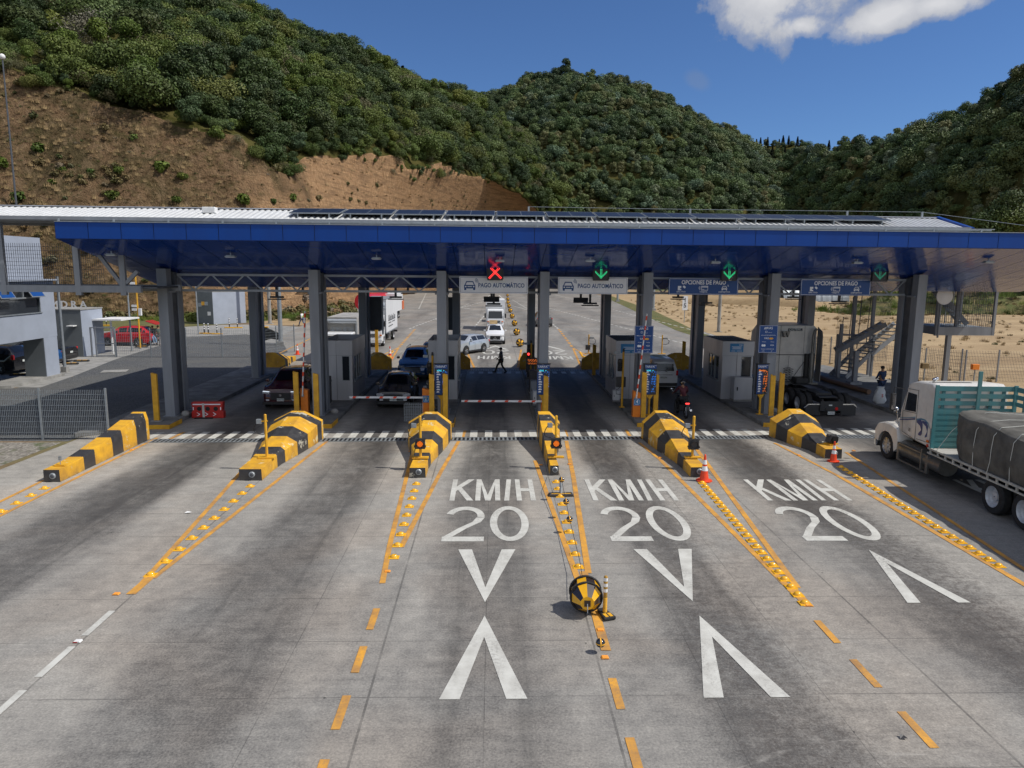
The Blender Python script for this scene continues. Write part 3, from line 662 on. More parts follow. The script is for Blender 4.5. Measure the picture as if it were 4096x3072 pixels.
# ---- payment signs on the truss
def arc(mb,cx,cz,r,a0,a1,w,to3,m,n=8):
    for i in range(n):
        t0=R(a0+(a1-a0)*i/n);t1=R(a0+(a1-a0)*(i+1)/n)
        mb.add([to3(cx+(r+q)*math.cos(t),cz+(r+q)*math.sin(t)) for t,q in((t0,-w/2),(t1,-w/2),(t1,w/2),(t0,w/2))],[(0,1,2,3)],m)
def rrect(mb,x0,x1,z0,z1,w,to3,m):
    for a,b,c,d in ((x0,x1,z0,z0+w),(x0,x1,z1-w,z1),(x0,x0+w,z0+w,z1-w),(x1-w,x1,z0+w,z1-w)): mb.add([to3(a,c),to3(b,c),to3(b,d),to3(a,d)],[(0,1,2,3)],m)
def pl(mb,pts,to3,m): mb.add([to3(*p) for p in pts],[tuple(range(len(pts)))],m)
def caricon(mb,cx,cz,s,to3,m,mb_bg):
    pl(mb,[(cx-.26*s,cz+.02*s),(cx-.17*s,cz+.22*s),(cx+.17*s,cz+.22*s),(cx+.26*s,cz+.02*s),(cx+.21*s,cz+.02*s),(cx+.14*s,cz+.17*s),(cx-.14*s,cz+.17*s),(cx-.21*s,cz+.02*s)],to3,m)
    pl(mb,[(cx-.28*s,cz-.14*s),(cx+.28*s,cz-.14*s),(cx+.28*s,cz+.03*s),(cx-.28*s,cz+.03*s)],to3,m)
    for s_ in(-1,1): pl(mb,[(cx+s_*.27*s,cz-.22*s),(cx+s_*.17*s,cz-.22*s),(cx+s_*.17*s,cz-.14*s),(cx+s_*.27*s,cz-.14*s)],to3,m)
    t2=lambda a,b:(to3(a,b)[0],to3(a,b)[1]-.003,to3(a,b)[2])
    for s_ in(-1,1): pl(mb,[(cx+s_*.23*s,cz-.08*s),(cx+s_*.16*s,cz-.08*s),(cx+s_*.16*s,cz-.02*s),(cx+s_*.23*s,cz-.02*s)],t2,mb_bg)
    pl(mb,[(cx-.11*s,cz-.07*s),(cx+.11*s,cz-.07*s),(cx+.11*s,cz-.03*s),(cx-.11*s,cz-.03*s)],t2,mb_bg)
def sign(x0,x1,kind,label):
    b=33.4; w=x1-x0; cx=(x0+x1)/2; y=YY(cx,b)
    o=thing('payment_sign',label,'sign',(cx,y,5.76),math.atan(K),None)
    z0,z1=0,.76; to3=lambda a,c:(a,-.034,c)
    mb=MB().box(-w/2,w/2,-.03,.03,z0,z1); mb.build('panel','sign_white' if kind=='auto' else 'sign_blue',o)
    g=MB()
    if kind=='auto':
        rrect(g,-w/2+.04,w/2-.04,.04,.72,.012,to3,0); caricon(g,-w/2+.47,.35,.92,to3,0,1)
        for r in (.07,.12,.17): arc(g,-w/2+.68,.52,r,-15,70,.022,to3,0)
        g.text('PAGO AUTOMÁTICO',(.35,-.032,.36),(1,0,0),(0,0,1),.275,0,bold=.022,sx=.80)
        g.build('lettering',['sign_ink','sign_white'],o)
    else:
        rrect(g,-w/2+.025,w/2-.025,.025,.735,.014,to3,0)
        g.text('OPCIONES DE PAGO',(0,-.032,.56),(1,0,0),(0,0,1),.27,0,bold=.024,sx=.83)
        xs=(-w*.32,0,w*.3)
        for xx,tt in zip(xs,('EFECTIVO','TARJETA','DISPOSITIVO')): g.text(tt,(xx,-.032,.13),(1,0,0),(0,0,1),.095,0,bold=.012)
        # cash hand, card, car with waves
        pl(g,[(xs[0]-.16,.20),(xs[0]+.0,.20),(xs[0]+.0,.40),(xs[0]-.16,.40)],to3,0); pl(g,[(xs[0]-.06,.26),(xs[0]+.02,.26),(xs[0]+.02,.31),(xs[0]-.06,.31)],lambda a,c:(a,-.037,c),1)
        pl(g,[(xs[0]+.06,.36),(xs[0]+.16,.28),(xs[0]+.22,.35),(xs[0]+.12,.43)],to3,0)
        rrect(g,-.11,.21,.20,.41,.02,to3,0); pl(g,[(-.11,.34),(.21,.34),(.21,.375),(-.11,.375)],lambda a,c:(a,-.037,c),0); pl(g,[(-.07,.24),(.03,.24),(.03,.26),(-.07,.26)],to3,0)
        for r in (.05,.09): arc(g,-.13,.31,r,110,250,.016,to3,0)
        caricon(g,xs[2],.31,.46,to3,0,1)
        for r in (.04,.075): arc(g,xs[2]+.12,.40,r,-15,70,.014,to3,0)
        g.build('lettering',['sign_white','sign_blue'],o)
    for s in (-.4,.4):
        for z_ in (.70,.02): MB().box(s*w-.03,s*w+.03,.03,.52,z_,z_+.04).build('bracket','steel_grey',o)
sign(-1.53,1.60,'auto','white automatic payment sign over the lane under the red cross signal')
sign(2.98,6.21,'auto','white automatic payment sign over the lane right of the red cross signal')
sign(8.13,11.42,'opt','blue payment options sign whose corner is covered by a bright green arrow signal')
sign(14.40,17.78,'opt','blue payment options sign on the right with nothing in front of it')
# ---- lane signals with LEDs
def signal(x,z,kind,label):
    b=33.0; o=thing('lane_signal',label,'signal',(x,YY(x,b),z),0,None)
    w=.35; MB().box(-w,w,-.03,.14,-.36,.36).box(-w-.03,w+.03,-.14,.14,.36,.39).box(-w-.02,-w,-.1,.1,-.3,.36).box(w,w+.02,-.1,.1,-.3,.36).build('housing',['black_paint'],o)
    g=MB(); pts=[]
    if kind=='x':
        for i in range(13):
            t=-.26+i*.52/12
            for a in (1,-1):
                for q in (-.02,.02): pts.append((t+q,a*t-q*a))
    else:
        for i in range(9): pts+= [(-.03,.3-i*.055),(.03,.3-i*.055)]
        for i in range(7):
            for q in (0,.055): pts+=[(-.25+i*.04,-.0-i*.04+q),(.25-i*.04,-.0-i*.04+q)]
    for a,c in pts: g.add([(a+.018*math.cos(k*math.pi/3),-.04,c+.018*math.sin(k*math.pi/3)) for k in range(6)],[tuple(range(6))])
    g.build('led_symbol',['led_red' if kind=='x' else 'led_green' if kind=='g' else 'led_green_dim'],o)
    top=sofz(b)-z
    MB().cyl((0,.05,.38),(0,.05,top),.035,n=8).box(-.1,.1,-.03,.13,top-.03,top).build('hanger','galv',o)
signal(.095,6.72,'x','red cross of lights on a black box above the left automatic payment sign')
signal(4.9,6.74,'g','bright green down arrow above the automatic payment sign')
signal(10.83,6.77,'g','bright green down arrow in front of the left payment options sign')
signal(17.97,6.79,'d','dim green down arrow at the right end of the right payment options sign')
# ---- tag readers hanging below the truss
rd=None
def reader(px,py,b,w,label,tilt=0):
    d=ray(px,py); t=b/(d.y-K*d.x); p=Vector((d.x*t,d.y*t,CH+d.z*t))
    o=thing('tag_reader',label,'antenna',p,0,'tag readers hanging over the lanes')
    if tilt: MB().obox((0,0,0),(w,.1,.32),Matrix.Rotation(R(25),3,'X')).build('plate','steel_dark',o,bevel=.02)
    else: MB().box(-w/2,w/2,-.2,.2,-.05,.0).build('plate','black_paint',o); 
    MB().box(-w*.4,w*.4,-.1,.1,.04,.14).build('bracket','steel_dark',o)
    MB().box(-.06,.06,-.05,.05,.1,sofz(b)-p.z-.02).build('stem','steel_dark',o)
for px,py,b,w,lb,tl in ((1108,1195,39,.85,'flat black reader plate hanging in front of the round grey pole on the left',0),(1212,1174,41,.8,'flat black reader plate hanging over the lane of the maroon car',0),(1583,1195,42,.85,'flat reader plate hanging in front of the big box truck',0),(1632,1172,44,.8,'reader plate seen just under the truss right of the red tanker',0),(1966,1197,42,.9,'tilted reader box hanging in front of the small white truck',1),(1975,1222,41,.95,'long flat reader plate above the small white truck cab',0),(2323,1201,42,.85,'tilted reader box under the right automatic payment sign',1),(2360,1220,41,.95,'long flat reader plate right of the tilted box on the same lane',0),(2712,1195,42,.8,'reader plate hanging just below the left payment options sign',0),(2825,1218,41,.8,'pale reader plate hanging in front of a dark rear column',0),(3172,1195,42,.8,'small reader plate hanging left of the right payment options sign',0),(3355,1213,41,1.0,'wide reader plate hanging below the right payment options sign',0)):
    reader(px,py,b,w,lb,tl)
# ================= WALKWAY BRIDGE on the left
br=thing('walkway_bridge','grey steel truss footbridge joining the canopy to the building on the left','footbridge',(-22,33,0))
def brp(mb,name,mats,**k): mb.xf(Matrix.Translation((22,-33,0))); return mb.build(name,mats,br,**k)
bz0,bz1=6.05,8.62
for yb in (31.2,33.4):
    mb=MB()
    xr=-14.6 if yb<32 else -13.9
    mb.box(-33,xr,yb,yb+.16,bz0-.28,bz0,0,True); mb.box(-33,-16.9,yb,yb+.14,bz1-.05,bz1+.1,0,True)
    xs=[-33,-29.6,-26.0,-22.4,-18.8] if yb>32 else [-33.1,-28.2,-23.5,-18.9]
    xs=[-31.5,-26.95,-20.05,-17.1,-15.3] if yb<32 else [-31,-24.3,-18.3]
    for x in xs:
        zt=bz1-.05 if x<-16.6 else 7.3
        mb.box(x-.11,x+.11,yb-.01,yb+.15,bz0-.4,zt,0,True)
    cs=[(-26.8,1,-21.7),(-21.9,0,-26.9),(-17.0,1,-20.0)] 
    for a,u,c in ((-20.2,1,-23.0),(-17.3,1,-16.9),(-23.3,1,-20.3),(-26.7,1,-23.5),(-23.5,0,-26.7),(-27.2,1,-31.2),(-16.4,1,-15.35),(-19.8,0,-17.3)):
        pass
    if yb<32:
        for p0,p1 in (((-26.7,bz0),(-20.3,bz1-.1)),((-26.7,bz1-.9),(-23.0,bz0)),((-22.4,bz0),(-20.2,bz0+1.1)),((-16.9,bz1-.3),(-15.35,bz0)),((-15.2,bz0+.1),(-14.7,bz0+.6)),((-31.3,bz0),(-27.1,bz1-.2))):
            mb.bar((p0[0],YY(p0[0],yb+.08),p0[1]),(p1[0],YY(p1[0],yb+.08),p1[1]),.14)
    brp(mb,'side_truss',['steel_grey'])
mb=MB().box(-33,-14,31.36,33.4,bz0-.12,bz0-.04,0,True); brp(mb,'floor',['steel_dark'])
def wire(mb,a,b,z0,z1,dx=.055,dz=.2,r=.004,folds=()):
    a,b=Vector(a),Vector(b); Ln=(b-a).length; n=int(Ln/dx); d=(b-a)/Ln
    for i in range(n+1):
        p=a+d*(i*dx); mb.box(p.x-r,p.x+r,p.y-r,p.y+r,z0,z1)
    k=int((z1-z0)/dz)
    for i in range(k+1):
        z=z0+i*dz; mb.bar((a.x,a.y,z),(b.x,b.y,z),r*2)
mb=MB(); wire(mb,(-26.8,YY(-26.8,32.9)),(-16.9,YY(-16.9,32.9)),bz0,bz0+1.75,.09,.16,.006); brp(mb,'mesh_panel',['steel_dark'])
# ================= TOLL BOOTHS
def booth(x0,x1,b0,depth,label,win,roofc,side):
    y0=YY((x0+x1)/2,b0); cx=(x0+x1)/2; o=thing('toll_booth',label,'toll booth',(cx,y0,.18),0,'toll booths')
    w=x1-x0; h=w/2; H_=3.06; z1=2.30
    mb=MB(); T=.06
    # walls with window openings: front (camera side), lane side, far side
    s=1 if side>0 else -1
    wx=s*h
    # front wall in pieces
    if win=='slit': fx0,fx1,fz0,fz1=(h-.52,h-.12,1.0,2.28) if side>0 else (-h+.12,-h+.52,1.0,2.28)
    elif win=='right': fx0,fx1,fz0,fz1=h-.62,h-.08,1.05,2.28
    else: fx0,fx1,fz0,fz1=h-.3,h-.1,1.2,2.2
    def wall(mb,axis,c,a0,a1,z0,z1,o0,o1,p0,p1):
        # wall plate in plane axis=c from a0..a1 with opening o0..o1,p0..p1
        for aa,ab,za,zb in ((a0,o0,z0,z1),(o1,a1,z0,z1),(o0,o1,z0,p0),(o0,o1,p1,z1)):
            if ab-aa<1e-4 or zb-za<1e-4: continue
            if axis=='y': mb.box(aa,ab,c,c+T,za,zb)
            else: mb.box(c,c+T,aa,ab,za,zb)
    wall(mb,'y',0,-h,h,0,z1,fx0,fx1,fz0,fz1)
    wall(mb,'y',depth-T,-h,h,0,z1,-h+.3,h-.3,1.0,2.1)
    for sx in (-1,1):
        c=h-T if sx>0 else -h
        wall(mb,'x',c,T,depth-T,0,z1,.55 if sx==s else .9,(2.4 if sx==s else 2.0),.95,2.22)
    # seam lines
    mb.build('wall','alu_panel',o)
    mb=MB(); mb.box(-h-.03,h+.03,-.03,.0,z1+.012,H_); mb.box(-h-.03,-h,0,depth+.03,z1+.012,H_); mb.box(h,h+.03,0,depth+.03,z1+.012,H_); mb.box(-h-.03,h+.03,depth+.03,depth+.06,z1+.012,H_)
    mb.build('parapet','alu_panel',o)
    mb=MB(); mb.box(-h+.01,h-.01,.01,depth-.01,z1+.0,z1+.011); 
    for xx in (-h+w*.47,): mb.box(xx-.004,xx+.004,-.034,-.03,0.02,H_); mb.box(xx-.004,xx+.004,-.004,0,0.02,z1)
    if roofc:
        n=int(w/.12)
        for i in range(n): mb.box(-h+.03+i*.12,-h+.09+i*.12,.0,depth,H_-.10,H_-.03)
        mb.box(-h,h,0,depth,H_-.16,H_-.10)
    else:
        mb.box(-h+.0,h-.0,.0,depth,z1+.15,z1+.2)
    mb.build('roof','black_paint' if roofc else 'steel_dark',o)
    g=MB(); g.box(fx0+.01,fx1-.01,.03,.04,fz0,fz1)
    for sx in (-1,1):
        xx=sx*(h-.03); a,b=(.55,2.4) if sx==s else (.9,2.0); g.box(xx-.004,xx+.004,a,b,.95,2.22)
    g.build('window','glass_dark',o)
    f=MB()
    for a in (fx0,fx1-.03): f.box(a,a+.03,-.012,.05,fz0,fz1)
    for c in (fz0,fz1-.03): f.box(fx0+.03,fx1-.03,-.011,.05,c,c+.03)
    xx=s*(h+.005); 
    for a in (.55,1.15,1.3,1.85,2.36): f.box(min(xx,xx-s*.06),max(xx,xx-s*.06),a,a+.04,.95,2.22)
    f.box(min(xx,xx+s*.08),max(xx,xx+s*.08),.5,2.45,.89,.95); f.box(min(xx,xx-s*.06),max(xx,xx-s*.06),.59,2.36,2.18,2.215)
    f.build('window_frame','galv',o)
    # desk and counter inside
    MB().box(-h+.1,h-.1,1.0,1.6,.7,.76).box(-.2,.3,1.1,1.5,.76,1.15).build('desk','steel_dark',o)
    return o
b2=booth(-8.62,-7.13,37.0,3.6,'grey panelled toll booth with an open parapet behind the second column from the left','slit',False,1)
b3=booth(-3.28,-1.82,37.2,3.4,'grey toll booth beside the blue sport utility car, behind the third column','slit',False,1)
b5=booth(6.45,7.98,37.2,3.4,'grey toll booth with a light blue notice, behind the tall blue card sign','none',True,-1)
b6=booth(12.04,13.66,37.0,3.4,'grey toll booth next to the white tractor unit, with a white cabinet in front','right',True,-1)
MB().box(-.34,-.30,-.045,-.03,1.02,1.06).box(-.34,-.31,-.09,-.045,.96,1.02).build('door_handle','steel_dark',b2)
def notice(par,x0,x1,z0,z1):
    mb=MB().box(x0,x1,-.05,-.035,z0,z1); 
    mb.text('VAS',((x0+x1)/2+.2,-.05,z1-.08),(1,0,0),(0,0,1),.1,1,bold=.01); 
    for k,(f0,f1) in enumerate(((.12,.88),(.2,.8),(.15,.85),(.1,.4),(.5,.9))):
        z=z0+.05+(4-k)*(z1-z0-.22)/4.2 if k<3 else z0+.05; mb.box(x0+(x1-x0)*f0,x0+(x1-x0)*f1,-.056,-.051,z,z+.022,1)
    mb.build('notice',['sign_cyan','sign_white'],par)
notice(b5,-.55,.65,2.42,2.9); notice(b6,-.45,.25,2.50,2.95)
# ================= HILLS AND FOREST
def hill(name,rows,nc,nr,rough,matn,seed,bulge=0.0,rowidx=None):
    """rows: list of polylines [(px,py,dist)] from the foot to the ridge; last row gets a back slope. returns object and P(u,v)"""
    rnd=random.Random(seed)
    from mathutils import noise as mn
    def samp(row,u):
        xs=[r[0] for r in row]; x=xs[0]+(xs[-1]-xs[0])*u
        for a,b in zip(row,row[1:]):
            if x<=b[0] or b is row[-1]:
                t=(x-a[0])/(b[0]-a[0]); t=min(1,max(0,t))
                def Pp(q): return gp(q[0],q[1]) if q[2] is None else at(*q) 
                if q3(a) is None and q3(b) is None:
                    return gp(x,a[1]+(b[1]-a[1])*t)
                pa,pb=Pp(a),Pp(b)
                return pa.lerp(pb,t)
    def q3(q): return q[2]
    G=[]
    for i in range(nc+1):
        u=i/nc; col=[samp(r,u) for r in rows]; pts=[]
        for j,(a,b) in enumerate(zip(col,col[1:])):
            n=nr[j]
            for k in range(n):
                t=k/n; p=a.lerp(b,t)
                if j==len(col)-2 and bulge: p.z+=math.sin(t*math.pi)*bulge
                pts.append((p,j+t))
        pts.append((col[-1],len(col)-1.0))
        r=col[-1]; away=Vector((r.x,r.y,0)).normalized()
        for k in range(1,6): pts.append((r+away*(k*22)-Vector((0,0,k*k*2.2+k*5)),9.0))
        G.append(pts)
    V=[];Fc=[];rown=len(G[0])
    for i,c in enumerate(G):
        for p,s in c:
            q=p.copy()
            if s>.02:
                a=rough[min(len(rough)-1,int(s))]
                n=mn.fractal(Vector((p.x*.02,p.y*.02,p.z*.02+seed)),1.0,2.1,4)
                n2=mn.fractal(Vector((p.x*.11,p.y*.11,p.z*.11+seed*3)),1.0,2.1,4)
                if name=='hillside' and s<1.0 and p.x>-75: q.y+=abs(mn.noise(Vector((p.x*.22,0,p.z*.03))))*3.2*math.sin(min(1,s)*math.pi)
                q+=Vector((n*a*.5,n*a*.9,n*a*.6))+Vector((n2*a*.22,n2*a*.3,n2*a*.16))
            else: q.z-=.6
            V.append(q)
    for i in range(nc):
        for j in range(rown-1):
            a=i*rown+j; Fc.append((a,a+rown,a+rown+1,a+1))
    me=bpy.data.meshes.new(name); me.from_pydata(V,[],Fc); me.materials.append(M[matn]); me.polygons.foreach_set('use_smooth',[True]*len(Fc)); me.update()
    o=bpy.data.objects.new(name,me); COL.objects.link(o); o['kind']='structure'
    ss=[s for p,s in G[0]]
    return o,V,rown,ss
def f_cut(t,p,pos,X,Y):
    zz=N(t,'ShaderNodeSeparateXYZ'); L(t,pos,zz.inputs[0]); Z=zz.outputs[2]
    a=noise(t,pos,.055,5,.6,.5); b=noise(t,pos,.55,7,.7); c=noise(t,scaled(t,pos,(3,3,.6)),.9,6,.7); d=noise(t,pos,3,5,.7)
    dry=mix(t,ramp(t,b,[(.3,0.0),(.7,1.0)]),(.155,.095,.055),(.29,.19,.105)); dry=mix(t,ramp(t,d,[(.5,0.0),(.7,.6)]),dry,(.05,.036,.02))
    dry=mix(t,ramp(t,noise(t,pos,.085,6,.68,.8),[(.46,0.0),(.60,.8)]),dry,(.075,.065,.03)); dry=mix(t,ramp(t,noise(t,scaled(t,pos,(1.6,1.6,.35)),.5,7,.75),[(.5,0.0),(.66,.6)]),dry,(.36,.25,.15))
    earth=mix(t,ramp(t,c,[(.34,0.0),(.66,1.0)]),(.36,.205,.105),(.62,.40,.22))
    strata=noise(t,scaled(t,pos,(.3,.3,3.2)),.55,5,.6); earth=mix(t,ramp(t,strata,[(.45,0.0),(.62,.75)]),earth,(.26,.165,.095))
    # bare earth mostly on the right hand end of the cut and along its top on the far left
    e=mt(t,'ADD',mt(t,'MULTIPLY',mt(t,'ADD',X,62.0),.028),mt(t,'MULTIPLY',mt(t,'SUBTRACT',a,.5),2.4))
    ez=mt(t,'MULTIPLY',ramp(t,mt(t,'DIVIDE',Z,60.0),[(.50,0.0),(.62,1.0)]),ramp(t,mt(t,'DIVIDE',mt(t,'ADD',X,160.0),160.0),[(.3,1.0),(.55,0.0)]))
    e=mt(t,'MAXIMUM',ramp(t,e,[(.35,0.0),(.75,1.0)]),mt(t,'MULTIPLY',ez,.8))
    col=mix(t,e,dry,earth)
    gr=mt(t,'MULTIPLY',ramp(t,noise(t,pos,.35,6,.7),[(.54,0.0),(.66,1.0)]),mt(t,'SUBTRACT',1.0,mt(t,'MULTIPLY',e,.9)))
    col=mix(t,mt(t,'MULTIPLY',gr,.6),col,(.065,.065,.02))
    L(t,col,p.inputs['Base Color']); p.inputs['Roughness'].default_value=1; p.inputs['Specular IOR Level'].default_value=.1
    bumpn(t,p,mt(t,'ADD',c,d),1.0,.9)
gmat('cut_mat',f_cut)
def f_wood(t,p,pos,X,Y):
    b=noise(t,pos,.3,6,.7); L(t,mix(t,ramp(t,b,[(.35,0.0),(.65,1.0)]),(.035,.036,.010),(.085,.075,.028)),p.inputs['Base Color']); p.inputs['Roughness'].default_value=1; p.inputs['Specular IOR Level'].default_value=0
gmat('wood_floor_mat',f_wood)
FOOT=[(-700,1300,None),(0,1282,None),(400,1275,None),(800,1270,None),(1000,1262,None),(1200,1250,None),(1430,1215,None),(1600,1180,None),(1850,1150,None),(2250,1128,None)]
CUT=[(-700,120,165),(0,285,142),(200,350,138),(400,430,134),(600,480,133),(800,505,132),(950,560,131),(1100,655,132),(1180,690,140),(1240,610,150),(1350,625,160),(1500,660,178),(1600,705,185),(1800,700,215),(1960,700,250),(2080,745,265),(2150,810,272),(2250,900,280)]
RID=[(-700,-330,330),(0,-230,330),(600,-60,330),(800,60,330),(900,98,330),(1000,130,332),(1150,185,335),(1240,235,338),(1300,245,340),(1450,275,345),(1611,345,350),(1760,425,358),(1880,480,362),(1980,560,350),(2060,630,340),(2140,745,320),(2250,860,300)]
hA,VA,rA,sA=hill('hillside',[FOOT,CUT,RID],220,[30,34],[1.6,7],'cut_mat',1,bulge=9)
hA.data.materials.append(M['wood_floor_mat'])
for p in hA.data.polygons:
    j=p.vertices[0]%rA
    if sA[min(j,len(sA)-1)]>=1.0: p.material_index=1
F2=[(1600,0,300),(3500,0,330)]
RID2=[(1650,470,520),(1800,430,520),(1900,405,520),(2020,375,515),(2150,325,510),(2260,300,505),(2400,315,500),(2520,355,500),(2600,380,500),(2780,470,500),(2900,540,505),(3000,600,520),(3080,680,540),(3200,780,560),(3400,850,560)]
def zrow(row,d0): 
    out=[]
    for px,_,_ in row:
        v=ray(px,1300); out.append((px,1536+F*0,d0))
    return out
def groundrow(xs,ds): 
    # ground points at chosen distance: find py such that z=0
    out=[]
    for x,d in zip(xs,ds):
        lo,hi=1085.0,1500.0
        for _ in range(40):
            mid=(lo+hi)/2; p=gp(x,mid); dd=math.hypot(p.x,p.y)
            if dd>d or p.dot(Vector((0,1,0)))<0: lo=mid
            else: hi=mid
        out.append((x,hi,d))
    return out
G2=groundrow([1650,2200,2800,3400],[330,330,340,400])
hB,VB,rB,sB=hill('far_hillside',[G2,RID2],110,[60],[9],'wood_floor_mat',5,bulge=14)
RID3=[(3000,700,560),(3100,665,520),(3150,640,520),(3250,630,480),(3400,615,430),(3560,590,400),(3700,545,380),(3800,510,370),(3960,445,360),(4096,345,350),(4300,210,345),(4700,20,340)]
G3=groundrow([3000,3150,3400,3700,4096,4700],[420,400,330,280,235,190])
hC,VC,rC,sC=hill('right_hillside',[G3,RID3],110,[50],[9],'wood_floor_mat',9,bulge=10)
RID4=[(2700,600,900),(2950,595,900),(3050,585,880),(3150,585,880),(3280,610,850),(3450,612,860),(3700,600,900),(3900,590,900)]
G4=groundrow([2700,3900],[600,600])
hD,VD,rD,sD=hill('distant_hillside',[G4,RID4],50,[18],[10],'wood_floor_mat',13)
# ---- tree prototypes
def leafmat(name,c1,c2,c3,rand=True):
    mm=bpy.data.materials.new(name); mm.use_nodes=True; t=mm.node_tree; p=t.nodes['Principled BSDF']
    oi=N(t,'ShaderNodeObjectInfo'); g=N(t,'ShaderNodeNewGeometry'); tcx=N(t,'ShaderNodeTexCoord')
    n=noise(t,tcx.outputs['Object'],.9,4,.6)
    wm=(c2[0]*1.3,c2[1]*1.05,c2[2]*1.2); col=ramp(t,oi.outputs['Random'],[(0.0,c1),(.2,c2),(.35,c3),(.5,c1),(.62,wm),(.72,c3),(.84,c2),(.93,(c1[0]*1.7,c1[1]*1.55,c1[2]*3)),(1.0,c3)])
    col=mix(t,mt(t,'MULTIPLY',ramp(t,n,[(.35,0.0),(.68,1.0)]),.12),col,(.17,.155,.045))
    col=mix(t,mt(t,'MULTIPLY',g.outputs['Random Per Island'],.5),col,mix(t,1.0,col,(.35,.42,.4),'MULTIPLY'))
    L(t,col,p.inputs['Base Color']); p.inputs['Roughness'].default_value=.6; p.inputs['Specular IOR Level'].default_value=.25
    MATS[name]=mm
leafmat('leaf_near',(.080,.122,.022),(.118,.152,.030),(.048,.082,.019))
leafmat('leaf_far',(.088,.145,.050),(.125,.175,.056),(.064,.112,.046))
leafmat('leaf_pine',(.010,.020,.012),(.014,.026,.014),(.008,.016,.010))
leafmat('leaf_bright',(.075,.115,.016),(.10,.14,.02),(.06,.10,.02))
mat('bark',(.10,.075,.05),.9)
mat('dry_straw',(.30,.21,.10),.9,0,.4,2)
def crown_mesh(name,seed,n,rx,rz,leaf,mname,lobes=9,h0=0.0):
    rnd=random.Random(seed); LB=[]
    for i in range(lobes):
        a=rnd.uniform(0,6.28); r=rnd.uniform(.15,.72)*rx; z=rnd.uniform(.25,.95)*rz*1.5
        LB.append((Vector((r*math.cos(a),r*math.sin(a),h0+z)),rnd.uniform(.34,.58)*rx))
    LB.append((Vector((0,0,h0+rz*1.35)),rx*.5))
    V=[];Fc=[]
    for i in range(n):
        c,r=LB[rnd.randrange(len(LB))]
        d=Vector((rnd.gauss(0,1),rnd.gauss(0,1),rnd.gauss(.25,1))).normalized()
        p=c+d*r*(rnd.uniform(.72,1.06))*Vector((1,1,.8)).length/1.62
        p=c+Vector((d.x*r,d.y*r,d.z*r*.8))*rnd.uniform(.7,1.08)
        nn=(d+Vector((rnd.gauss(0,.55),rnd.gauss(0,.55),rnd.gauss(.3,.5)))).normalized()
        u=nn.orthogonal().normalized(); u=(u*math.cos(i)+nn.cross(u)*math.sin(i)).normalized(); w=nn.cross(u); s=leaf*rnd.uniform(.6,1.35)
        o=len(V); V+=[p-u*s,p-w*s*.55,p+u*s,p+w*s*.6]; Fc.append((o,o+1,o+2,o+3))
    me=bpy.data.meshes.new(name); me.from_pydata(V,[],Fc); me.materials.append(M[mname]); me.update(); return me
def pine_mesh(name,seed,n,r,h,leaf):
    rnd=random.Random(seed); V=[];Fc=[]
    for i in range(n):
        t=rnd.random()**.8; z=h*(.15+.85*t); rr=r*(1-t)*rnd.uniform(.3,1)+.1; a=rnd.uniform(0,6.28)
        p=Vector((rr*math.cos(a),rr*math.sin(a),z-rr*.3)); nn=Vector((math.cos(a)*.4,math.sin(a)*.4,1)).normalized(); u=nn.orthogonal().normalized(); u=(u*math.cos(i)+nn.cross(u)*math.sin(i)); w=nn.cross(u); s=leaf*rnd.uniform(.6,1.3)
        o=len(V); V+=[p-u*s,p-w*s*.5,p+u*s,p+w*s*.5]; Fc.append((o,o+1,o+2,o+3))
    me=bpy.data.meshes.new(name); me.from_pydata(V,[],Fc); me.materials.append(M['leaf_pine']); me.update(); return me
def trunk_mesh(name,h,r,seed):
    rnd=random.Random(seed); mb=MB(); top=Vector((rnd.uniform(-.4,.4),rnd.uniform(-.4,.4),h))
    mb.tube([(0,0,-1.5),(0,0,h*.4),top],[r,r*.75,r*.35],7)
    for i in range(5):
        a=rnd.uniform(0,6.28); z=h*rnd.uniform(.35,.8); mb.tube([(0,0,z),(math.cos(a)*h*.18,math.sin(a)*h*.18,z+h*.15),(math.cos(a)*h*.34,math.sin(a)*h*.34,z+h*.34)],[r*.45,r*.3,r*.1],5)
    return mb.mesh(name,['bark'],60)
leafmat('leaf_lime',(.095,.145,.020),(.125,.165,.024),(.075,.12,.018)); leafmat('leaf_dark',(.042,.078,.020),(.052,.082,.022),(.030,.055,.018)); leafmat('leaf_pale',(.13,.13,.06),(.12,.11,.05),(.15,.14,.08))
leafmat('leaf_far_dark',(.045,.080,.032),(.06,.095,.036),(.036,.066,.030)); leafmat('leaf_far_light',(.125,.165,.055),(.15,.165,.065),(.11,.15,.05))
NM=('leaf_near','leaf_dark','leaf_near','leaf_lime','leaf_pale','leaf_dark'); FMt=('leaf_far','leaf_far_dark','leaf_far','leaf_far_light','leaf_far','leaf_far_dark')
SH=((4.2,2.7,9,.22,4200),(3.2,3.6,8,.20,3800),(5.2,2.1,12,.22,4600),(2.6,4.2,7,.19,3200),(4.2,2.6,15,.17,1500),(3.6,2.6,8,.22,3400))
CR_N=[crown_mesh('crown',100+i,n,rx,rz,lf,NM[i],lb,1.0+(i%3)*.5) for i,(rx,rz,lb,lf,n) in enumerate(SH)]
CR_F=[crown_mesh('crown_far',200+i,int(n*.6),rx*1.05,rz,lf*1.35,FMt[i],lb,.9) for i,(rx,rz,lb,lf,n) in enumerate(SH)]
CR_B=crown_mesh('crown_bright',300,2200,3.2,2.2,.27,'leaf_bright',7,.8)
PINE=[pine_mesh('pine_crown',400+i,1300,3.0,12,.6) for i in range(2)]
TR_N=[trunk_mesh('trunk',6,.22,500+i) for i in range(2)]
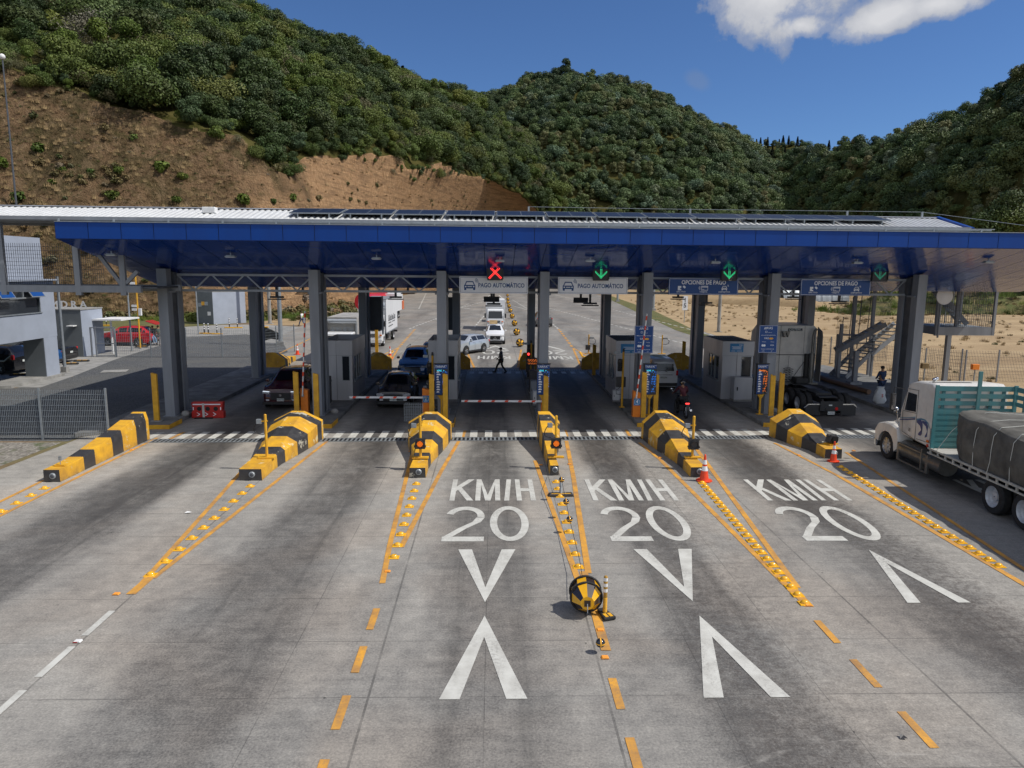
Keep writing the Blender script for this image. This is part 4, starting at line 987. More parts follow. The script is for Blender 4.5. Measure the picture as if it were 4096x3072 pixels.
# ---- forest as stuff: instances of the crowns scattered on the hillside faces
def scatter(name,label,pts,meshes,kind='stuff'):
    """pts: (co,scale,meshindex). builds geometry-node instances (one object)"""
    me=bpy.data.meshes.new(name); me.from_pydata([p[0] for p in pts],[],[])
    sa=me.attributes.new('sc','FLOAT','POINT'); sa.data.foreach_set('value',[p[1] for p in pts])
    ia=me.attributes.new('ix','INT','POINT'); ia.data.foreach_set('value',[p[2] for p in pts])
    ra=me.attributes.new('rz','FLOAT','POINT'); ra.data.foreach_set('value',[random.uniform(0,6.28) for _ in pts])
    o=bpy.data.objects.new(name,me); COL.objects.link(o); o['kind']=kind; o['label']=label; o['category']='vegetation'
    ng=bpy.data.node_groups.new(name,'GeometryNodeTree'); ng.interface.new_socket('Geometry',in_out='INPUT',socket_type='NodeSocketGeometry'); ng.interface.new_socket('Geometry',in_out='OUTPUT',socket_type='NodeSocketGeometry')
    gi=ng.nodes.new('NodeGroupInput'); go=ng.nodes.new('NodeGroupOutput'); ip=ng.nodes.new('GeometryNodeInstanceOnPoints')
    cl=bpy.data.collections.new(name+'_src')
    for i,mm in enumerate(meshes):
        q=bpy.data.objects.new('%s_kind_%02d'%(name,i),mm); cl.objects.link(q)
    ci=ng.nodes.new('GeometryNodeCollectionInfo'); ci.inputs['Collection'].default_value=cl; ci.inputs['Separate Children'].default_value=True; ci.inputs['Reset Children'].default_value=True
    def attr(n,ty):
        a=ng.nodes.new('GeometryNodeInputNamedAttribute'); a.data_type=ty; a.inputs[0].default_value=n; return a.outputs[0]
    ng.links.new(gi.outputs[0],ip.inputs['Points']); ng.links.new(ci.outputs[0],ip.inputs['Instance']); ip.inputs['Pick Instance'].default_value=True
    ng.links.new(attr('ix','INT'),ip.inputs['Instance Index']); ng.links.new(attr('sc','FLOAT'),ip.inputs['Scale'])
    cx=ng.nodes.new('ShaderNodeCombineXYZ'); ng.links.new(attr('rz','FLOAT'),cx.inputs[2]); ng.links.new(cx.outputs[0],ip.inputs['Rotation'])
    ng.links.new(ip.outputs[0],go.inputs[0]); md=o.modifiers.new('scatter','NODES'); md.node_group=ng
    return o
def surf_points(Vv,rown,ss,s0,s1,spacing,rnd):
    pts=[]; nc=len(Vv)//rown-1
    for i in range(nc):
        for j in range(rown-1):
            if not(s0<=ss[j]<s1): continue
            a,b,c,d=Vv[i*rown+j],Vv[(i+1)*rown+j],Vv[(i+1)*rown+j+1],Vv[i*rown+j+1]
            ar=((b-a).cross(d-a)).length
            e=ar/(spacing*spacing); k=int(e)+(1 if rnd.random()<e-int(e) else 0)
            for _ in range(k):
                u,v=rnd.random(),rnd.random(); pts.append((a.lerp(b,u)).lerp(d.lerp(c,u),v))
    return pts
rnd=random.Random(42)
pa=surf_points(VA,rA,sA,1.0,9.5,3.35,rnd)
print('hill A trees',len(pa))
from mathutils import noise as MN0
def species(p,near=True):
    v=MN0.noise(Vector((p.x*.035,p.y*.035,p.z*.05)))+rnd.gauss(0,.28)
    if v<-.28: return 1
    if v<-.1: return 5
    if v<.12: return 0
    if v<.32: return 2
    if v<.5: return 3
    return 4 if near and rnd.random()<.5 else 3
pA=[(p,rnd.choice((.38,.48,.58,.68,.78,.98))*rnd.uniform(.85,1.2),species(p) if rnd.random()<.94 else 6) for p in pa]
pa2=surf_points(VA,rA,sA,.93,1.10,3.2,rnd); pA+=[(p,rnd.uniform(.22,.5),rnd.randrange(7)) for p in pa2]
scatter('forest','dense mixed forest covering the near hillside above the earth cut',pA,CR_N+[CR_B])
pb=surf_points(VB,rB,sB,.0,9.5,4.3,rnd); print('B',len(pb)); 
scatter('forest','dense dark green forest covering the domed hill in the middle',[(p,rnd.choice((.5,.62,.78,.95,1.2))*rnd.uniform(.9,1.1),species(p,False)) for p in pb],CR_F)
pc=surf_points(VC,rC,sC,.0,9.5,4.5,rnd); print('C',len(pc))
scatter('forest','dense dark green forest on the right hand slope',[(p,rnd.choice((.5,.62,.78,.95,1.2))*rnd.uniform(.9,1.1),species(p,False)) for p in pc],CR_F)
pd=surf_points(VD,rD,sD,.0,9.5,9,rnd); print('D',len(pd))
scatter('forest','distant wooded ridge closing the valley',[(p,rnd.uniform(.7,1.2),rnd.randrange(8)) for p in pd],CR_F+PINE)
# ---- individually recognisable trees
def tree(co,crown,trunk,s,rz,label,group,name='tree',cat='tree',lift=3.5):
    o=thing(name,label,cat,co,rz,group); o.scale=(s,s,s)
    c=bpy.data.objects.new('crown',crown); COL.objects.link(c); c.parent=o; c.location=(0,0,lift-1)
    tk=bpy.data.objects.new('trunk',trunk); COL.objects.link(tk); tk.parent=o
    return o
def skyline(px,d,V,rown,ss,smax): # ridge vertex nearest a photo column
    best=None
    for i in range(0,len(V)//rown):
        j=smax; p=V[i*rown+j]; q=Vector(p)-Vector((0,0,CH)); z=q.dot(CF); x=2048+F*q.dot(CR)/z
        if best is None or abs(x-px)<best[0]: best=(abs(x-px),p)
    return Vector(best[1])
jr=lambda ss: max(i for i,s in enumerate(ss) if s<8.9)
for px,s,lb in ((985,1.5,'tall airy tree where the near hill skyline leaves the top of the picture'),(1180,1.2,'rounded tree on the skyline of the near hill left of the pines'),(1740,1.3,'lone round tree standing above the lower end of the near hill skyline'),(1845,1.1,'round tree on the skyline just above the gap between the two hills')):
    tree(skyline(px,0,VA,rA,sA,jr(sA)),CR_N[0],TR_N[0],s,px,lb,None)
for k,px in enumerate(range(1280,1740,15)):
    tree(skyline(px,0,VA,rA,sA,jr(sA))+Vector((rnd.uniform(-3,3),rnd.uniform(-3,9),-1)),PINE[k%2],TR_N[1],rnd.uniform(.65,1.0),k,'dark pine in the row along the skyline of the near hill','pines on the near hill skyline','pine_tree','tree',.5)
for px,s,lb in ((2258,1.25,'tall dark tree poking above the summit of the domed hill'),(2500,.9,'small rounded tree on the right shoulder of the domed hill summit')):
    tree(skyline(px,0,VB,rB,sB,jr(sB)),CR_F[1],TR_N[0],s,px,lb,None)
for px,s,lb in ((3690,.8,'umbrella shaped tree lowest on the right skyline'),(3775,1.0,'tall spreading tree next up the right skyline'),(3860,.8,'dark spreading tree in the middle of the right skyline'),(3960,.85,'tree standing clear of the slope near the top of the right skyline')):
    tree(skyline(px,0,VC,rC,sC,jr(sC)),CR_F[2],TR_N[1],s,px,lb,None,lift=4.6)
for k,(px,py,s) in enumerate(((3960,905,.9),(4030,880,1.0),(4085,895,.9),(3905,925,.7))):
    p=at(px,py,150); p.z=max(-.1,p.z-4.2*s*1.6) if False else -.1
    tree(Vector((at(px,py,150).x,at(px,py,150).y,at(px,py,150).z-4.0*s-1.5)),CR_N[k],TR_N[0],s,k,('bright green tree behind the right end of the roof','large pale green tree behind the right end of the roof','green tree at the right edge behind the roof','small green tree just above the blue gable trim')[k],None)
# bushes standing singly on the dry cut slope
bush=None
def on_slope(px,py,V=VA,rown=rA,ss=sA):
    best=None
    for i in range(len(V)//rown):
        for j,s in enumerate(ss):
            if s>1.02: break
            q=Vector(V[i*rown+j])-Vector((0,0,CH)); z=q.dot(CF); x=2048+F*q.dot(CR)/z; y=1536+F*q.dot(CD)/z
            dd=(x-px)**2+(y-py)**2
            if best is None or dd<best[0]: best=(dd,V[i*rown+j])
    return Vector(best[1])
BM=crown_mesh('bush_leaves',900,260,1.1,.7,.30,'leaf_bright',5,.0); 
for px,py,s in ((168,600,1.2),(14,672,1.0),(255,668,.7),(660,675,1.2),(725,705,.8),(745,706,.7),(474,690,.9),(540,560,.7),(205,725,.6),(450,805,1.1),(75,815,1.1),(975,805,1.2),(1090,808,.6),(1180,800,1.1),(707,800,.8),(365,700,.6)):
    p=on_slope(px,py); o=bpy.data.objects.new('bush',BM); COL.objects.link(o); o.location=p+Vector((0,-.3,-.3)); o.scale=(s*.95,)*3; o.rotation_euler=(0,0,px)
    tag(o,'small bright green bush growing alone on the dry brown cut slope','bush','bushes on the dry cut slope')
# dry grass on the cut: stuff
gm=MB(); r2=random.Random(5)
for i in range(46):
    a=r2.uniform(0,6.28); r=r2.uniform(0,.55); x,y=r*math.cos(a),r*math.sin(a); h=r2.uniform(.25,.7); w=.03
    gm.add([(x-w,y,0),(x+w,y,0),(x+r2.uniform(-.25,.25),y+r2.uniform(-.25,.25),h)],[(0,1,2)])
TUFT=gm.mesh('tuft',['dry_straw'])
leafmat('weed',(.12,.10,.04),(.16,.12,.05),(.07,.085,.025))
gm2=MB()
for i in range(40):
    a=r2.uniform(0,6.28); r=r2.uniform(0,.4); x,y=r*math.cos(a),r*math.sin(a); h=r2.uniform(.1,.4); w=.04
    gm2.add([(x-w,y,0),(x+w,y,.02),(x+r2.uniform(-.25,.25),y+r2.uniform(-.25,.25),h)],[(0,1,2)])
WEED=gm2.mesh('weed_tuft',['weed'])
GREENM=crown_mesh('shrub',901,150,.9,.5,.22,'weed',4,.0)
pg=surf_points(VA,rA,sA,.0,1.0,.95,rnd); print('grass',len(pg))
pg=[p for p in pg if rnd.random()<(1.0 if p.x<-40 else .12)]
def slope_kind(p):
    v=MN0.noise(Vector((p.x*.05,p.y*.05,p.z*.09)))
    return rnd.random()<(.30 if v>.22 else .02)
scatter('dry_grass','dry brown grass and low scrub on the cut slope',[(p,rnd.uniform(.45,1.15),2 if slope_kind(p) else rnd.choice((0,0,1))) for p in pg],[TUFT,WEED,GREENM])
# ================= CRASH BARRIERS, BOLLARDS, GATES, MARKERS
def cbar(cx,y0,yb,wn,wbl,wbr,hn,hp,label,bands,cap_l=None,flip=False,ptw=.25,obliq=0.0):
    """wedge barrier. nose at y0, back at yb; widths at nose (half) and at the back (left,right); heights nose/peak"""
    o=thing('crash_barrier',label,'barrier',(cx,(y0+yb)/2,0),0,None)
    Ln=yb-y0; prof=[(0,hn,hn,0),(.20,hn*1.1,hn*1.03,0.0),(.34,hn*1.1+.10,hn*1.1,.10),(.60,hn+.40*(hp-hn)/.8,hn*1.35,.55),(.82,hn+.82*(hp-hn),hn*1.75,.86),(1,hp,hn*2.05,1)]
    def sec(t):
        for a,b in zip(prof,prof[1:]):
            if t<=b[0]+1e-9:
                u=(t-a[0])/(b[0]-a[0]); zt,zs,w=[a[i]+(b[i]-a[i])*u for i in(1,2,3)]; break
        wl=wn+(wbl-wn)*w; wr=wn+(wbr-wn)*w; tl=wn*(1-.0*w)+( -wn+ptw)*min(1,w*1.5); 
        tl=min(tl,wl-.005) if w>0 else wn
        y=y0+Ln*t-(y0+yb)/2; q=.012
        tl_=min(tl,wl-.01); tr_=min(tl,wr-.01)
        return [(-wl-q,y,0),(-wl,y,zs),(-tl_,y,zt),(tr_,y,zt),(wr,y,zs),(wr+q,y,0)]
    ts=sorted(set([0,1]+[p[0] for p in prof]+list(bands)))
    rs=[[Vector(v) for v in sec(t)] for t in ts]
    mi=[]
    for a,b in zip(ts,ts[1:]):
        k=sum(1 for q in bands if q<=a+1e-6); mi.append(k%2)
    mb=MB(); mb.rings(rs,mi,cap=False)
    n=6; mb.add(rs[0],[tuple(range(n))],1); mb.add(rs[-1],[tuple(range(n))],0)
    mb.xf(Matrix.Rotation(math.pi,4,'Z')) if flip else None
    mb.build('body',['yellow_bar','black_paint'],o,bevel=.018)
    return o
def reflector(par,x,y,z,r=.1,lit=False):
    MB().lathe([(r,0),(r,-.03),(r*.8,-.05)],(x,y,z),'Y',14).build('lamp_ring','galv',par); MB().lathe([(r*.75,-.045),(r*.4,-.065)],(x,y,z),'Y',14).build('lamp_lens','steel_dark',par)
B3=[.17,.29,.50,.64,.82,.95]
bb=[(-14.07,22.8,28.75,.25,.62,.33,.40,1.12,'yellow and black crash barrier at the far left beside the mesh fence',[.235,.35,.54,.66,.83,.965]),
 (-7.84,22.98,28.95,.36,.95,.98,.38,1.14,'yellow and black crash barrier with chipped paint in front of the maroon car',[.27,.385,.55,.71,.88,.965]),
 (-2.47,23.3,28.95,.26,.93,.80,.34,1.12,'yellow and black crash barrier with a lit amber lamp, left of the KM/H letters',B3),
 (2.09,23.6,29.1,.14,.24,.66,.34,1.12,'narrowest yellow and black crash barrier, in front of the orange cabinet with a lowered arm',[.12,.24,.46,.60,.80,.93]),
 (6.91,23.4,29.15,.25,.75,.98,.34,1.16,'yellow and black crash barrier with an orange cone standing at its nose, unlit lamp',B3),
 (12.65,25.85,29.6,.31,.98,.95,.36,1.16,'short yellow and black crash barrier next to the foreground truck',[.20,.44,.66,.86])]
BAR=[cbar(*a) for a in bb]
for (cx,y0,yb,*r),o in zip(bb,BAR): reflector(o,r[0]*.15,y0-(y0+yb)/2-.0,.2,.10)
# patches of worn paint on barrier 2 (stay in place, part of the paint)
def pole_on(par,cx,y,h0,h1,box=None,sig=None,label=None):
    o=thing('signal_pole',label,'signal post',(cx,y,h0),0,None)
    MB().cyl((0,0,0),(0,0,h1-h0),.045,n=12).lathe([(.045,h1-h0),(.03,h1-h0+.02)],n=12).build('post','yellow_paint',o,smooth=40)
    MB().box(-.28,.28,-.14,.06,0,.05).build('base_plate','yellow_paint',o)
    if box:
        bz=box; MB().box(-.30,-.13,-.05,.06,bz-.09,bz+.07).build('junction_box','galv',o,bevel=.01)
        MB().box(-.13,.07,-.025,.025,bz-.02,bz+.02).build('clamp','yellow_paint',o)
        pts=[(-.3,0,bz-.05)]+[(-.3-.10*math.sin(t*.35),0,bz-.05-.055*t) for t in range(1,7)]+[(-.22,0,bz-.45),(-.1,0,bz-.47),(0,0,bz-.42)]
        MB().tube(pts,.014,6).build('cable','black',o,smooth=60)
    if sig:
        sz=sig[0]; MB().box(-.17,.17,-.16,-.02,sz-.18,sz+.18).box(-.2,.2,-.17,-.15,sz+.15,sz+.2).box(-.2,-.17,-.2,-.05,sz-.12,sz-.06).box(.17,.2,-.2,-.05,sz-.12,sz-.06).lathe([(.14,-.16),(.14,-.24)],(0,0,sz),'Y',16,cap=False).build('signal_head','black_paint',o)
        MB().lathe([(.115,-.162),(.115,-.175)],(0,0,sz),'Y',18).build('lens','black_paint' if not sig[1] else 'black',o)
        if sig[1]:
            g=MB()
            for i in range(-4,5):
                for j in range(-4,5):
                    if i*i+j*j<=18: g.box(i*.023-.0095,i*.023+.0095,-.18,-.176,sz+j*.023-.0095,sz+j*.023+.0095)
            g.build('led_dots','amber',o)
    return o
pole_on(None,-7.68,24.25,.42,1.92,box=1.28,label='bare yellow post with a looped cable on the barrier with chipped paint')
pole_on(None,-2.47,24.35,.40,1.86,box=1.15,sig=(.53,True),label='yellow post with a lit amber lamp left of the KM/H letters')
pole_on(None,2.20,24.45,.40,1.86,box=1.15,sig=(.53,True),label='yellow post with a lit amber lamp on the narrowest barrier')
pole_on(None,6.98,24.45,.40,1.86,box=1.15,sig=(.50,False),label='yellow post with an unlit lamp behind the orange cone')
# fallen signal head on barrier 6
o=thing('signal_lamp','black signal lamp head without a post on the barrier beside the foreground truck','signal',(12.85,26.5,.40),R(20))
MB().box(-.22,.2,-.16,.16,0,.04).build('plate','yellow_paint',o); MB().obox((0,0,.2),(.36,.24,.3),Matrix.Rotation(R(12),3,'Y')).box(-.2,.2,-.06,.06,.3,.37).build('head','black_paint',o,bevel=.02); MB().lathe([(.13,-.12),(.14,-.2)],(0,0,.2),'Y',14).build('visor','black',o)
# small antenna box on barrier 1
o=thing('barrier_sensor','small grey sensor standing on the nose of the far left barrier','sensor',(-14.0,23.2,.42)); MB().box(-.16,.16,-.06,.06,0,.05).build('plate','yellow_paint',o); MB().cyl((0,0,.05),(0,0,.2),.012).box(-.04,.04,-.03,.03,.2,.32).build('head','galv',o)
# ---- steel bollards (square posts)
def bollard(x,y,h,label,z=.18,w=.11,ft=True,group=None,lean=0,mname='yellow_paint',slab=False):
    o=thing('square_bollard',label,'bollard',(x,y,z),0,group)
    if slab: MB().box(-w,-w+.06,-.05,.05,0,h+.04).box(-w+.06,w,-.05,.05,0,h-.01).build('post',mname,o)
    else: MB().prism([(-w,0),(w,0),(w,h-.06),(-w,h)],-.06,.06,'Y').box(-w-.0,-w+.03,-.066,-.06,.05,h-.02).build('post',mname,o)
    if ft: MB().box(-w*1.9,w*1.9,-.17,.17,-.01,.05).build('footing','concrete',o,bevel=.02)
    return o
bollard(-14.62,YY(-14.6,31.9),2.14,'tall yellow post on the left kerb beside the mesh fence')
bollard(-7.78,YY(-7.8,32.05),2.1,'yellow post directly before the second column from the left',ft=False)
bollard(-8.9,YY(-8.9,33.0),2.05,'yellow post beside the raised barrier arm at the maroon car',ft=False)
bollard(-2.74,YY(-2.7,32.4),2.02,'yellow post left of the tariff board at lane two',ft=False)
bollard(-2.12,YY(-2.1,32.3),2.05,'yellow post right of the tariff board at lane two',ft=False)
bollard(2.42,YY(2.4,32.3),1.95,'yellow post in front of the tariff board on the narrow middle island',ft=False)
bollard(6.92,YY(6.9,32.3),2.12,'yellow post between the tariff board and the orange cabinet numbered four',ft=False)
bollard(7.62,YY(7.6,32.9),1.95,'yellow post right of the tariff board near the motorcycle',ft=False)
bollard(12.93,YY(12.9,32.3),1.95,'left one of two yellow posts by the tractor unit',slab=True)
bollard(13.48,YY(13.5,32.6),2.0,'right one of two yellow posts by the tractor unit',slab=True)
# far side bollards
for px,py,h,lb in ((1050,1490,1.9,'dark yellow post by the left cone behind the maroon car'),(2375,1500,2.0,'brown post at the far end of the booth with the light blue notice'),(2732,1480,2.0,'brownish slab post right behind the white van'),(1508,1440,2.4,'brown post at the far end of the second booth')):
    p=gp(px,py,.18); bollard(p.x,p.y,h,lb,ft=False,mname='yellow_paint')
# ---- toll gates: orange cabinet with red/white arm
def gate(x,b,num,arm,label,side=-1,L_=3.5,az=.0,ah=1.0,pend=False):
    y=YY(x,b); o=thing('toll_gate',label,'barrier gate',(x,y,.18),0,None)
    MB().prism([(-.17,0),(.17,0),(.17,1.13),(-.17,1.22)],-.16,.16,'Y').build('cabinet','orange',o,bevel=.015)
    MB().box(-.15,.15,-.172,-.162,.62,.9).build('door_panel','orange',o)
    if num:
        g=MB().box(-.15,.15,-.20,-.185,.56,.88,0); 
        arc(g,0,.72,.125,0,360,.012,lambda a,c:(a,-.2035,c),1,24); g.text(num,(0,-.202,.725),(1,0,0),(0,0,1),.22,1,bold=.02); g.build('number_plate',['sign_cyan','sign_white'],o)
    q=MB(); n=14
    if arm=='down':
        x0,x1=side*.12,side*L_; zz=ah
        q.box(min(x0,x1),max(x0,x1),-.25,-.205,zz-.045,zz+.045,0)
        for i in range(int(L_/.62)):
            a=x1-side*(.12+i*.62); b_=a-side*.2
            lo,hi=sorted((a,b_)); q.add([(lo,-.2525,zz-.04),(hi-.05,-.2525,zz-.04),(hi,-.2525,zz+.04),(lo+.05,-.2525,zz+.04)],[(0,1,2,3)],1)
            q.add([(lo+.05,-.25,zz+.0455),(hi,-.25,zz+.0455),(hi,-.205,zz+.0455),(lo+.05,-.205,zz+.0455)],[(0,1,2,3)],1)
        q.build('arm',['white_paint','cone_red'],o)
        MB().cyl((0,-.16,zz),(0,-.26,zz),.06,n=14).build('pivot','galv',o)
        if pend: MB().box(.10,.14,-.26,-.21,.25,zz+.045).build('support_rod','white_paint',o)
    elif arm=='up':
        top=Vector((.20+az,-.23,4.75)); bot=Vector((-.05,-.23,.9)); d=(top-bot)
        q.bar(bot,top,.11,.045,0)
        for i in range(8):
            c=bot+d*(.12+i*.115); c2=c+d*.05; q.bar(c+Vector((0,-.003,0)),c2+Vector((0,-.003,0)),.112,.051,1)
        q.build('arm',['white_paint','cone_red'],o); MB().cyl((-.05,-.16,.9),(-.05,-.26,.9),.06,n=14).build('pivot','galv',o)
    return o
gate(-8.62,33.4,None,'up','orange gate cabinet with a raised striped arm beside the maroon car',az=.0)
gate(-3.08,33.4,'2','down','orange gate cabinet numbered two with its striped arm lowered in front of the black car',L_=3.5,ah=.80)
gate(2.42,33.1,None,'down','orange gate cabinet on the narrow middle island, arm lowered across the empty lane',L_=3.85,ah=.66,pend=True)
gate(6.62,32.5,'4','up','orange gate cabinet numbered four with a raised striped arm',az=.1)
# ---- tariff boards
def tariff(x,b,label,col='led_cyan',z0=1.15,w=.6,ang=0.0):
    y=YY(x,b); o=thing('tariff_board',label,'display board',(x,y,.18),ang,None)
    MB().box(-w/2,w/2,-.06,.06,z0-.18,2.40).box(-w/2-.03,w/2+.03,-.12,.06,2.40,2.43).build('cabinet','black_paint',o)
    g=MB().box(-w/2+.02,w*.02,-.066,-.062,z0-.15,2.02,0).box(-w/2+.02,w/2-.02,-.067,-.063,2.18,2.38,0)
    g.text('TARIFA',(-.05,-.066,2.28),(1,0,0),(0,0,1),.14,1,bold=.008); g.text('VAS',(.21,-.066,2.33),(1,0,0),(0,0,1),.07,1)
    rr=random.Random(3)
    for i in range(9):
        z=z0-.06+i*.115; wl=.10+.10*rr.random(); g.box(-.22,-.22+wl,-.072,-.068,z,z+.045,1); g.box(-.2,-.2+wl*.7,-.072,-.068,z+.045,z+.07,1)
    g.build('vehicle_list',['sign_blue','sign_white'],o)
    g=MB()
    for i in range(9):
        for k in range(8):
            if rr.random()<.62:
                z=z0-.06+i*.115; xx=.05+k*.028
                for q in range(3):
                    if rr.random()<.7: g.box(xx,xx+.016,-.07,-.066,z+q*.026,z+q*.026+.016)
    g.build('price_digits','led_blue' if col!='led_orange' else 'led_orange',o)
    g=MB(); g.text('VIAS  +' if col!='led_orange' else 'Efectivo',(-.03,-.064,2.1),(1,0,0),(0,0,1),.11,0,bold=.01); g.build('message_line',col,o)
    m_=MB(); m_.cyl((0,0,0),(0,0,z0-.18),.05,n=10).prism([(-.05,z0-.38),(.05,z0-.38),(.2,z0-.18),(-.2,z0-.18)],-.03,.03,'Y').box(-.14,.14,-.1,.1,0,.03); m_.build('stand','yellow_paint',o)
    return o
tariff(-2.33,32.85,'blue lit tariff board between two yellow posts at lane two')
tariff(2.33,32.85,'blue lit tariff board on the narrow middle island')
tariff(7.3,32.85,'blue lit tariff board in front of the white van',ang=R(8))
tariff(12.62,32.9,'tariff board with orange message next to the tractor unit','led_orange',ang=R(14))
# ---- tall blue information sign fixed to the column
def vas(x0,x1,z0,z1,b,label):
    cx=(x0+x1)/2; o=thing('information_sign',label,'sign',(cx,YY(cx,b),z0),0,None); w=x1-x0; h=z1-z0
    g=MB().box(-w/2,w/2,-.02,.02,0,h); g.build('panel','sign_blue',o)
    g=MB(); to3=lambda a,c:(a,-.024,c); rrect(g,-w/2+.012,w/2-.012,.012,h-.012,.01,to3,0)
    T_=lambda s,x,z,q,m_=0,sx=1: g.text(s,(x,-.022,z),(1,0,0),(0,0,1),q,m_,bold=.006,sx=sx)
    T_('VAS',.05,h-.13,.16); 
    for i in range(3): pl(g,[(-.22+i*.05,h-.18),(-.195+i*.05,h-.18),(-.155+i*.05,h-.08),(-.18+i*.05,h-.08)],to3,0)
    rrect(g,-.15,-.06,h-.34,h-.26,.012,to3,0); T_('EFECTIVO',.08,h-.33,.04)
    T_('MEDIOS DE PAGO ELECTRÓNICO',0,h-.46,.052,0,.85); T_('VAS',-.08,h-.60,.13); pl(g,[(.03,h-.61),(.08,h-.65),(.19,h-.65),(.25,h-.60),(.19,h-.56),(.08,h-.56)],to3,1)
    T_('Compass',-.18,h-.76,.05); T_('Prepago',.2,h-.76,.05)
    for xx in (-.24,-.16): 
        g.add([to3(xx+.055*math.cos(k*.524),h-.93+.055*math.sin(k*.524)) if xx<-.2 else (xx+.055*math.cos(k*.524),-.0265,h-.93+.055*math.sin(k*.524)) for k in range(12)],[tuple(range(12))],0)
    T_('VISA',.2,h-.92,.09); T_('RECARGA TU DISPOSITIVO EN',0,h-1.10,.052,0,.85); T_('USPEC',-.2,h-1.19,.05); T_('BIT',.2,h-1.19,.05)
    g.build('lettering',['sign_white','amber_flat'],o)
vas(6.48,7.34,3.10,4.36,32.7,'tall blue card payment sign on the column behind the raised arm of gate four')
vas(12.30,13.16,3.13,4.40,32.7,'tall blue card payment sign on the column left of the tractor unit')
# ---- delineator bumps (rows in front of the barriers)
bp=None
def bump(x,y,label,group):
    global bp
    if bp is None:
        bp=thing('road_stud',label,'road stud',(x,y,.004),0,group)
        MB().rings([[(sx*.128,sy*.105,0) for sx,sy in((-1,-1),(1,-1),(1,1),(-1,1))],[(sx*.12,sy*.095,.016) for sx,sy in((-1,-1),(1,-1),(1,1),(-1,1))]]).build('base','yellow_bump',bp)
        MB().rings([[Vector((math.cos(a*math.pi/8)*.092*c,math.sin(a*math.pi/8)*.075*c,.014+.068*s)) for a in range(16)] for c,s in((1,0),(.93,.4),(.7,.78),(.35,.97),(.05,1))]).build('dome','yellow_bump',bp,smooth=60)
        return bp
    return dup(bp,(x,y,.004),0,label,group)
def rowb(pts,where):
    for x,y in pts: bump(x,y,'yellow domed road stud %s'%where,'studs %s'%where)
rowb([(-13.88+.05*i*.8,22.08-.73*i) for i in range(6)],'in the row leading to the far left barrier')
rowb([(-7.63,22.3-.748*i) for i in range(10)],'before the barrier with chipped paint')
rowb([(-2.43+.011*i,22.56-.752*i) for i in range(9)],'before the barrier left of the KM/H letters')
rowb([(2.08-.008*i,22.78-.76*i) for i in range(11)],'in the row leading to the narrowest barrier')
rowb([(6.84-.015*i,22.66-.392*i) for i in range(23)],'in the close row behind the orange cone')
rowb([(12.36-.018*i,24.62-.378*i) for i in range(24)],'in the close row beside the foreground truck')
# far side close rows
rowb([(7.05-.0*i+ .03*i,54-.0*i+ .62*i) for i in range(12)],'in the far row right of the middle')
rowb([(-8.45+.01*i,51.5+.75*i) for i in range(13)],'in the far row beside the standing cone')
# ---- cones
def cone(x,y,z,label,h=.92,sc_=1.0,rz=0):
    o=thing('traffic_cone',label,'traffic cone',(x,y,z),rz,None); o.scale=(sc_,)*3
    MB().rings([[(math.cos(R(22.5+45*k))*.27,math.sin(R(22.5+45*k))*.27,z_) for k in range(8)] for z_ in(0,.035)]).build('base','cone_red',o)
    MB().lathe([(.165,.035),(.15,.08),(.105,.36)],n=20).lathe([(.078,.52),(.072,.58)],n=20).lathe([(.048,.73),(.035,.86),(.03,.9),(.012,.92)],n=20).build('cone_body','cone_red',o,smooth=50)
    MB().lathe([(.107,.36),(.079,.52)],n=20,cap=False).lathe([(.073,.58),(.05,.73)],n=20,cap=False).build('reflective_band','reflect_white',o,smooth=50)
    return o
cone(6.98,22.95,.004,'large orange cone with white bands at the nose of the barrier with the unlit lamp',sc_=.98)
p=gp(3333,1846); cone(p.x,p.y,.004,'orange cone with white bands at the nose of the short barrier beside the truck',sc_=.82,rz=.3)
p=gp(1560,1432); cone(p.x,p.y,.004,'orange cone standing on the far pavement left of the blue sport utility car')
p=gp(1070,1468); cone(p.x,p.y,.004,'orange cone beside the far barrier behind the maroon car',sc_=1.1)
p=gp(1190,1418); cone(p.x,p.y,.004,'red cone behind the raised arm at the maroon car',sc_=.95)
# ---- hanging balls, spring posts and the striped barrels
def ball(x,y,label,r=.17,z=.34,hang=True):
    o=thing('marker_ball',label,'marker ball',(x,y,z),0,None)
    MB().sph((0,0,0),r,16).build('ball','black_gloss',o,smooth=60)
    MB().lathe([(r*1.015,-.012),(r*1.015,.012)],n=24,cap=False).lathe([(r*1.012,-.012),(r*1.012,.012)],axis='X',n=24,cap=False).build('band','amber_flat',o)
    return o
def balls(px,py,sx,sy): 
    g=gp(sx,sy); return g
for x,y,z,lb in ((2.07,20.9,.64,'black ball with yellow bands nearest the narrow barrier'),(2.05,19.31,.48,'middle of the three black balls with yellow bands above the studs'),(2.03,18.16,.38,'black ball with yellow bands, lowest of the three above the studs'),(1.96,12.13,.19,'single black ball on the yellow line nearest the camera')):
    ball(x,y,lb,r=.085,z=z)
o=thing('marker_rope','thin dark cord strung between the marker balls and the striped barrel','cord',(2.1,20,0)); MB().tube([(-.02,3.4,.3),(-.05,1.6,.66),(-.03,.9,.64),(-.05,-.69,.48),(-.07,-1.84,.38),(-.12,-4.5,.35),(-.2,-5.8,.4)],.007,5).build('cord','black',o)
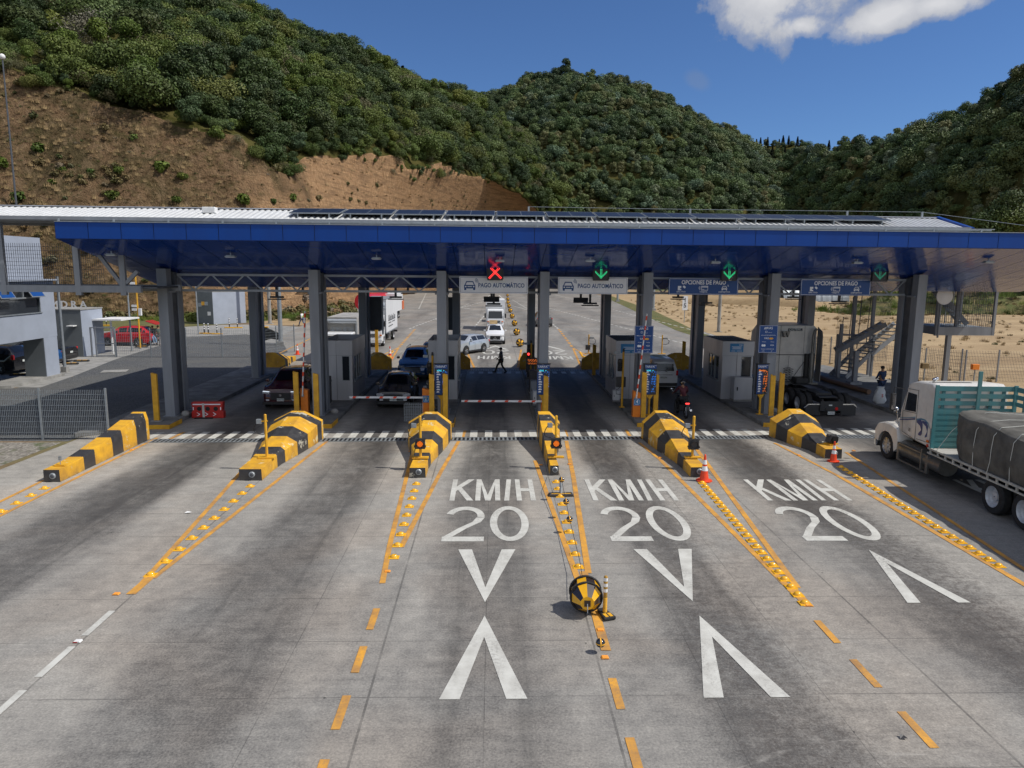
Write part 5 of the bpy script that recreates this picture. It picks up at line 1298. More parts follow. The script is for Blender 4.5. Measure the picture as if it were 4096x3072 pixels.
def springpost(x,y,label,h=1.05,rz=0,base='star',sc_=1.0,col='yellow_paint'):
    o=thing('spring_post',label,'delineator post',(x,y,.004),rz,None); o.scale=(sc_,)*3
    if base=='bar': MB().prism([(-.5,0),(.5,0),(.42,.10),(-.42,.10)],-.14,.14,'Y').build('base','black_paint',o,bevel=.02); MB().box(-.36,.36,-.105,-.03,.085,.108).build('base_panel','yellow_paint',o)
    else: 
        MB().prism([(-.18,-.32),(.18,-.32),(.10,.28),(-.10,.28)],0,.10,'Z').build('base','rubber',o,bevel=.03); MB().box(-.11,-.02,-.28,-.08,.10,.106).box(.02,.11,-.28,-.08,.10,.106).build('base_panel','yellow_paint',o)
    pr=[]; z=.1
    while z<.52: pr+=[(.052,z),(.06,z+.015),(.052,z+.03)]; z+=.03
    MB().lathe(pr,n=14).build('spring',col if base!='bar' else 'galv',o,smooth=30)
    if base!='bar':
        MB().lathe([(.05,.52),(.055,.55),(.055,h),(.03,h+.03)],n=14).build('tube','spring_ochre',o,smooth=40)
        for k in range(3): MB().lathe([(.057,h-.42+k*.155),(.057,h-.33+k*.155)],n=14,cap=False).build('reflective_band','reflect_white',o)
    return o
springpost(2.26,13.55,'ochre spring post with white bands standing right of the striped barrel',1.1,rz=R(18),sc_=.74)
springpost(2.10,21.35,'short spring post on a black and yellow bar beside the narrowest barrier',rz=R(4),base='bar',sc_=.82)
def barrel(x,y,label,sc_=1.0,rz=0,grp=None):
    o=thing('striped_barrel',label,'crash drum',(x,y,.0),rz,grp); o.scale=(sc_,)*3
    r=.40; n=10; zc=r+.05
    def ringp(rad,yy): return [(rad*math.cos(2*math.pi*(k+.5)/n),yy,zc+rad*math.sin(2*math.pi*(k+.5)/n)) for k in range(n)]
    for rr in ((r*.45,-.50,r*.97,-.17),(r*.97,-.11,r*.97,.22),(r*.97,.28,r*.5,.5)):
        mb=MB(); o_=0; a=ringp(rr[0],rr[1]); b=ringp(rr[2],rr[3])
        for k in range(n): mb.add([a[k],a[(k+1)%n],b[(k+1)%n],b[k]],[(0,1,2,3)],k%2)
        mb.add(a,[tuple(range(n))],0); mb.add(b,[tuple(range(n))],1); mb.build('drum_section',['yellow_bump','brown_gloss'],o)
    for yy in (-.14,.25):
        MB().rings([[Vector((math.cos(a)*(r+.03*math.cos(b)),yy+.035*math.sin(b),zc+math.sin(a)*(r+.03*math.cos(b)))) for b in [k*math.pi/4 for k in range(8)]] for a in [k*2*math.pi/28 for k in range(29)]],cap=False).build('rubber_ring','rubber',o,smooth=60)
    MB().box(-.08,.08,-.52,-.50,zc-.08,zc+.08).build('hub_plate','brown_gloss',o); MB().tube([(0,-.53,zc),(0,-.6,zc-.1),(0,-.62,zc-.2)],.012,5).build('chain','galv',o)
    return o
b0=barrel(1.90,13.75,'large yellow and dark striped barrel lying on the line nearest the camera',.78,R(-3))
for i,(x,y) in enumerate([(2.46,65.2),(2.54,77),(2.69,90),(2.77,104),(2.85,119),(2.98,134),(3.1,150),(3.41,167),(3.82,191)]):
    q=dup(b0,(x,y,0),R(0),'yellow and dark striped barrel in the long row between the far lanes','barrels between the far lanes'); q.scale=(.84,)*3
for x,y,lb in ((1.5,119,'white and red post left of the barrel row'),(4.2,134,'white and red post right of the barrel row')): pass
# small reflective studs on the lines
st=None
for x,y,lb in ((-7.9,14.6+0,'stud'),(2.08,12.95,'s'),(6.55,13.95,'s'),(-2.38,15.72,'s'),(2.02,11.95,'s'),(-13.6,27.0,'s'),(-3.1,26.8,'s'),(-1.5,26.9,'s'),(1.72,24.9,'s'),(2.75,25,'s'),(6.2,25.9,'s'),(11.55,26.3,'s'),(14.0,27,'s')):
    if st is None: st=thing('reflector_stud','small flat orange reflector stud on a painted line','reflector',(x,y,.006),0,'flat reflector studs on the lines'); MB().prism([(-.07,0),(.07,0),(.05,.022),(-.05,.022)],-.05,.05,'Y').build('body','stud_orange',st); 
    else: dup(st,(x,y,.006))
p=gp(311,2567); q=thing('reflector_stud','white and red reflector stud between the white lane dashes','reflector',(p.x,p.y,.006)); MB().prism([(-.07,0),(.07,0),(.05,.022),(-.05,.022)],-.05,.05,'Y').build('body','white_paint',q); MB().box(-.06,.02,-.056,-.051,.003,.02).build('lens','red_plastic',q)
p=gp(752,2052); o=thing('litter','scrap of white paper lying on the leftmost lane','litter',(p.x,p.y,.01)); MB().add([(-.09,-.03,0),(.06,-.05,.02),(.10,.03,.01),(-.04,.05,.03)],[(0,1,2),(0,2,3)]).build('paper','white_paint',o)
p=gp(3610,2952); o=thing('litter','dark scrap lying near the lower right yellow dashes','litter',(p.x,p.y,.01)); MB().add([(-.05,-.03,0),(.05,-.05,.02),(.04,.04,.01),(-.03,.05,.03)],[(0,1,2),(0,2,3)]).build('scrap','black_paint',o)
d=ray(840,848); t=32.3/(d.y-K*d.x); p=Vector((d.x*t,d.y*t,CH+d.z*t)); o=thing('roof_box','white metal box standing on the white roof left of the solar panels','box',p); MB().box(-.27,.27,-.18,.18,-.05,.20).build('housing','white_paint',o,bevel=.02); MB().box(-.27,-.23,-.2,.2,-.15,-.05).box(.23,.27,-.2,.2,-.15,-.05).build('foot','galv',o)

# ---- red water filled barrier
o=thing('water_barrier','red plastic water barrier with white chevrons by the leftmost column','barrier',(-13.05,33.1,.0),R(2))
MB().prism([(-.72,.0),(.72,.0),(.72,.30),(.66,.34),(.70,.62),(.70,.75),(-.70,.75),(-.70,.62),(-.66,.34),(-.72,.30)],-.16,.16,'Y').build('body','red_plastic',o,bevel=.03)
g=MB(); g.box(-.64,.60,-.166,-.162,.62,.67)
for xx in (-.42,-.06,.30): 
    g.add([(xx-.07,-.168,.27),(xx-.02,-.168,.27),(xx+.10,-.168,.19),(xx+.05,-.168,.19)],[(0,1,2,3)]); g.add([(xx-.07,-.1685,.11),(xx-.02,-.1685,.11),(xx+.10,-.1685,.19),(xx+.05,-.1685,.19)],[(0,1,2,3)])
for xx in (-.64,.58): g.box(xx,xx+.04,-.166,-.162,.38,.52)
g.build('reflective_tape','sign_white',o)
g=MB()
for xx in (-.36,.02,.38): g.lathe([(.10,-.168),(.10,-.162)],(xx,0,.44),'Y',14)
g.build('hole','black',o); MB().box(-.55,.25,-.3,-.17,.0,.05).build('foot','black',o); MB().box(-.22,-.12,-.185,-.168,.05,.70).build('strap','marking_white',o)
# ---- far side barriers (seen from behind, mostly in shade)
def fbar(cx,y,wl,wr,label,h=1.2,ln_=5.2):
    return cbar(cx,y,y+ln_,.25,wl,wr,.36,h,label,B3,flip=True)
fbar(-15.0,49.2,.9,.9,'far yellow barrier behind the maroon car at the left edge of the pavement')
fbar(-7.9,49.6,.95,.95,'far yellow barrier with a dark top beside the second booth')
fbar(-2.45,49.9,.9,.85,'far dark barrier beside the guard in the middle lane')
fbar(2.38,49.9,.7,.5,'far barrier on the narrow middle island hidden behind equipment')
fbar(7.15,50.0,.9,.95,'far yellow barrier with a wooden coloured top between the third and fourth lanes')
fbar(13.0,50.3,1.2,1.2,'far yellow barrier behind the white van')
p=gp(1530,1440,1.2)
def campole(px,py,z,h,label,boxon=True):
    p=gp(px,py,z); o=thing('camera_post',label,'post',(p.x,p.y,z),0,None)
    MB().cyl((0,0,0),(0,0,h),.05,n=10).box(-.3,.3,-.12,.12,0,.04).build('post','yellow_paint',o); MB().box(.05,.4,-.07,.07,h*.78,h*.78+.12).build('camera','galv',o)
    MB().tube([(.4,0,h*.8),(.55,0,h*.68),(.5,0,h*.55),(.3,0,h*.5),(.05,0,h*.52)],.02,6).build('cable','black',o)
    if boxon: MB().box(-.25,.12,-.1,.1,h*.2,h*.45).build('control_box','black_paint',o)
campole(2354,1414,.4,1.5,'yellow camera post with a black box, left of the booth with the blue notice')
campole(2647,1416,.4,1.5,'yellow camera post with a cable loop on the far barrier behind the van',False)
# ---- equipment on the narrow middle island and around the booths
def siglight(x,y,z0,h,label,lit,facing=-1):
    o=thing('traffic_light',label,'traffic light',(x,y,z0),0,None)
    MB().cyl((0,0,0),(0,0,h),.055,n=10).box(-.12,.12,-.12,.12,0,.04).build('post','yellow_paint',o); MB().cyl((0,0,h),(0,0,h+.16),.06,.05,n=10).build('post_cap','black_paint',o)
    MB().box(-.26,-.06,-.1,.1,h-.95,h-.35).build('signal_head','black',o,bevel=.02)
    for k in range(3): MB().lathe([(.075,-.1),(.085,-.2)],(-.16,0,h-.45-k*.2),'Y',12,cap=False).build('visor','black_paint',o)
    MB().lathe([(.07,-.102),(.07,-.112)],(-.16,0,h-.65 if lit else h-.45),'Y',14).build('lens','led_red' if lit else 'black_gloss',o)
    MB().box(-.30,.16,.02,.2,h-1.75,h-1.25).build('control_box','black_paint',o); MB().tube([(-.1,.05,h-1.75),(-.3,.05,h-1.9),(-.28,.05,h-2.1),(-.05,.05,h-2.12)],.015,6).build('cable','black',o)
    MB().box(-.45,-.2,-.05,.05,h+.0-.1,h+.02).build('floodlight','galv',o)
    return o
siglight(6.38,YY(6.4,34.8),.18,2.75,'yellow post with an unlit traffic light between booth and gate four',False)
siglight(-2.9,YY(-2.9,34.9),.18,2.55,'yellow post with a dark traffic light beside the second tariff board',False)
siglight(2.28,YY(2.3,42.6),.18,2.4,'yellow post with a lit red traffic light on the narrow middle island',True)
o=thing('message_panel','black panel with orange light text on the narrow middle island','display board',(2.25,YY(2.2,40.8),.18)); MB().box(-.35,.35,-.06,.06,1.3,1.72).build('panel','black',o); MB().cyl((0,0,0),(0,0,1.3),.05).build('post','black_paint',o)
g=MB(); [g.box(-.25+.045*i,-.225+.045*i,-.066,-.061,1.38+.05*k,1.405+.05*k) for i in range(12) for k in range(6) if (i*7+k*5)%3 and k!=2]; g.build('led_text','led_orange',o)
for (x,b,w,d_,h,mt_,nm,lb) in ((2.2,39.2,.4,.5,1.25,'black_paint','payment_machine','tall black payment machine on the narrow middle island'),(2.15,37.4,.34,.5,.95,'steel_grey','ticket_machine','grey ticket machine in front of the black payment machine'),(2.2,35.6,.36,.4,.7,'white_paint','equipment_box','small pale equipment box low on the middle island'),(2.35,44.6,.4,.4,2.1,'black','equipment_cabinet','tall black cabinet at the far end of the middle island'),(14.35-.1,36.6,.95,.5,1.25,'alu_panel','electrical_cabinet','white electrical cabinet in front of the booth by the tractor unit'),(-3.3,36.0,.3,.25,.9,'steel_grey','equipment_box','grey equipment box before the third booth'),(6.35,36.4,.35,.3,.6,'white_paint','equipment_box','white camera housing low in front of the fourth booth'),(-8.2,35.9,.4,.4,1.4,'black_paint','payment_machine','black payment machine behind the second column')):
    if nm=='electrical_cabinet': x=13.0; 
    o=thing(nm,lb,'cabinet',(x,YY(x,b),.18),0,None)
    MB().box(-w/2,w/2,-d_/2,d_/2,.08,h).build('housing',mt_,o,bevel=.015); MB().box(-w/2-.02,w/2+.02,-d_/2-.02,d_/2+.02,0,.08).build('plinth','concrete',o)
    MB().box(-w*.42,w*.42,-d_/2-.012,-d_/2-.002,.12,h-.06).build('door',mt_,o); MB().box(-w*.36,-w*.30,-d_/2-.03,-d_/2-.012,h*.45,h*.6).build('handle','black',o)
# white stone like footing blocks by the columns
for x,b,lb in ((-7.35,33.6,'white rounded stone against the foot of the second column'),(-13.95,33.2,'pale block at the foot of the leftmost column'),(13.5,33.4,'pale block at the foot of the column by the tractor unit')):
    o=MB().sph((0,0,.08),.18,12,sc=(1,.8,.8)).build('stone','concrete',None,smooth=60); o.location=(x,YY(x,b),.18); tag(o,lb,'stone')
# wire trolley behind barrier 3 and glass screen by gate 4
o=thing('wire_basket','small galvanised wire cage behind the barrier with the lit amber lamp, under arm two','cage',(-3.5,YY(-3.5,31.9),.18)); mb=MB(); 
for s in (0,.3): wire(mb,(-.4,-.2+s),(.4,-.2+s),0,.75,.1,.15,.006)
mb.build('mesh','galv',o)
o=thing('glass_screen','clear screen in a grey frame between the tariff board and the motorcycle','screen',(7.75,YY(7.8,33.6),.18)); MB().box(-.01,.01,-.0,1.6,.1,1.15).build('pane',['tinted'],o); MB().box(-.03,.03,-.04,0,0,1.2).box(-.03,.03,1.6,1.64,0,1.2).box(-.03,.03,-.04,1.64,1.17,1.21).build('frame','galv',o)
# ================= VEHICLES
def wheel(par,x,y,r,w,dual=False,rimm='rim_grey',spokes=5,deep=False):
    s=1 if x>0 else -1
    t=MB().lathe([(r*.62,-w/2),(r*.93,-w/2),(r,-w*.36),(r,w*.36),(r*.93,w/2),(r*.62,w/2)],axis='X',n=28,cap=False).build('wheel','rubber',par,smooth=40); t.location=(x,y,r)
    g=MB(); xo=s*w*.44
    g.lathe([(r*.64,xo),(r*.60,xo-s*.02),(r*.56,xo-s*.10)],axis='X',n=24,cap=False)
    if deep:
        g.lathe([(r*.56,xo-s*.10),(r*.5,xo-s*w*.55),(r*.26,xo-s*w*.6)],axis='X',n=24,cap=False); g.lathe([(r*.26,xo-s*w*.6),(r*.24,xo-s*w*.25),(.02,xo-s*w*.22)],axis='X',n=16,cap=False)
    else:
        g.lathe([(r*.2,xo-s*.03),(r*.16,xo+s*.0),(.01,xo+s*.0)],axis='X',n=14,cap=False)
        for k in range(spokes):
            a=2*math.pi*k/spokes
            g.bar((xo-s*.035,math.cos(a)*r*.12,math.sin(a)*r*.12),(xo-s*.025,math.cos(a)*r*.6,math.sin(a)*r*.6),.03,r*.2)
    g.build('rim',rimm,t,smooth=35)
    MB().lathe([(r*.6,xo-s*w*.7),(.01,xo-s*w*.7)],axis='X',n=18).build('brake_disc','black',t)
    return t
def car(label,x,y,rz,L_=4.4,W_=1.8,H_=1.5,paint='paint_black',kind='suv',plate=None,name='car',cat='car',glass='tinted',wr=.34,rails=False,group=None,badge=True,rim='rim_grey',drl=False):
    o=thing(name,label,cat,(x,y,0),rz,group); w=W_/2; f=L_/2; g0=.22 if kind!='sedan' else .17
    hz={'suv':.66,'sedan':.64,'hatch':.66,'van':.62,'pickup':.64}[kind]*H_
    hf=hz*.90
    if kind=='van': st=[(f,hf*.72,.72,hf*.7,.80,g0+.08),(f-.08,hf*.92,.80,hf*.9,.93,g0),(f-.45,hz*1.0,.80,hz*.95,.98,g0),(f-.85,hz*1.06,.78,hz*.98,1,g0),(f-1.55,H_*.97,.68,hz,1,g0),(0,H_,.70,hz,1,g0),(-f+.30,H_*.985,.70,hz,1,g0),(-f+.06,H_*.90,.70,hz,.97,g0),(-f+.0,hz*.98,.80,hz*.95,.95,g0+.05)]
    elif kind=='sedan': st=[(f,hf*.74,.66,hf*.7,.76,g0+.08),(f-.12,hf*.92,.78,hf*.88,.90,g0),(f-.6,hz*.98,.80,hz*.93,.98,g0),(f-1.15,hz*1.06,.78,hz*.97,1,g0),(f-1.95,H_*.965,.62,hz,1,g0),(f-2.6,H_,.62,hz*1.02,1,g0),(-f+1.35,H_*.96,.61,hz*1.03,1,g0),(-f+.62,hz*1.12,.72,hz*1.03,.97,g0),(-f+.1,hz*1.06,.74,hz*.98,.90,g0),(-f,hz*.85,.72,hz*.8,.85,g0+.1)]
    else: st=[(f,hf*.74,.70,hf*.7,.78,g0+.10),(f-.10,hf*.95,.80,hf*.9,.91,g0),(f-.5,hz*.985,.82,hz*.94,.98,g0),(f-1.12,hz*1.07,.80,hz*.98,1,g0),(f-1.85,H_*.965,.66,hz,1,g0),(f-2.6,H_,.66,hz*1.02,1,g0),(-f+.60,H_*.965,.65,hz*1.04,1,g0),(-f+.12,hz*1.12,.72,hz*1.02,.97,g0),(-f,hz*.84,.78,hz*.8,.92,g0+.12)]
    if kind=='pickup': st=[(f,hf*.74,.72,hf*.7,.80,g0+.14),(f-.10,hf*.96,.82,hf*.9,.93,g0+.05),(f-.6,hz*.99,.84,hz*.94,.99,g0),(f-1.25,hz*1.06,.82,hz*.98,1,g0),(f-1.95,H_*.965,.68,hz,1,g0),(f-2.6,H_,.68,hz,1,g0),(f-3.1,H_*.97,.67,hz,1,g0),(f-3.35,hz*1.03,.8,hz,1,g0),(-f+.05,hz*1.0,.86,hz*.97,1,g0),(-f,hz*.96,.86,hz*.9,.97,g0+.15)]
    def sec(s):
        yy,zt,wt,zb,wb,z0=s; wt*=w; wb*=w; m_=(z0+zb)/2
        zs=max(zt-.06,zb+.003)
        return [(-wb*.86,yy,z0),(-wb*.98,yy,z0+.10),(-wb,yy,m_),(-wb*.975,yy,zb),(-wt*1.03,yy,zs),(-wt*.86,yy,max(zt-.012,zs+.002)),(0,yy,max(zt,zs+.012)+.012),(wt*.86,yy,max(zt-.012,zs+.002)),(wt*1.03,yy,zs),(wb*.975,yy,zb),(wb,yy,m_),(wb*.98,yy,z0+.10),(wb*.86,yy,z0)]
    S=[[Vector(p) for p in sec(s)] for s in st]
    mb=MB(); mb.rings(S); mb.build('body',paint,o,smooth=32)
    def subq(mb,A,B,C,D,u0,u1,v0,v1,off=.007):
        n=(B-A).cross(D-A).normalized()
        c=(A+B+C+D)/4
        if n.dot(c-Vector((0,c.y if abs(n.y)<.5 else 0,H_*.5)))<0: n=-n
        def q(u,v): return A.lerp(B,u).lerp(D.lerp(C,u),v)+n*off
        mb.quad(q(u0,v0),q(u1,v0),q(u1,v1),q(u0,v1))
    cow=3; rf=4
    ends=[i for i in range(len(st))]
    # greenhouse index range
    rr={'van':(4,6,7),'sedan':(4,6,7),'suv':(4,6,7),'hatch':(4,6,7),'pickup':(4,6,7)}[kind]
    ws=MB(); subq(ws,S[cow][5],S[cow][6],S[rf][6],S[rf][5],.06,1,.08,.94,.012); subq(ws,S[cow][6],S[cow][7],S[rf][7],S[rf][6],0,.94,.08,.94,.012); ws.build('windscreen',glass,o)
    rw=MB(); a,b=rr[1],rr[2]; subq(rw,S[b][5],S[b][6],S[a][6],S[a][5],.12,1,.08,.9,.012); subq(rw,S[b][6],S[b][7],S[a][7],S[a][6],0,.88,.08,.9,.012)
    if kind=='van': rw=MB(); subq(rw,S[8][4],S[8][8],S[7][8],S[7][4],.08,.92,.10,.92,.03)
    rw.build('rear_window',glass,o)
    for sd,(lo,hi) in ((0,(3,4)),(1,(9,8))):
        sg=MB()
        for i in range(rf,a):
            subq(sg,S[i][lo],S[i+1][lo],S[i+1][hi],S[i][hi],.05,.95,.10,.88)
        A,B,C,D=S[cow][lo],S[rf][lo],S[rf][hi],S[cow][hi]; n=Vector(((-1 if sd==0 else 1)*.008,0,0)); 
        sg.add([A.lerp(B,.45)+n+Vector((0,0,.03)),B.lerp(A,.06)+n+Vector((0,0,.03)),C.lerp(D,.12)+n-Vector((0,0,.03))],[(0,1,2)])
        A,B,C,D=S[a][lo],S[b][lo],S[b][hi],S[a][hi]
        if kind in('suv','hatch','van'): sg.add([A.lerp(B,.08)+n+Vector((0,0,.04)),A.lerp(B,.6)+n+Vector((0,0,.04)),D.lerp(C,.15)+n-Vector((0,0,.05))],[(0,1,2)])
        sg.build('side_window',glass,o)
    # wheels and arches
    fy,ry=f-.88,-f+.95 if kind!='pickup' else -f+1.15
    for yy in (fy,ry):
        for sx in (-1,1):
            MB().lathe([(wr+.07,0),(wr+.07,.012),(.05,.012)],(sx*(w+.002) if sx>0 else -w-.014,yy,wr+.02),'X',26).build('wheel_arch','black',o)
            wheel(o,sx*(w-.06),yy,wr,.22,rimm=rim)
    MB().box(-w*.93,w*.93,f-.12,f+.02,g0+.03,g0+.16).build('front_bumper','plastic_black',o); MB().box(-w*.93,w*.93,-f-.02,-f+.14,g0+.06,g0+.24).build('rear_bumper','plastic_black',o)
    for sx in (-1,1): MB().box(sx*w-.012,sx*w+.012,ry+wr+.1,fy-wr-.1,g0-.02,g0+.10).build('side_sill','plastic_black',o)
    gr=MB().box(-w*.52,w*.52,f-.02,f+.025,g0+.26,hf*.80); gr.build('grille','plastic_black' if paint!='paint_blue' else 'chrome',o,bevel=.01)
    gb_=MB()
    for k in range(4): gb_.box(-w*.5,w*.5,f+.022,f+.034,g0+.30+k*.07,g0+.315+k*.07)
    gb_.build('grille_bar','chrome' if paint in('paint_blue','paint_navy') else 'plastic_black',o)
    if badge: MB().lathe([(.06,0),(.045,.0)],(0,f+.036,hf*.68),'Y',16,cap=False).box(-.035,.035,f+.03,f+.04,hf*.68-.03,hf*.68+.03).build('badge','chrome',o)
    for sx in (-1,1):
        MB().obox((sx*w*.74,f-.12,hf*.80),(w*.42,.22,.13),Matrix.Rotation(-sx*R(22),3,'Z')).build('headlight','headlamp',o,bevel=.03)
        if drl: MB().obox((sx*w*.74,f-.0,hf*.86),(w*.40,.03,.03),Matrix.Rotation(-sx*R(22),3,'Z')).build('daytime_lamp','lamp_lit',o)
        MB().obox((sx*w*.68,f-.01,g0+.25),(.16,.06,.08)).build('fog_lamp','headlamp',o)
        MB().obox((sx*w*.90,-f+.07,hz*.90),(.14,.16,.30 if kind in('van','suv') else .16)).build('tail_light','tail_red',o,bevel=.03)
        MB().obox((sx*(w+.10),f-1.42,hz*1.06),(.18,.10,.14)).build('mirror',paint if paint!='paint_blue' else 'plastic_black',o,bevel=.03)
        for yy in (f-2.0,f-2.85):
            MB().box(sx*w-.018,sx*w+.018,yy-.09,yy+.09,hz*.90,hz*.90+.025).build('door_handle',paint,o)
        if rails: MB().tube([(sx*w*.60,f-1.95,H_*.97),(sx*w*.60,f-2.05,H_+.05),(sx*w*.60,-f+.75,H_+.05),(sx*w*.60,-f+.62,H_*.97)],.018,6).build('roof_rail','plastic_black' if paint!='paint_maroon' else 'steel_dark',o)
    pm=MB().box(-.17,.17,f+.03,f+.045,g0+.20,g0+.33).box(-.17,.17,-f-.045,-f-.03,hz*.62,hz*.62+.13); pm.build('number_plate','plate_white',o)
    if plate:
        t_=MB(); t_.text(plate,(0,f+.05,g0+.265),(-1,0,0),(0,0,1),.10,0,bold=.006); t_.text(plate,(0,-f-.05,hz*.62+.065),(1,0,0),(0,0,1),.10,0,bold=.006); t_.build('plate_text','letters_dark',o)
    # wipers / seams
    sm=MB()
    for yy in (f-1.30,f-2.15,f-3.05):
        if yy>-f+.5:
            for sx in (-1,1): sm.box(sx*(w+.001)-.003,sx*(w+.001)+.003,yy-.006,yy+.006,g0+.14,hz*.93)
    sm.build('door_seam','black',o)
    return o
PI_=math.pi
car('maroon sport utility car with lit headlamps facing the camera in the leftmost lane',-10.33,37.35,PI_,4.5,1.86,1.74,'paint_maroon','suv','P8301RZ',rails=True,drl=True)
car('glossy black hatchback facing the camera behind the lowered arm numbered two',-4.88,37.3,PI_,4.1,1.72,1.50,'paint_black','hatch','P316BLC')
fb=car('blue and black sport utility car with roof rails queuing behind the black hatchback',-4.95,46.95,PI_,4.75,1.9,1.84,'paint_blue','suv','P0719H',rails=True,wr=.38)
MB().box(-.22,.22,1.35,1.55,1.28,1.33).build('bonnet_scoop','plastic_black',fb,bevel=.01)
car('grey blue car whose roof shows behind the booth and the blue sport utility car',-4.6,54.6,PI_,4.4,1.76,1.45,'paint_navy','sedan')
car('silver white crossover turning across the far pavement beside the third booth',-2.2,60.3,R(147),4.4,1.84,1.55,'paint_silver','hatch',rim='chrome',glass='glass_dark')
ws_=car('white car carrying a board on its roof, facing the camera in the far queue',.22,69.3,PI_,4.6,1.78,1.72,'paint_white','suv','O417BBB',glass='glass_dark')
rb=thing('roof_board','tilted brown and white board on the roof of the white car','board',(.05,69.0,1.80),0,None); MB().obox((0,0,.15),(.75,.5,.03),Matrix.Rotation(R(40),3,'X')).build('board','dry_straw',rb); MB().tube([(-.6,.2,0),(-.6,0,.08),(.6,0,.08),(.6,.2,0)],.02,6).build('rack','steel_dark',rb)
vn=car('white van seen from behind waiting beside the motorcycle',9.88,43.25,0,4.2,1.68,1.86,'paint_white','van','P791GNL',glass='tinted',name='van',cat='van',wr=.3)
MB().box(-.5,.5,-2.14,-2.11,.92,.95).build('tailgate_trim','chrome',vn); MB().tube([(0,-2.13,1.18),(.18,-2.15,1.10)],.012,6).build('wiper','black',vn)
car('dark grey pickup seen from behind driving away on the far pavement',6.2,91,R(3),5.2,1.95,1.8,'paint_grey','pickup',name='pickup',cat='pickup',glass='glass_dark')
# left car park
rc=car('red sport utility car with its tailgate open beside two standing people',-32.3,65.0,R(90),4.5,1.85,1.72,'paint_red','suv',glass='tinted')
MB().obox((0,-2.35,2.02),(1.3,1.0,.08),Matrix.Rotation(R(18),3,'X')).build('open_tailgate','paint_red',rc,bevel=.03)
car('black sport utility car parked under the grey building at the left edge',-32.7,47.7,R(84),4.7,1.9,1.80,'paint_black','suv')
car('blue car parked behind the black sport utility car under the building',-32.3,50.6,R(90),4.3,1.78,1.50,'paint_blue','hatch')
car('black pickup whose rear end shows right of the building leg',-33.0,53.0,R(90),5.0,1.85,1.7,'paint_black','pickup',name='pickup',cat='pickup')

# ---- foreground truck with stake headboard and tarpaulin load
tk=thing('flatbed_truck','white cabbed flatbed truck with teal stake headboard entering the right hand lane','truck',(15.72,23,0),R(-2.2))
W2=1.25
def half(prof): return prof
# sleeper cab body: side profile loft across width with rounded edges
def sideloft(mb,prof,xs,m=0):
    """prof: list of (y,z); xs: list of (x,inset) - lofts the profile across the width, shrinking toward its centre by inset"""
    cy=sum(p[0] for p in prof)/len(prof); cz=sum(p[1] for p in prof)/len(prof); rs=[]
    for x,ins in xs:
        r=[]
        for py,pz in prof:
            d=Vector((py-cy,pz-cz)); l=d.length; k=(l-ins)/l; r.append((x,cy+d.x*k,cz+d.y*k))
        rs.append(r)
    return mb.rings(rs,m)
cabp=[(0,1.06),(0,3.10),(.25,3.24),(1.2,3.18),(1.72,3.02),(1.80,2.86),(2.14,1.98),(2.16,1.30),(1.95,1.12),(1.0,1.08)]
mb=MB(); sideloft(mb,cabp,[(-1.18,.08),(-1.13,.02),(-1.05,0),(1.05,0),(1.13,.02),(1.18,.08)]); mb.build('cab','truck_white',tk,smooth=40)
hood=[(2.10,.95),(2.10,1.80),(2.6,1.72),(3.2,1.50),(3.55,1.28),(3.68,1.05),(3.70,.62),(3.3,.60)]
mb=MB(); sideloft(mb,hood,[(-.78,.12),(-.62,.02),(-.4,0),(.4,0),(.62,.02),(.78,.12)]); mb.build('hood','truck_white',tk,smooth=45)
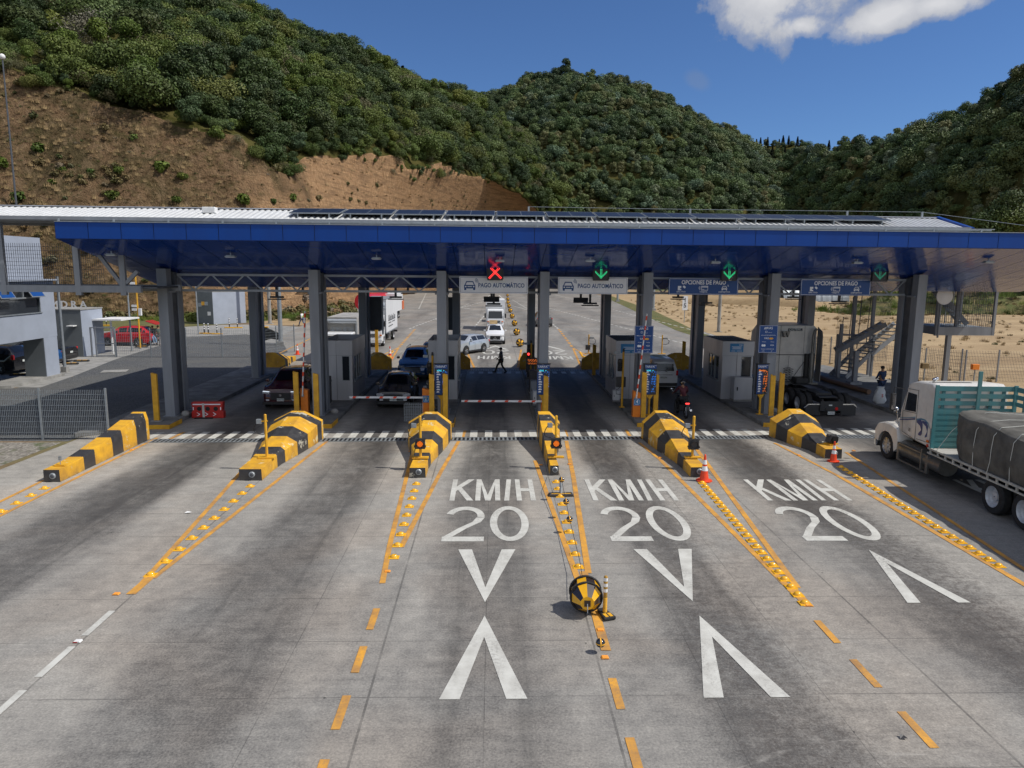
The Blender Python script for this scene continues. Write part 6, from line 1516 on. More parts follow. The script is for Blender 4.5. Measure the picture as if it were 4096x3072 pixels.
for s in (-1,1):
    # front fender, an arch with real thickness
    fp=[]; 
    for k in range(9):
        a=R(-8+k*(196/8)); fp.append((2.86+.62*math.cos(a)*1.0,.50+.60*math.sin(a)))
    outer=[(3.72,.62),(3.74,.98),(3.55,1.22),(3.1,1.36),(2.6,1.38),(2.15,1.30),(2.02,.95),(2.05,.55)]
    poly_=outer+[(2.22,.42)]+[(2.86-.60*math.cos(R(a)),.50+.58*math.sin(R(a))) for a in (0,25,50,75,100,125,150,175)]
    mb=MB(); mb.rings([[(s*.70,p[0],p[1]) for p in poly_],[(s*1.16,p[0],p[1]) for p in poly_],[(s*1.23,2.86+(p[0]-2.86)*.96,.5+(p[1]-.5)*.94) for p in poly_]]); mb.build('fender','truck_white',tk,smooth=35)
    wheel(tk,s*1.06,2.85,.50,.28,rimm='rim_grey',spokes=10)
    # mirrors
    MB().tube([(s*1.14,2.0,2.75),(s*1.38,2.28,2.78),(s*1.38,2.28,2.55)],.018,6).tube([(s*1.15,2.1,1.8),(s*1.38,2.3,1.85),(s*1.38,2.28,1.95)],.014,6).build('mirror_arm','plastic_black',tk)
    MB().box(s*1.38-.09,s*1.38+.09,2.24,2.34,1.92,2.55).build('mirror','plastic_black',tk,bevel=.03); MB().box(s*1.38-.07,s*1.38+.07,2.232,2.238,1.97,2.50).build('mirror_glass','chrome',tk)
    # side window, door lines
    xx=s*1.186
    g=MB(); g.add([(xx,1.12,2.10),(xx,1.84,2.04),(xx,1.70,2.70),(xx,1.13,2.70)],[(0,1,2,3)]); g.build('side_window','glass_dark',tk)
    g=MB()
    def fl(y0,z0,y1,z1,w_=.014): g.bar((xx+s*.002,y0,z0),(xx+s*.002,y1,z1),.006,w_)
    fl(1.02,1.12,1.05,2.86); fl(1.05,2.86,1.7,2.82); fl(1.88,1.25,1.95,2.0); fl(1.02,1.14,1.88,1.26); fl(1.95,2.0,1.74,2.78); fl(1.08,2.06,1.9,2.0); fl(.12,1.24,.95,1.20); fl(.12,1.24,.12,1.75)
    g.build('door_seam','black',tk)
    MB().box(xx-.003 if s<0 else xx,xx if s<0 else xx+.003,.48,.62,2.10,2.52).build('vent_panel','truck_white',tk,bevel=.002)
    # stripe and swoosh graphics on door and sleeper
    g=MB(); q=lambda y,z:(xx+s*.004,y,z)
    def band(pts,m_,w_):
        for (a,b),(wa,wb) in zip(zip(pts,pts[1:]),zip(w_,w_[1:])):
            g.add([q(a[0],a[1]-wa),q(b[0],b[1]-wb),q(b[0],b[1]+wb),q(a[0],a[1]+wa)],[(0,1,2,3)],m_)
    band([(2.1,1.64),(1.6,1.74),(1.1,1.86)],0,[.018,.022,.03]); band([(2.1,1.70),(1.6,1.80),(1.1,1.92)],1,[.01,.014,.02])
    band([(1.0,1.86),(.75,1.93),(.50,1.94),(.30,1.86),(.20,1.72)],1,[.03,.03,.025,.025,.02])
    band([(.98,1.80),(.78,1.80),(.66,1.70),(.62,1.58),(.68,1.46),(.84,1.38)],0,[.04,.11,.15,.15,.10,.03])
    band([(.66,1.86),(.42,1.82),(.30,1.68),(.30,1.52),(.42,1.38)],0,[.03,.08,.11,.10,.03])
    g.build('side_graphic',['swoosh_blue','swoosh_teal'],tk)
    g=MB(); 
    for k in range(3): g.box(xx+s*.003-.001,xx+s*.003+.001,1.35-k*.0,1.48,1.36+k*.045,1.38+k*.045)
    g.build('door_lettering','letters_dark',tk)
    MB().box(s*1.20-.02,s*1.20+.02,.16,.28,1.24,1.32).build('marker_lamp','indicator',tk,bevel=.01); MB().box(s*1.19-.01,s*1.19+.015,.17,.27,1.08,1.18).build('reflector','red_plastic',tk)
    MB().cyl((s*1.0,2.55,1.4),(s*1.05,2.6,1.85),.015).build('hood_mirror_stand','chrome',tk); MB().sph((s*1.1,2.62,1.92),.12,12,sc=(1,.6,.7)).build('hood_mirror','chrome',tk,smooth=60)
    # fuel tank and steps
    MB().cyl((s*.93,-.62,.62),(s*.93,1.95,.62),.31,n=26).build('fuel_tank','tank_grey',tk,smooth=40)
    MB().box(s*1.22-.03,s*1.22+.03,.15,2.0,.20,.26).box(s*1.02-.22,s*1.02+.22,.1,2.0,.78,.84).box(s*1.2-.04,s*1.2+.04,.05,.17,.20,.84).box(s*1.2-.04,s*1.2+.04,1.9,2.02,.20,.84).box(s*.93-.34,s*.93+.34,.38,.44,.28,.96).build('tank_step','tank_grey',tk,bevel=.01)
ws=MB(); ws.add([(-1.0,2.155,1.99),(1.0,2.155,1.99),(.98,1.83,2.84),(-.98,1.83,2.84)],[(0,1,2,3)]); ws.build('windscreen','glass_dark',tk)
MB().box(-1.18,1.18,3.66,3.86,.28,.62).build('bumper','chrome',tk,bevel=.05)
MB().box(-.5,.5,3.69,3.73,.7,1.15).build('grille','chrome',tk); 
for s in (-1,1): MB().box(s*.85-.13,s*.85+.13,3.66,3.76,.80,1.02).build('headlight','headlamp',tk,bevel=.03)
MB().sph((-.95,.6,3.30),.07,10).sph((-.7,.9,3.30),.06,10).build('horn','chrome',tk,smooth=60)
MB().box(-1.06,.2,.42,.52,3.2,3.24).build('roof_rail','plastic_black',tk)
mb=MB().box(-.45,.45,-10.8,3.4,.62,.86); mb.build('chassis','plastic_black',tk)
for yy in (-3.35,-4.68):
    for s in (-1,1):
        wheel(tk,s*1.12,yy,.50,.27,rimm='rim_white',deep=True); wheel(tk,s*.80,yy,.50,.25,rimm='rim_white',deep=True)
    MB().cyl((-.8,yy,.5),(.8,yy,.5),.1).build('axle','plastic_black',tk)
mb=MB().box(-1.27,1.27,-10.9,-.06,1.06,1.12); mb.build('bed_floor','box_grey',tk)
mb=MB()
for s in (-1,1):
    mb.box(s*1.30-.03,s*1.30+.03,-10.9,-.04,1.09,1.145); mb.box(s*1.30-.025,s*1.30+.025,-10.9,-.04,.94,.985)
    y=-.2
    while y>-10.8: mb.box(s*1.30-.02,s*1.30+.02,y-.035,y+.035,.985,1.09); mb.box(s*1.335-.008,s*1.335+.008,y-.25,y-.23,1.105,1.13); y-=.42
mb.build('side_rail','rail_cream',tk)
hb=MB(); YB=-.10
hb.box(-1.29,1.29,YB-.035,YB,1.14,2.47); 
for z0,z1 in ((3.04,3.20),(2.80,2.95),(2.57,2.71)): hb.box(-1.29,1.29,YB-.05,YB-.012,z0,z1)
for xx in (-1.27,1.27,0.08): hb.box(xx-.055,xx+.055,YB-.11,YB-.051,1.10,3.24 if abs(xx)>1 else 3.70)
for xx in (-1.0,-.5,.55,.95): hb.box(xx-.055,xx+.055,YB+.001,YB+.035,2.4,3.08)
for z0,z1 in ((3.04,3.20),(2.80,2.95),(2.57,2.71),(1.14,2.2)): hb.box(1.27,1.30,YB-.50,YB-.12,z0,z1)
hb.box(1.24,1.31,YB-.58,YB-.5,1.1,3.2)
for k in range(7): hb.box(-1.2,1.2,YB-.044,YB-.036,1.2+k*.18,1.3+k*.18)
hb.build('stake_headboard','teal_wood',tk)
# tarpaulin load: rounded sagging block, its own thing tied on the bed
ld=thing('tarpaulin_load','dark tarpaulin covered load tied with pale cords on the flatbed','load',(15.72,23,1.12),R(-2.2))
rr=random.Random(8); secs=[]
from mathutils import noise as MN
NY=46
for i in range(NY+1):
    t=i/NY; y=-1.05-t*9.6; hgt=1.40-.05*math.sin(t*26)-.10*min(1,t*3.0); 
    e=max(0,1-t*14); wtop=1.08-.16*e; wb_=1.24-.12*e; y2=y-.35*(1-0)
    ring=[]
    P0=[(-wb_,.0),(-wb_-.03,.30),(-wb_-.02,.68),(-wb_+.02,1.02),(-wtop-.10,hgt-.06),(-wtop+.02,hgt),(-.45,hgt+.02),(0,hgt+.03),(.45,hgt+.03),(wtop+.1,hgt+.0),(wb_-.04,hgt-.12),(wb_,.7),(wb_,.0)]
    # resample smoothly
    for (a,b) in zip(P0,P0[1:]):
        for k in range(3):
            u=k/3; px=a[0]+(b[0]-a[0])*u; pz=a[1]+(b[1]-a[1])*u
            n=MN.fractal(Vector((px*1.3,y*.9,pz*1.6)),1,2,3)*.13+abs(MN.noise(Vector((px*2.2,y*1.8+px*.6,pz*1.2))))*.11+MN.noise(Vector((px*5,y*4.5,pz*4)))*.02
            yy=y+(.0 if t>0 else 0)-(0.45 if t==0 and pz<.2 else 0)
            if i<4: yy=y-(1-i/4)*.0-.50*(1-pz/1.3)*(1-i/4)*-1*0-.42*(1-min(1,pz/1.3))*(1-i/4)
            ring.append((px*(1+n*.35),yy,pz+n*.5*(pz>.05)))
    ring.append((P0[-1][0],y,0)); secs.append(ring)
mb=MB(); mb.rings(secs,closed=True); mb.build('tarpaulin','tarp',ld,smooth=50)
cords=MB()
for k,y in enumerate((-2.35,-3.15,-4.0,-5.2,-6.6,-8)):
    cords.tube([(-1.31,y+.25*((k%2)*2-1)*.3,-.05),(-1.29,y,.35),(-1.29,y,.7),(-1.27,y-.02,1.12),(-1.10,y-.05,1.37),(-.4,y-.1,1.45),(.4,y-.2,1.46),(1.1,y-.3,1.36)],.009,5)
cords.tube([(-1.3,-.5,.0),(-1.15,-.95,.75),(-.85,-1.15,1.22),(-.3,-1.3,1.45),(.9,-1.6,1.43)],.009,5)
cords.build('cord','rope',ld)
# ---- white tractor unit seen from behind
tr=thing('tractor_unit','white tractor unit without trailer seen from behind in the lane beside the stairs','truck',(16.2,33.75,0),0)
mb=MB(); pr_=[(-1.22,1.0),(-1.25,2.6),(-1.20,3.85),(-1.05,4.02),(1.05,4.02),(1.22,3.85),(1.25,2.6),(1.22,1.0)]
mb.rings([[(p[0],y_,p[1]) for p in pr_] for y_ in (4.75,7.2)]+[[(p[0]*.96,8.0,1.0+(p[1]-1.0)*.86) for p in pr_]]); mb.build('cab','truck_white',tr,smooth=30,bevel=.03)
for s in (-1,1):
    MB().prism([(4.1,1.05),(4.74,1.05),(4.74,3.95),(4.2,3.75),(4.1,3.5)],s*1.26-.02,s*1.26+.02,'X').build('side_fairing','paint_grey' if s>0 else 'truck_white',tr,bevel=.01)
    for yy in (.95,2.25):
        wheel(tr,s*1.10,yy,.50,.27,rimm='rim_white',deep=True); wheel(tr,s*.78,yy,.50,.25,rimm='rim_white',deep=True)
    wheel(tr,s*1.05,6.9,.50,.28,rimm='rim_white',deep=True)
    MB().box(s*.86-.36,s*.86+.36,-.02,.0,.06,.60).build('mud_flap','plastic_black',tr)
    MB().bar((s*.50,-.03,.60),(s*1.10,-.03,.60),.03,.05).bar((s*1.10,-.03,.60),(s*1.30,-.03,.42),.03,.05).build('flap_bracket','chrome',tr)
    MB().lathe([(.085,0),(.07,-.03)],(s*.24,-.10,.40),'Y',16).build('tail_light','tail_red' if s>0 else 'plastic_black',tr); MB().lathe([(.095,.0),(.085,-.02)],(s*.24,-.10,.40),'Y',16,cap=False).build('tail_light_ring','chrome',tr)
    MB().box(s*.40-.04,s*.40+.04,.0,5,.62,.82).build('frame_rail','plastic_black',tr)
MB().box(-.55,.55,-.10,.0,.28,.75).box(-.45,.45,.3,2.9,.84,.90).box(-.40,.40,.8,1.9,.9,1.0).build('rear_frame','plastic_black',tr,bevel=.01)
MB().box(-.17,.17,-.115,-.10,.12,.26).box(-.14,.02,-.112,-.10,.54,.60).build('number_plate','plate_white',tr); g=MB(); g.text('C-027BML',(0,-.12,.19),(1,0,0),(0,0,1),.08,0); g.build('plate_text','letters_dark',tr)
g=MB(); g.box(-.35,.42,4.735,4.745,3.72,3.86,0); g.text('C027BML',(.03,4.732,3.79),(1,0,0),(0,0,1),.17,1,bold=.01); g.build('cab_number',['letters_dark','plate_white'],tr)
MB().cyl((.90,4.45,.95),(.90,4.45,1.5),.09,n=14).cyl((.90,4.45,1.2),(.90,4.45,2.55),.14,n=18).tube([(.90,4.45,2.5),(.92,4.45,3.5),(.96,4.42,3.75),(1.05,4.38,3.88)],.07,12).build('exhaust_stack','tank_grey',tr,smooth=50)
MB().box(.62,.76,4.5,4.74,1.2,2.5).build('stack_shield','black',tr)
MB().box(-1.2,1.2,4.70,4.745,2.42,2.45).box(-.75,-.735,4.735,4.745,1.05,4.0).box(.55,.56,4.738,4.746,1.05,4.0).build('cab_seam','black',tr)
mb=MB(); 
for k in range(3):
    mb.tube([(-.42+.16*k+.11*math.cos(t*1.4+k),4.60+.06*math.sin(t*1.4),1.75-.028*t) for t in range(26)],.012,5)
mb.tube([(-.26,4.62,2.38),(-.28,4.62,1.75)],.01,5).tube([(.62,4.66,2.1),(.1,4.66,1.3),(-.1,4.6,1.05)],.014,5); mb.build('air_hose','black',tr)
MB().box(-.05,.6,3.95,4.6,.98,1.28).box(-.3,.7,3.8,4.65,.92,.97).build('battery_box','plastic_black',tr,bevel=.02)
MB().prism([(-.62,3.4),(-.52,3.72),(-.72,3.72)],4.5,4.74,'Y').prism([(-.42,3.4),(-.32,3.72),(-.52,3.72)],4.5,4.74,'Y').build('work_light_bracket','paint_grey',tr)
MB().box(-1.24,1.24,4.2,4.73,.9,.99).build('deck_plate','tank_grey',tr)
# ---- box trucks on the far pavement (facing the camera)
def cabover(par,w,h,y0,dep,paint='paint_white',z0=.45,flare=True):
    hw=w/2
    p=[(y0,z0),(y0-.02,1.2),(y0+.02,1.35),(y0+.22,h-.08),(y0+.40,h),(y0+dep,h),(y0+dep,z0)]
    mb=MB(); sideloft(mb,p,[(-hw,.06),(-hw+.06,0),(hw-.06,0),(hw,.06)]); mb.build('cab',paint,par,smooth=30)
    MB().add([(-hw+.12,y0+.012,1.42),(hw-.12,y0+.012,1.42),(hw-.18,y0+.18,h-.2),(-hw+.18,y0+.18,h-.2)],[(0,1,2,3)]).build('windscreen','glass_dark',par)
    for s in (-1,1):
        MB().add([(s*(hw+.004),y0+.25,1.45),(s*(hw+.004),y0+dep-.35,1.45),(s*(hw+.004),y0+dep-.4,h-.3),(s*(hw+.004),y0+.42,h-.3)],[(0,1,2,3)]).build('side_window','glass_dark',par)
        MB().box(s*(hw+.22)-.09,s*(hw+.22)+.09,y0-.02,y0+.08,h-.95,h-.45).build('mirror','plastic_black',par,bevel=.02); MB().tube([(s*hw,y0+.15,h-.4),(s*(hw+.22),y0+.03,h-.42)],.015,5).build('mirror_arm','plastic_black',par)
        MB().box(s*hw*.72-.17,s*hw*.72+.17,y0-.045,y0+.03,.80,.98).build('headlight','headlamp',par,bevel=.02); MB().box(s*(hw-.12)-.1,s*(hw-.12)+.1,y0-.05,y0+.02,.99,1.1).build('indicator_lamp','indicator',par)
    MB().box(-hw,hw,y0-.12,y0+.12,z0-.1,.72).build('bumper',paint,par,bevel=.03); MB().box(-hw*.6,hw*.6,y0-.035,y0-.0,.86,1.18).build('grille','paint_grey',par)
    MB().box(-.2,.2,y0-.135,y0-.12,z0+.0,z0+.13).build('number_plate','plate_white',par)
bt=thing('box_truck','big white box truck with dark company lettering on its side facing the camera','truck',(-10.95,64.4,0),0)
cabover(bt,2.3,2.75,0,1.7)
MB().box(-1.22,1.22,1.95,9.9,1.05,4.12).build('cargo_box','box_white',bt,bevel=.02)
MB().rings([[(-1.2,1.94-.28*math.sin(a),3.55+.30*math.cos(a)) for a in [R(t) for t in range(0,181,20)]],[(1.2,1.94-.28*math.sin(a),3.55+.30*math.cos(a)) for a in [R(t) for t in range(0,181,20)]]]).build('wind_deflector','paint_silver',bt,smooth=50)
MB().box(-1.24,1.24,1.93,9.92,1.0,1.1).box(-1.24,-1.18,1.93,1.99,1.0,4.14).box(1.18,1.24,1.93,1.99,1.0,4.14).box(-1.24,1.24,1.93,9.9,4.1,4.15).build('box_frame','galv',bt)
g=MB(); g.text("Du'Don Food Corp",(1.228,5.9,2.35),(0,1,0),(0,0,1),.62,0,bold=.01,sx=.95); [g.box(1.226,1.229,a_,b_,z_,z_+.09) for a_,b_,z_ in ((3.6,5.4,1.82),(6.0,8.0,1.82),(3.6,6.6,1.5),(3.5,8.3,2.05))]; g.build('lettering','letters_dark',bt)
for s in (-1,1):
    wheel(bt,s*1.05,.95,.47,.28,rimm='rim_white'); wheel(bt,s*1.08,7.2,.47,.28,deep=True,rimm='rim_white')
    MB().prism([(.35,.5),(.4,.95),(.95,1.12),(1.5,.95),(1.6,.5),(1.45,.5),(1.35,.8),(.95,.98),(.55,.8),(.48,.5)],s*1.0-.18,s*1.0+.18,'X').build('fender','paint_white',bt)
MB().box(-.4,.4,.5,9.8,.6,.95).cyl((.95,3.2,.72),(.95,4.6,.72),.25,n=16).box(-1.2,1.2,9.85,9.95,.55,.75).build('chassis','plastic_black',bt)
bt2=thing('box_truck','weathered grey white box truck mostly hidden behind the second booth','truck',(-11.15,52.2,0),0)
cabover(bt2,2.0,2.25,0,1.6)
MB().box(-1.1,1.1,1.8,7.6,.95,3.30).build('cargo_box','box_grey',bt2,bevel=.03); MB().cyl((-1.08,1.72,3.0),(1.08,1.72,3.0),.17,n=18).cyl((1.06,1.75,.95),(1.06,1.75,3.0),.09,n=10).build('wind_deflector','paint_silver',bt2,smooth=50)
g=MB(); g.text('AYUDE',(.0,1.795,2.35),(1,0,0),(0,0,1),.55,0,bold=.015); g.build('faded_lettering','paint_silver',bt2)
for s in (-1,1): wheel(bt2,s*.92,.85,.4,.24); wheel(bt2,s*.95,5.8,.4,.24)
MB().box(-.4,.4,.5,7.5,.5,.85).build('chassis','plastic_black',bt2)
kt=thing('box_truck','small white cab truck with a white box in the queue between the barrel row','truck',(.28,82.6,0),0)
cabover(kt,1.85,2.42,0,1.5,z0=.4); MB().box(-1.1,1.1,1.7,6.4,.9,3.45).build('cargo_box','box_white',kt,bevel=.02); MB().box(-.55,.55,1.69,1.7,2.9,3.1).build('lettering_plate','box_grey',kt)
for s in (-1,1): wheel(kt,s*.85,.8,.35,.22); wheel(kt,s*.88,4.9,.35,.22)
MB().box(-.4,.4,.5,6.3,.45,.8).build('chassis','plastic_black',kt)
kt2=thing('queued_car','white vehicle just visible behind the small white truck in the queue','car',(.3,97,0),0); kt2=kt2
MB().rings([[(-.85,0,.4),(-.9,0,.9),(-.6,0,1.45),(.6,0,1.45),(.9,0,.9),(.85,0,.4)],[(-.9,4,.4),(-.92,4,1.0),(-.65,4,1.5),(.65,4,1.5),(.92,4,1.0),(.9,4,.4)]]).build('body','paint_white',kt2,smooth=30)
for s in (-1,1): wheel(kt2,s*.8,.8,.33,.2); wheel(kt2,s*.8,3.3,.33,.2)
# red tanker with an orange trailer behind the box truck
tn=thing('tanker_truck','red tanker with a white cab and orange trailer frame standing behind the big box truck','truck',(-14.6,92,0),0)
MB().cyl((-1.7,0,2.75),(-.4,8,2.75),1.12,n=28).build('tank','red_tank',tn,smooth=40); MB().box(-2.4,.8,-.2,12,1.1,1.35).build('trailer_frame','orange_frame',tn); MB().box(-.5,1.6,6.5,13.5,1.2,3.6).build('trailer_box','box_white',tn); MB().box(.3,1.7,12.5,14.2,1.2,2.4).build('tailboard','orange_frame',tn)
for yy in (1,2.3,11,12.3):
    for s in (-1,1): wheel(tn,-.4+s*1.5,yy,.5,.3)
MB().box(-1.2,.6,-.2,13,.75,1.1).build('chassis','plastic_black',tn)
# ================= PEOPLE AND MOTORCYCLE
def skin_mesh(name,verts,edges,rad,mname,extra=None,root=0,sub=1):
    me=bpy.data.meshes.new(name); me.from_pydata(verts,edges,[]); o=bpy.data.objects.new(name+'_tmp',me); COL.objects.link(o)
    md=o.modifiers.new('skin','SKIN'); md.use_smooth_shade=True
    lay=me.skin_vertices[0] if me.skin_vertices else None
    if lay is None:
        bm=bmesh.new(); bm.from_mesh(me); bm.verts.layers.skin.verify(); bm.to_mesh(me); bm.free(); lay=me.skin_vertices[0]
    for i,r in enumerate(rad): lay.data[i].radius=(r,r) if not hasattr(r,'__len__') else r; lay.data[i].use_root=(i==root)
    if sub: s=o.modifiers.new('sub','SUBSURF'); s.levels=sub; s.render_levels=sub
    dg=bpy.context.evaluated_depsgraph_get(); ev=o.evaluated_get(dg); out=bpy.data.meshes.new_from_object(ev)
    bpy.data.objects.remove(o); out.materials.clear(); out.materials.append(M[mname])
    for p in out.polygons: p.material_index=0; p.use_smooth=True
    if extra:
        bm=bmesh.new(); bm.from_mesh(out); em=extra.mesh('x',[mname],60); bm.from_mesh(em); bm.to_mesh(out); bm.free(); bpy.data.meshes.remove(em)
        for p in out.polygons: p.use_smooth=True
    out.name=name; return out
def person(label,x,y,z,rz,pose,top,legs,shoes='black',sk='skin',hair='hair',long_sleeve=True,h=1.72,cap=None,vest=None):
    o=thing('person',label,'person',(x,y,z),rz); s=h/1.72; o.scale=(s,)*3
    J=dict(pel=(0,0,.95),sp=(0,0,1.18),ch=(0,.0,1.38),nk=(0,0,1.50),hb=(0,.01,1.57),hd=(0,.02,1.64),ht=(0,.01,1.71),
        sl=(-.17,0,1.43),sr=(.17,0,1.43),el=(-.24,-.02,1.16),er=(.24,-.02,1.16),wl=(-.26,.05,.92),wr=(.26,.05,.92),
        hl=(-.09,0,.90),hr=(.09,0,.90),kl=(-.10,.02,.50),kr=(.10,.02,.50),al=(-.10,0,.09),ar=(.10,0,.09),tl=(-.11,.15,.03),tr=(.11,.15,.03))
    J.update(pose); K_=list(J); idx={k:i for i,k in enumerate(K_)}; V=[J[k] for k in K_]
    E=[('pel','sp'),('sp','ch'),('ch','nk'),('nk','hb'),('hb','hd'),('hd','ht'),('ch','sl'),('ch','sr'),('sl','el'),('sr','er'),('el','wl'),('er','wr'),('pel','hl'),('pel','hr'),('hl','kl'),('hr','kr'),('kl','al'),('kr','ar'),('al','tl'),('ar','tr')]
    RAD=dict(pel=.13,sp=.115,ch=.125,nk=.052,hb=.065,hd=.088,ht=.055,sl=.062,sr=.062,el=.042,er=.042,wl=.028,wr=.028,hl=.085,hr=.085,kl=.058,kr=.058,al=.042,ar=.042,tl=.035,tr=.035)
    ex=MB()
    H0=Vector(J['hd']); fwd=(Vector(J['hd'])-Vector(J['hb'])).cross(Vector((1,0,0)))*-1; fwd=Vector((0,1,0))
    ex.lathe([(.028,0),(.018,.03),(.006,.045)],tuple(H0+Vector((0,.075,-.035))),'Y',8)      # nose
    for q in (-1,1):
        ex.sph(tuple(H0+Vector((q*.088,-.0,-.02))),.024,8,sc=(.4,.8,1.3)); 
    for wk,ek in (('wl','el'),('wr','er')):
        w_=Vector(J[wk]); d=(w_-Vector(J[ek])).normalized(); sd=1 if wk=='wr' else -1
        a=Vector((0,1,0)); a=(a-d*a.dot(d)).normalized(); b=d.cross(a)
        ex.tube([w_-d*.01,w_+d*.045,w_+d*.085],[.026,.036,.030],8)
        for k,(off,ln_) in enumerate(((-.030,.062),(-.010,.072),(.010,.068),(.029,.052))):
            p=w_+d*.08+a*off; ex.tube([p,p+d*ln_*.55-b*sd*.008,p+d*ln_*.95-b*sd*.024],[.0095,.009,.007],6)
        p=w_+d*.03+a*.030; ex.tube([p,p+a*.022+d*.028,p+a*.026+d*.055-b*sd*.012],[.012,.010,.008],6)
    me=skin_mesh('body',V,[(idx[a],idx[b]) for a,b in E],[RAD[k] for k in K_],sk,ex); b=bpy.data.objects.new('body',me); COL.objects.link(b); b.parent=o
    # eyes, mouth
    f=MB()
    for q in (-1,1): f.sph(tuple(H0+Vector((q*.032,.082,-.005))),.011,6)
    f.box(H0.x-.022,H0.x+.022,H0.y+.083,H0.y+.088,H0.z-.072,H0.z-.064); f.build('face_features','black',b)
    def sub(keys,edges,rad,name,m_):
        ii={k:i for i,k in enumerate(keys)}; me=skin_mesh(name,[J[k] if not isinstance(k,tuple) else k for k in keys],[(ii[a],ii[c]) for a,c in edges],rad,m_); q=bpy.data.objects.new(name,me); COL.objects.link(q); q.parent=o; return q
    if long_sleeve: sub(['pel','sp','ch','sl','sr','el','er','wl','wr'],[('pel','sp'),('sp','ch'),('ch','sl'),('ch','sr'),('sl','el'),('sr','er'),('el','wl'),('er','wr')],[.150,.142,.150,.080,.080,.056,.056,.040,.040],'shirt',top)
    else: sub(['pel','sp','ch','sl','sr','el','er'],[('pel','sp'),('sp','ch'),('ch','sl'),('ch','sr'),('sl','el'),('sr','er')],[.150,.142,.150,.080,.080,.056,.056],'shirt',top)
    sub(['pel','hl','hr','kl','kr','al','ar'],[('pel','hl'),('pel','hr'),('hl','kl'),('hr','kr'),('kl','al'),('kr','ar')],[.152,.102,.102,.075,.075,.058,.058],'trousers',legs)
    for q in ('l','r'):
        A_=Vector(J['a'+q]); T_=Vector(J['t'+q]); MB().tube([A_+Vector((0,-.05,-.03)),A_+Vector((0,.0,-.02)),T_,T_+(T_-A_)*.25],[.045,.055,.045,.025],8).build('shoe',shoes,o,smooth=60)
    if hair: MB().sph(tuple(H0+Vector((0,-.018,.028))),.098,12,sc=(.95,1.02,.85)).build('hair',hair,o,smooth=60)
    if cap: MB().sph(tuple(H0+Vector((0,-.0,.045))),.102,12,sc=(.98,1.05,.72)).box(H0.x-.07,H0.x+.07,H0.y+.06,H0.y+.17,H0.z+.035,H0.z+.048).build('cap',cap,o,smooth=40)
    if vest:
        q=sub(['pel','sp','ch'],[('pel','sp'),('sp','ch')],[.158,.152,.160],'vest',vest)
    return o
walk=dict(kl=(-.10,.24,.53),al=(-.10,.36,.13),tl=(-.11,.52,.10),kr=(.10,-.06,.50),ar=(.10,-.34,.14),tr=(.10,-.22,.04),el=(-.25,-.12,1.18),wl=(-.26,-.10,.94),er=(.25,.08,1.17),wr=(.22,.24,1.0))
p=gp(1977,1497); person('guard in a dark vest and boots striding across the middle lane',.55,48.0,0,R(78),walk,'cloth_grey','cloth_olive',vest='cloth_black',cap='cloth_black')
p=gp(1209,1305); person('person in a white jacket walking alone on the far dirt verge',p.x,p.y,0,R(70),walk,'cloth_white','denim',cap=None,vest='cloth_lime',h=1.75)
stand=dict(el=(-.33,-.03,1.20),wl=(-.22,.12,1.06),er=(.33,-.03,1.2),wr=(.22,.12,1.06),al=(-.17,.05,.09),tl=(-.2,.2,.03),ar=(.2,-.02,.09),tr=(.25,.12,.03),kl=(-.13,.06,.5),kr=(.15,.02,.5))
lean=dict(pel=(0,0,.9),hl=(-.09,0,.86),hr=(.09,0,.86),kl=(-.1,.22,.52),al=(-.1,.42,.09),tl=(-.1,.56,.04),kr=(.1,.16,.5),ar=(.1,.3,.09),tr=(.1,.44,.03),wl=(-.12,.22,1.1),wr=(.12,.22,1.12))
person('person in a white shirt and black cap standing behind the red car',-29.0,65.3,0,R(150),stand,'cloth_white','cloth_black',long_sleeve=False,cap='cloth_black')
person('person in a green top leaning at the open tailgate of the red car',-29.75,65.2,0,R(200),lean,'cloth_green','cloth_grey')
person('person in light jeans sitting on the tail of the red car',-30.1,64.9,0,R(225),dict(pel=(0,-.1,.85),hl=(-.09,-.05,.8),hr=(.09,-.05,.8),kl=(-.1,.32,.62),al=(-.1,.42,.2),tl=(-.1,.56,.14),kr=(.1,.34,.6),ar=(.1,.46,.18),tr=(.1,.6,.12)),'cloth_black','denim_light')
pn=gp(3510,1578); person('person in a navy uniform with reflective stripes on the right walkway',20.75,37.7,.18,R(15),dict(el=(-.26,.05,1.18),wl=(-.14,.24,1.08),er=(.26,.05,1.18),wr=(.14,.24,1.08)),'cloth_navy','cloth_navy',cap='cloth_black',h=1.74)
bg_=thing('plastic_bag','white printed plastic sack hanging against the right walkway edge','bag',(20.0,36.4,.18)); mb=MB(); mb.rings([[(.30*c*w_+.05*math.sin(3*t+h_*9),.22*s_*w_,h_) for t in range(10) for c,s_ in ((math.cos(t*.628),math.sin(t*.628)),)] for h_,w_ in ((.0,.7),(.15,1.1),(.4,1.0),(.62,.75),(.78,.5),(.86,.6))]); mb.build('sack','cloth_white',bg_,smooth=50); g=MB(); g.text('S',(0,-.235,.42),(1,0,0),(0,0,1),.22,0,bold=.02); g.build('print','red_plastic',bg_)
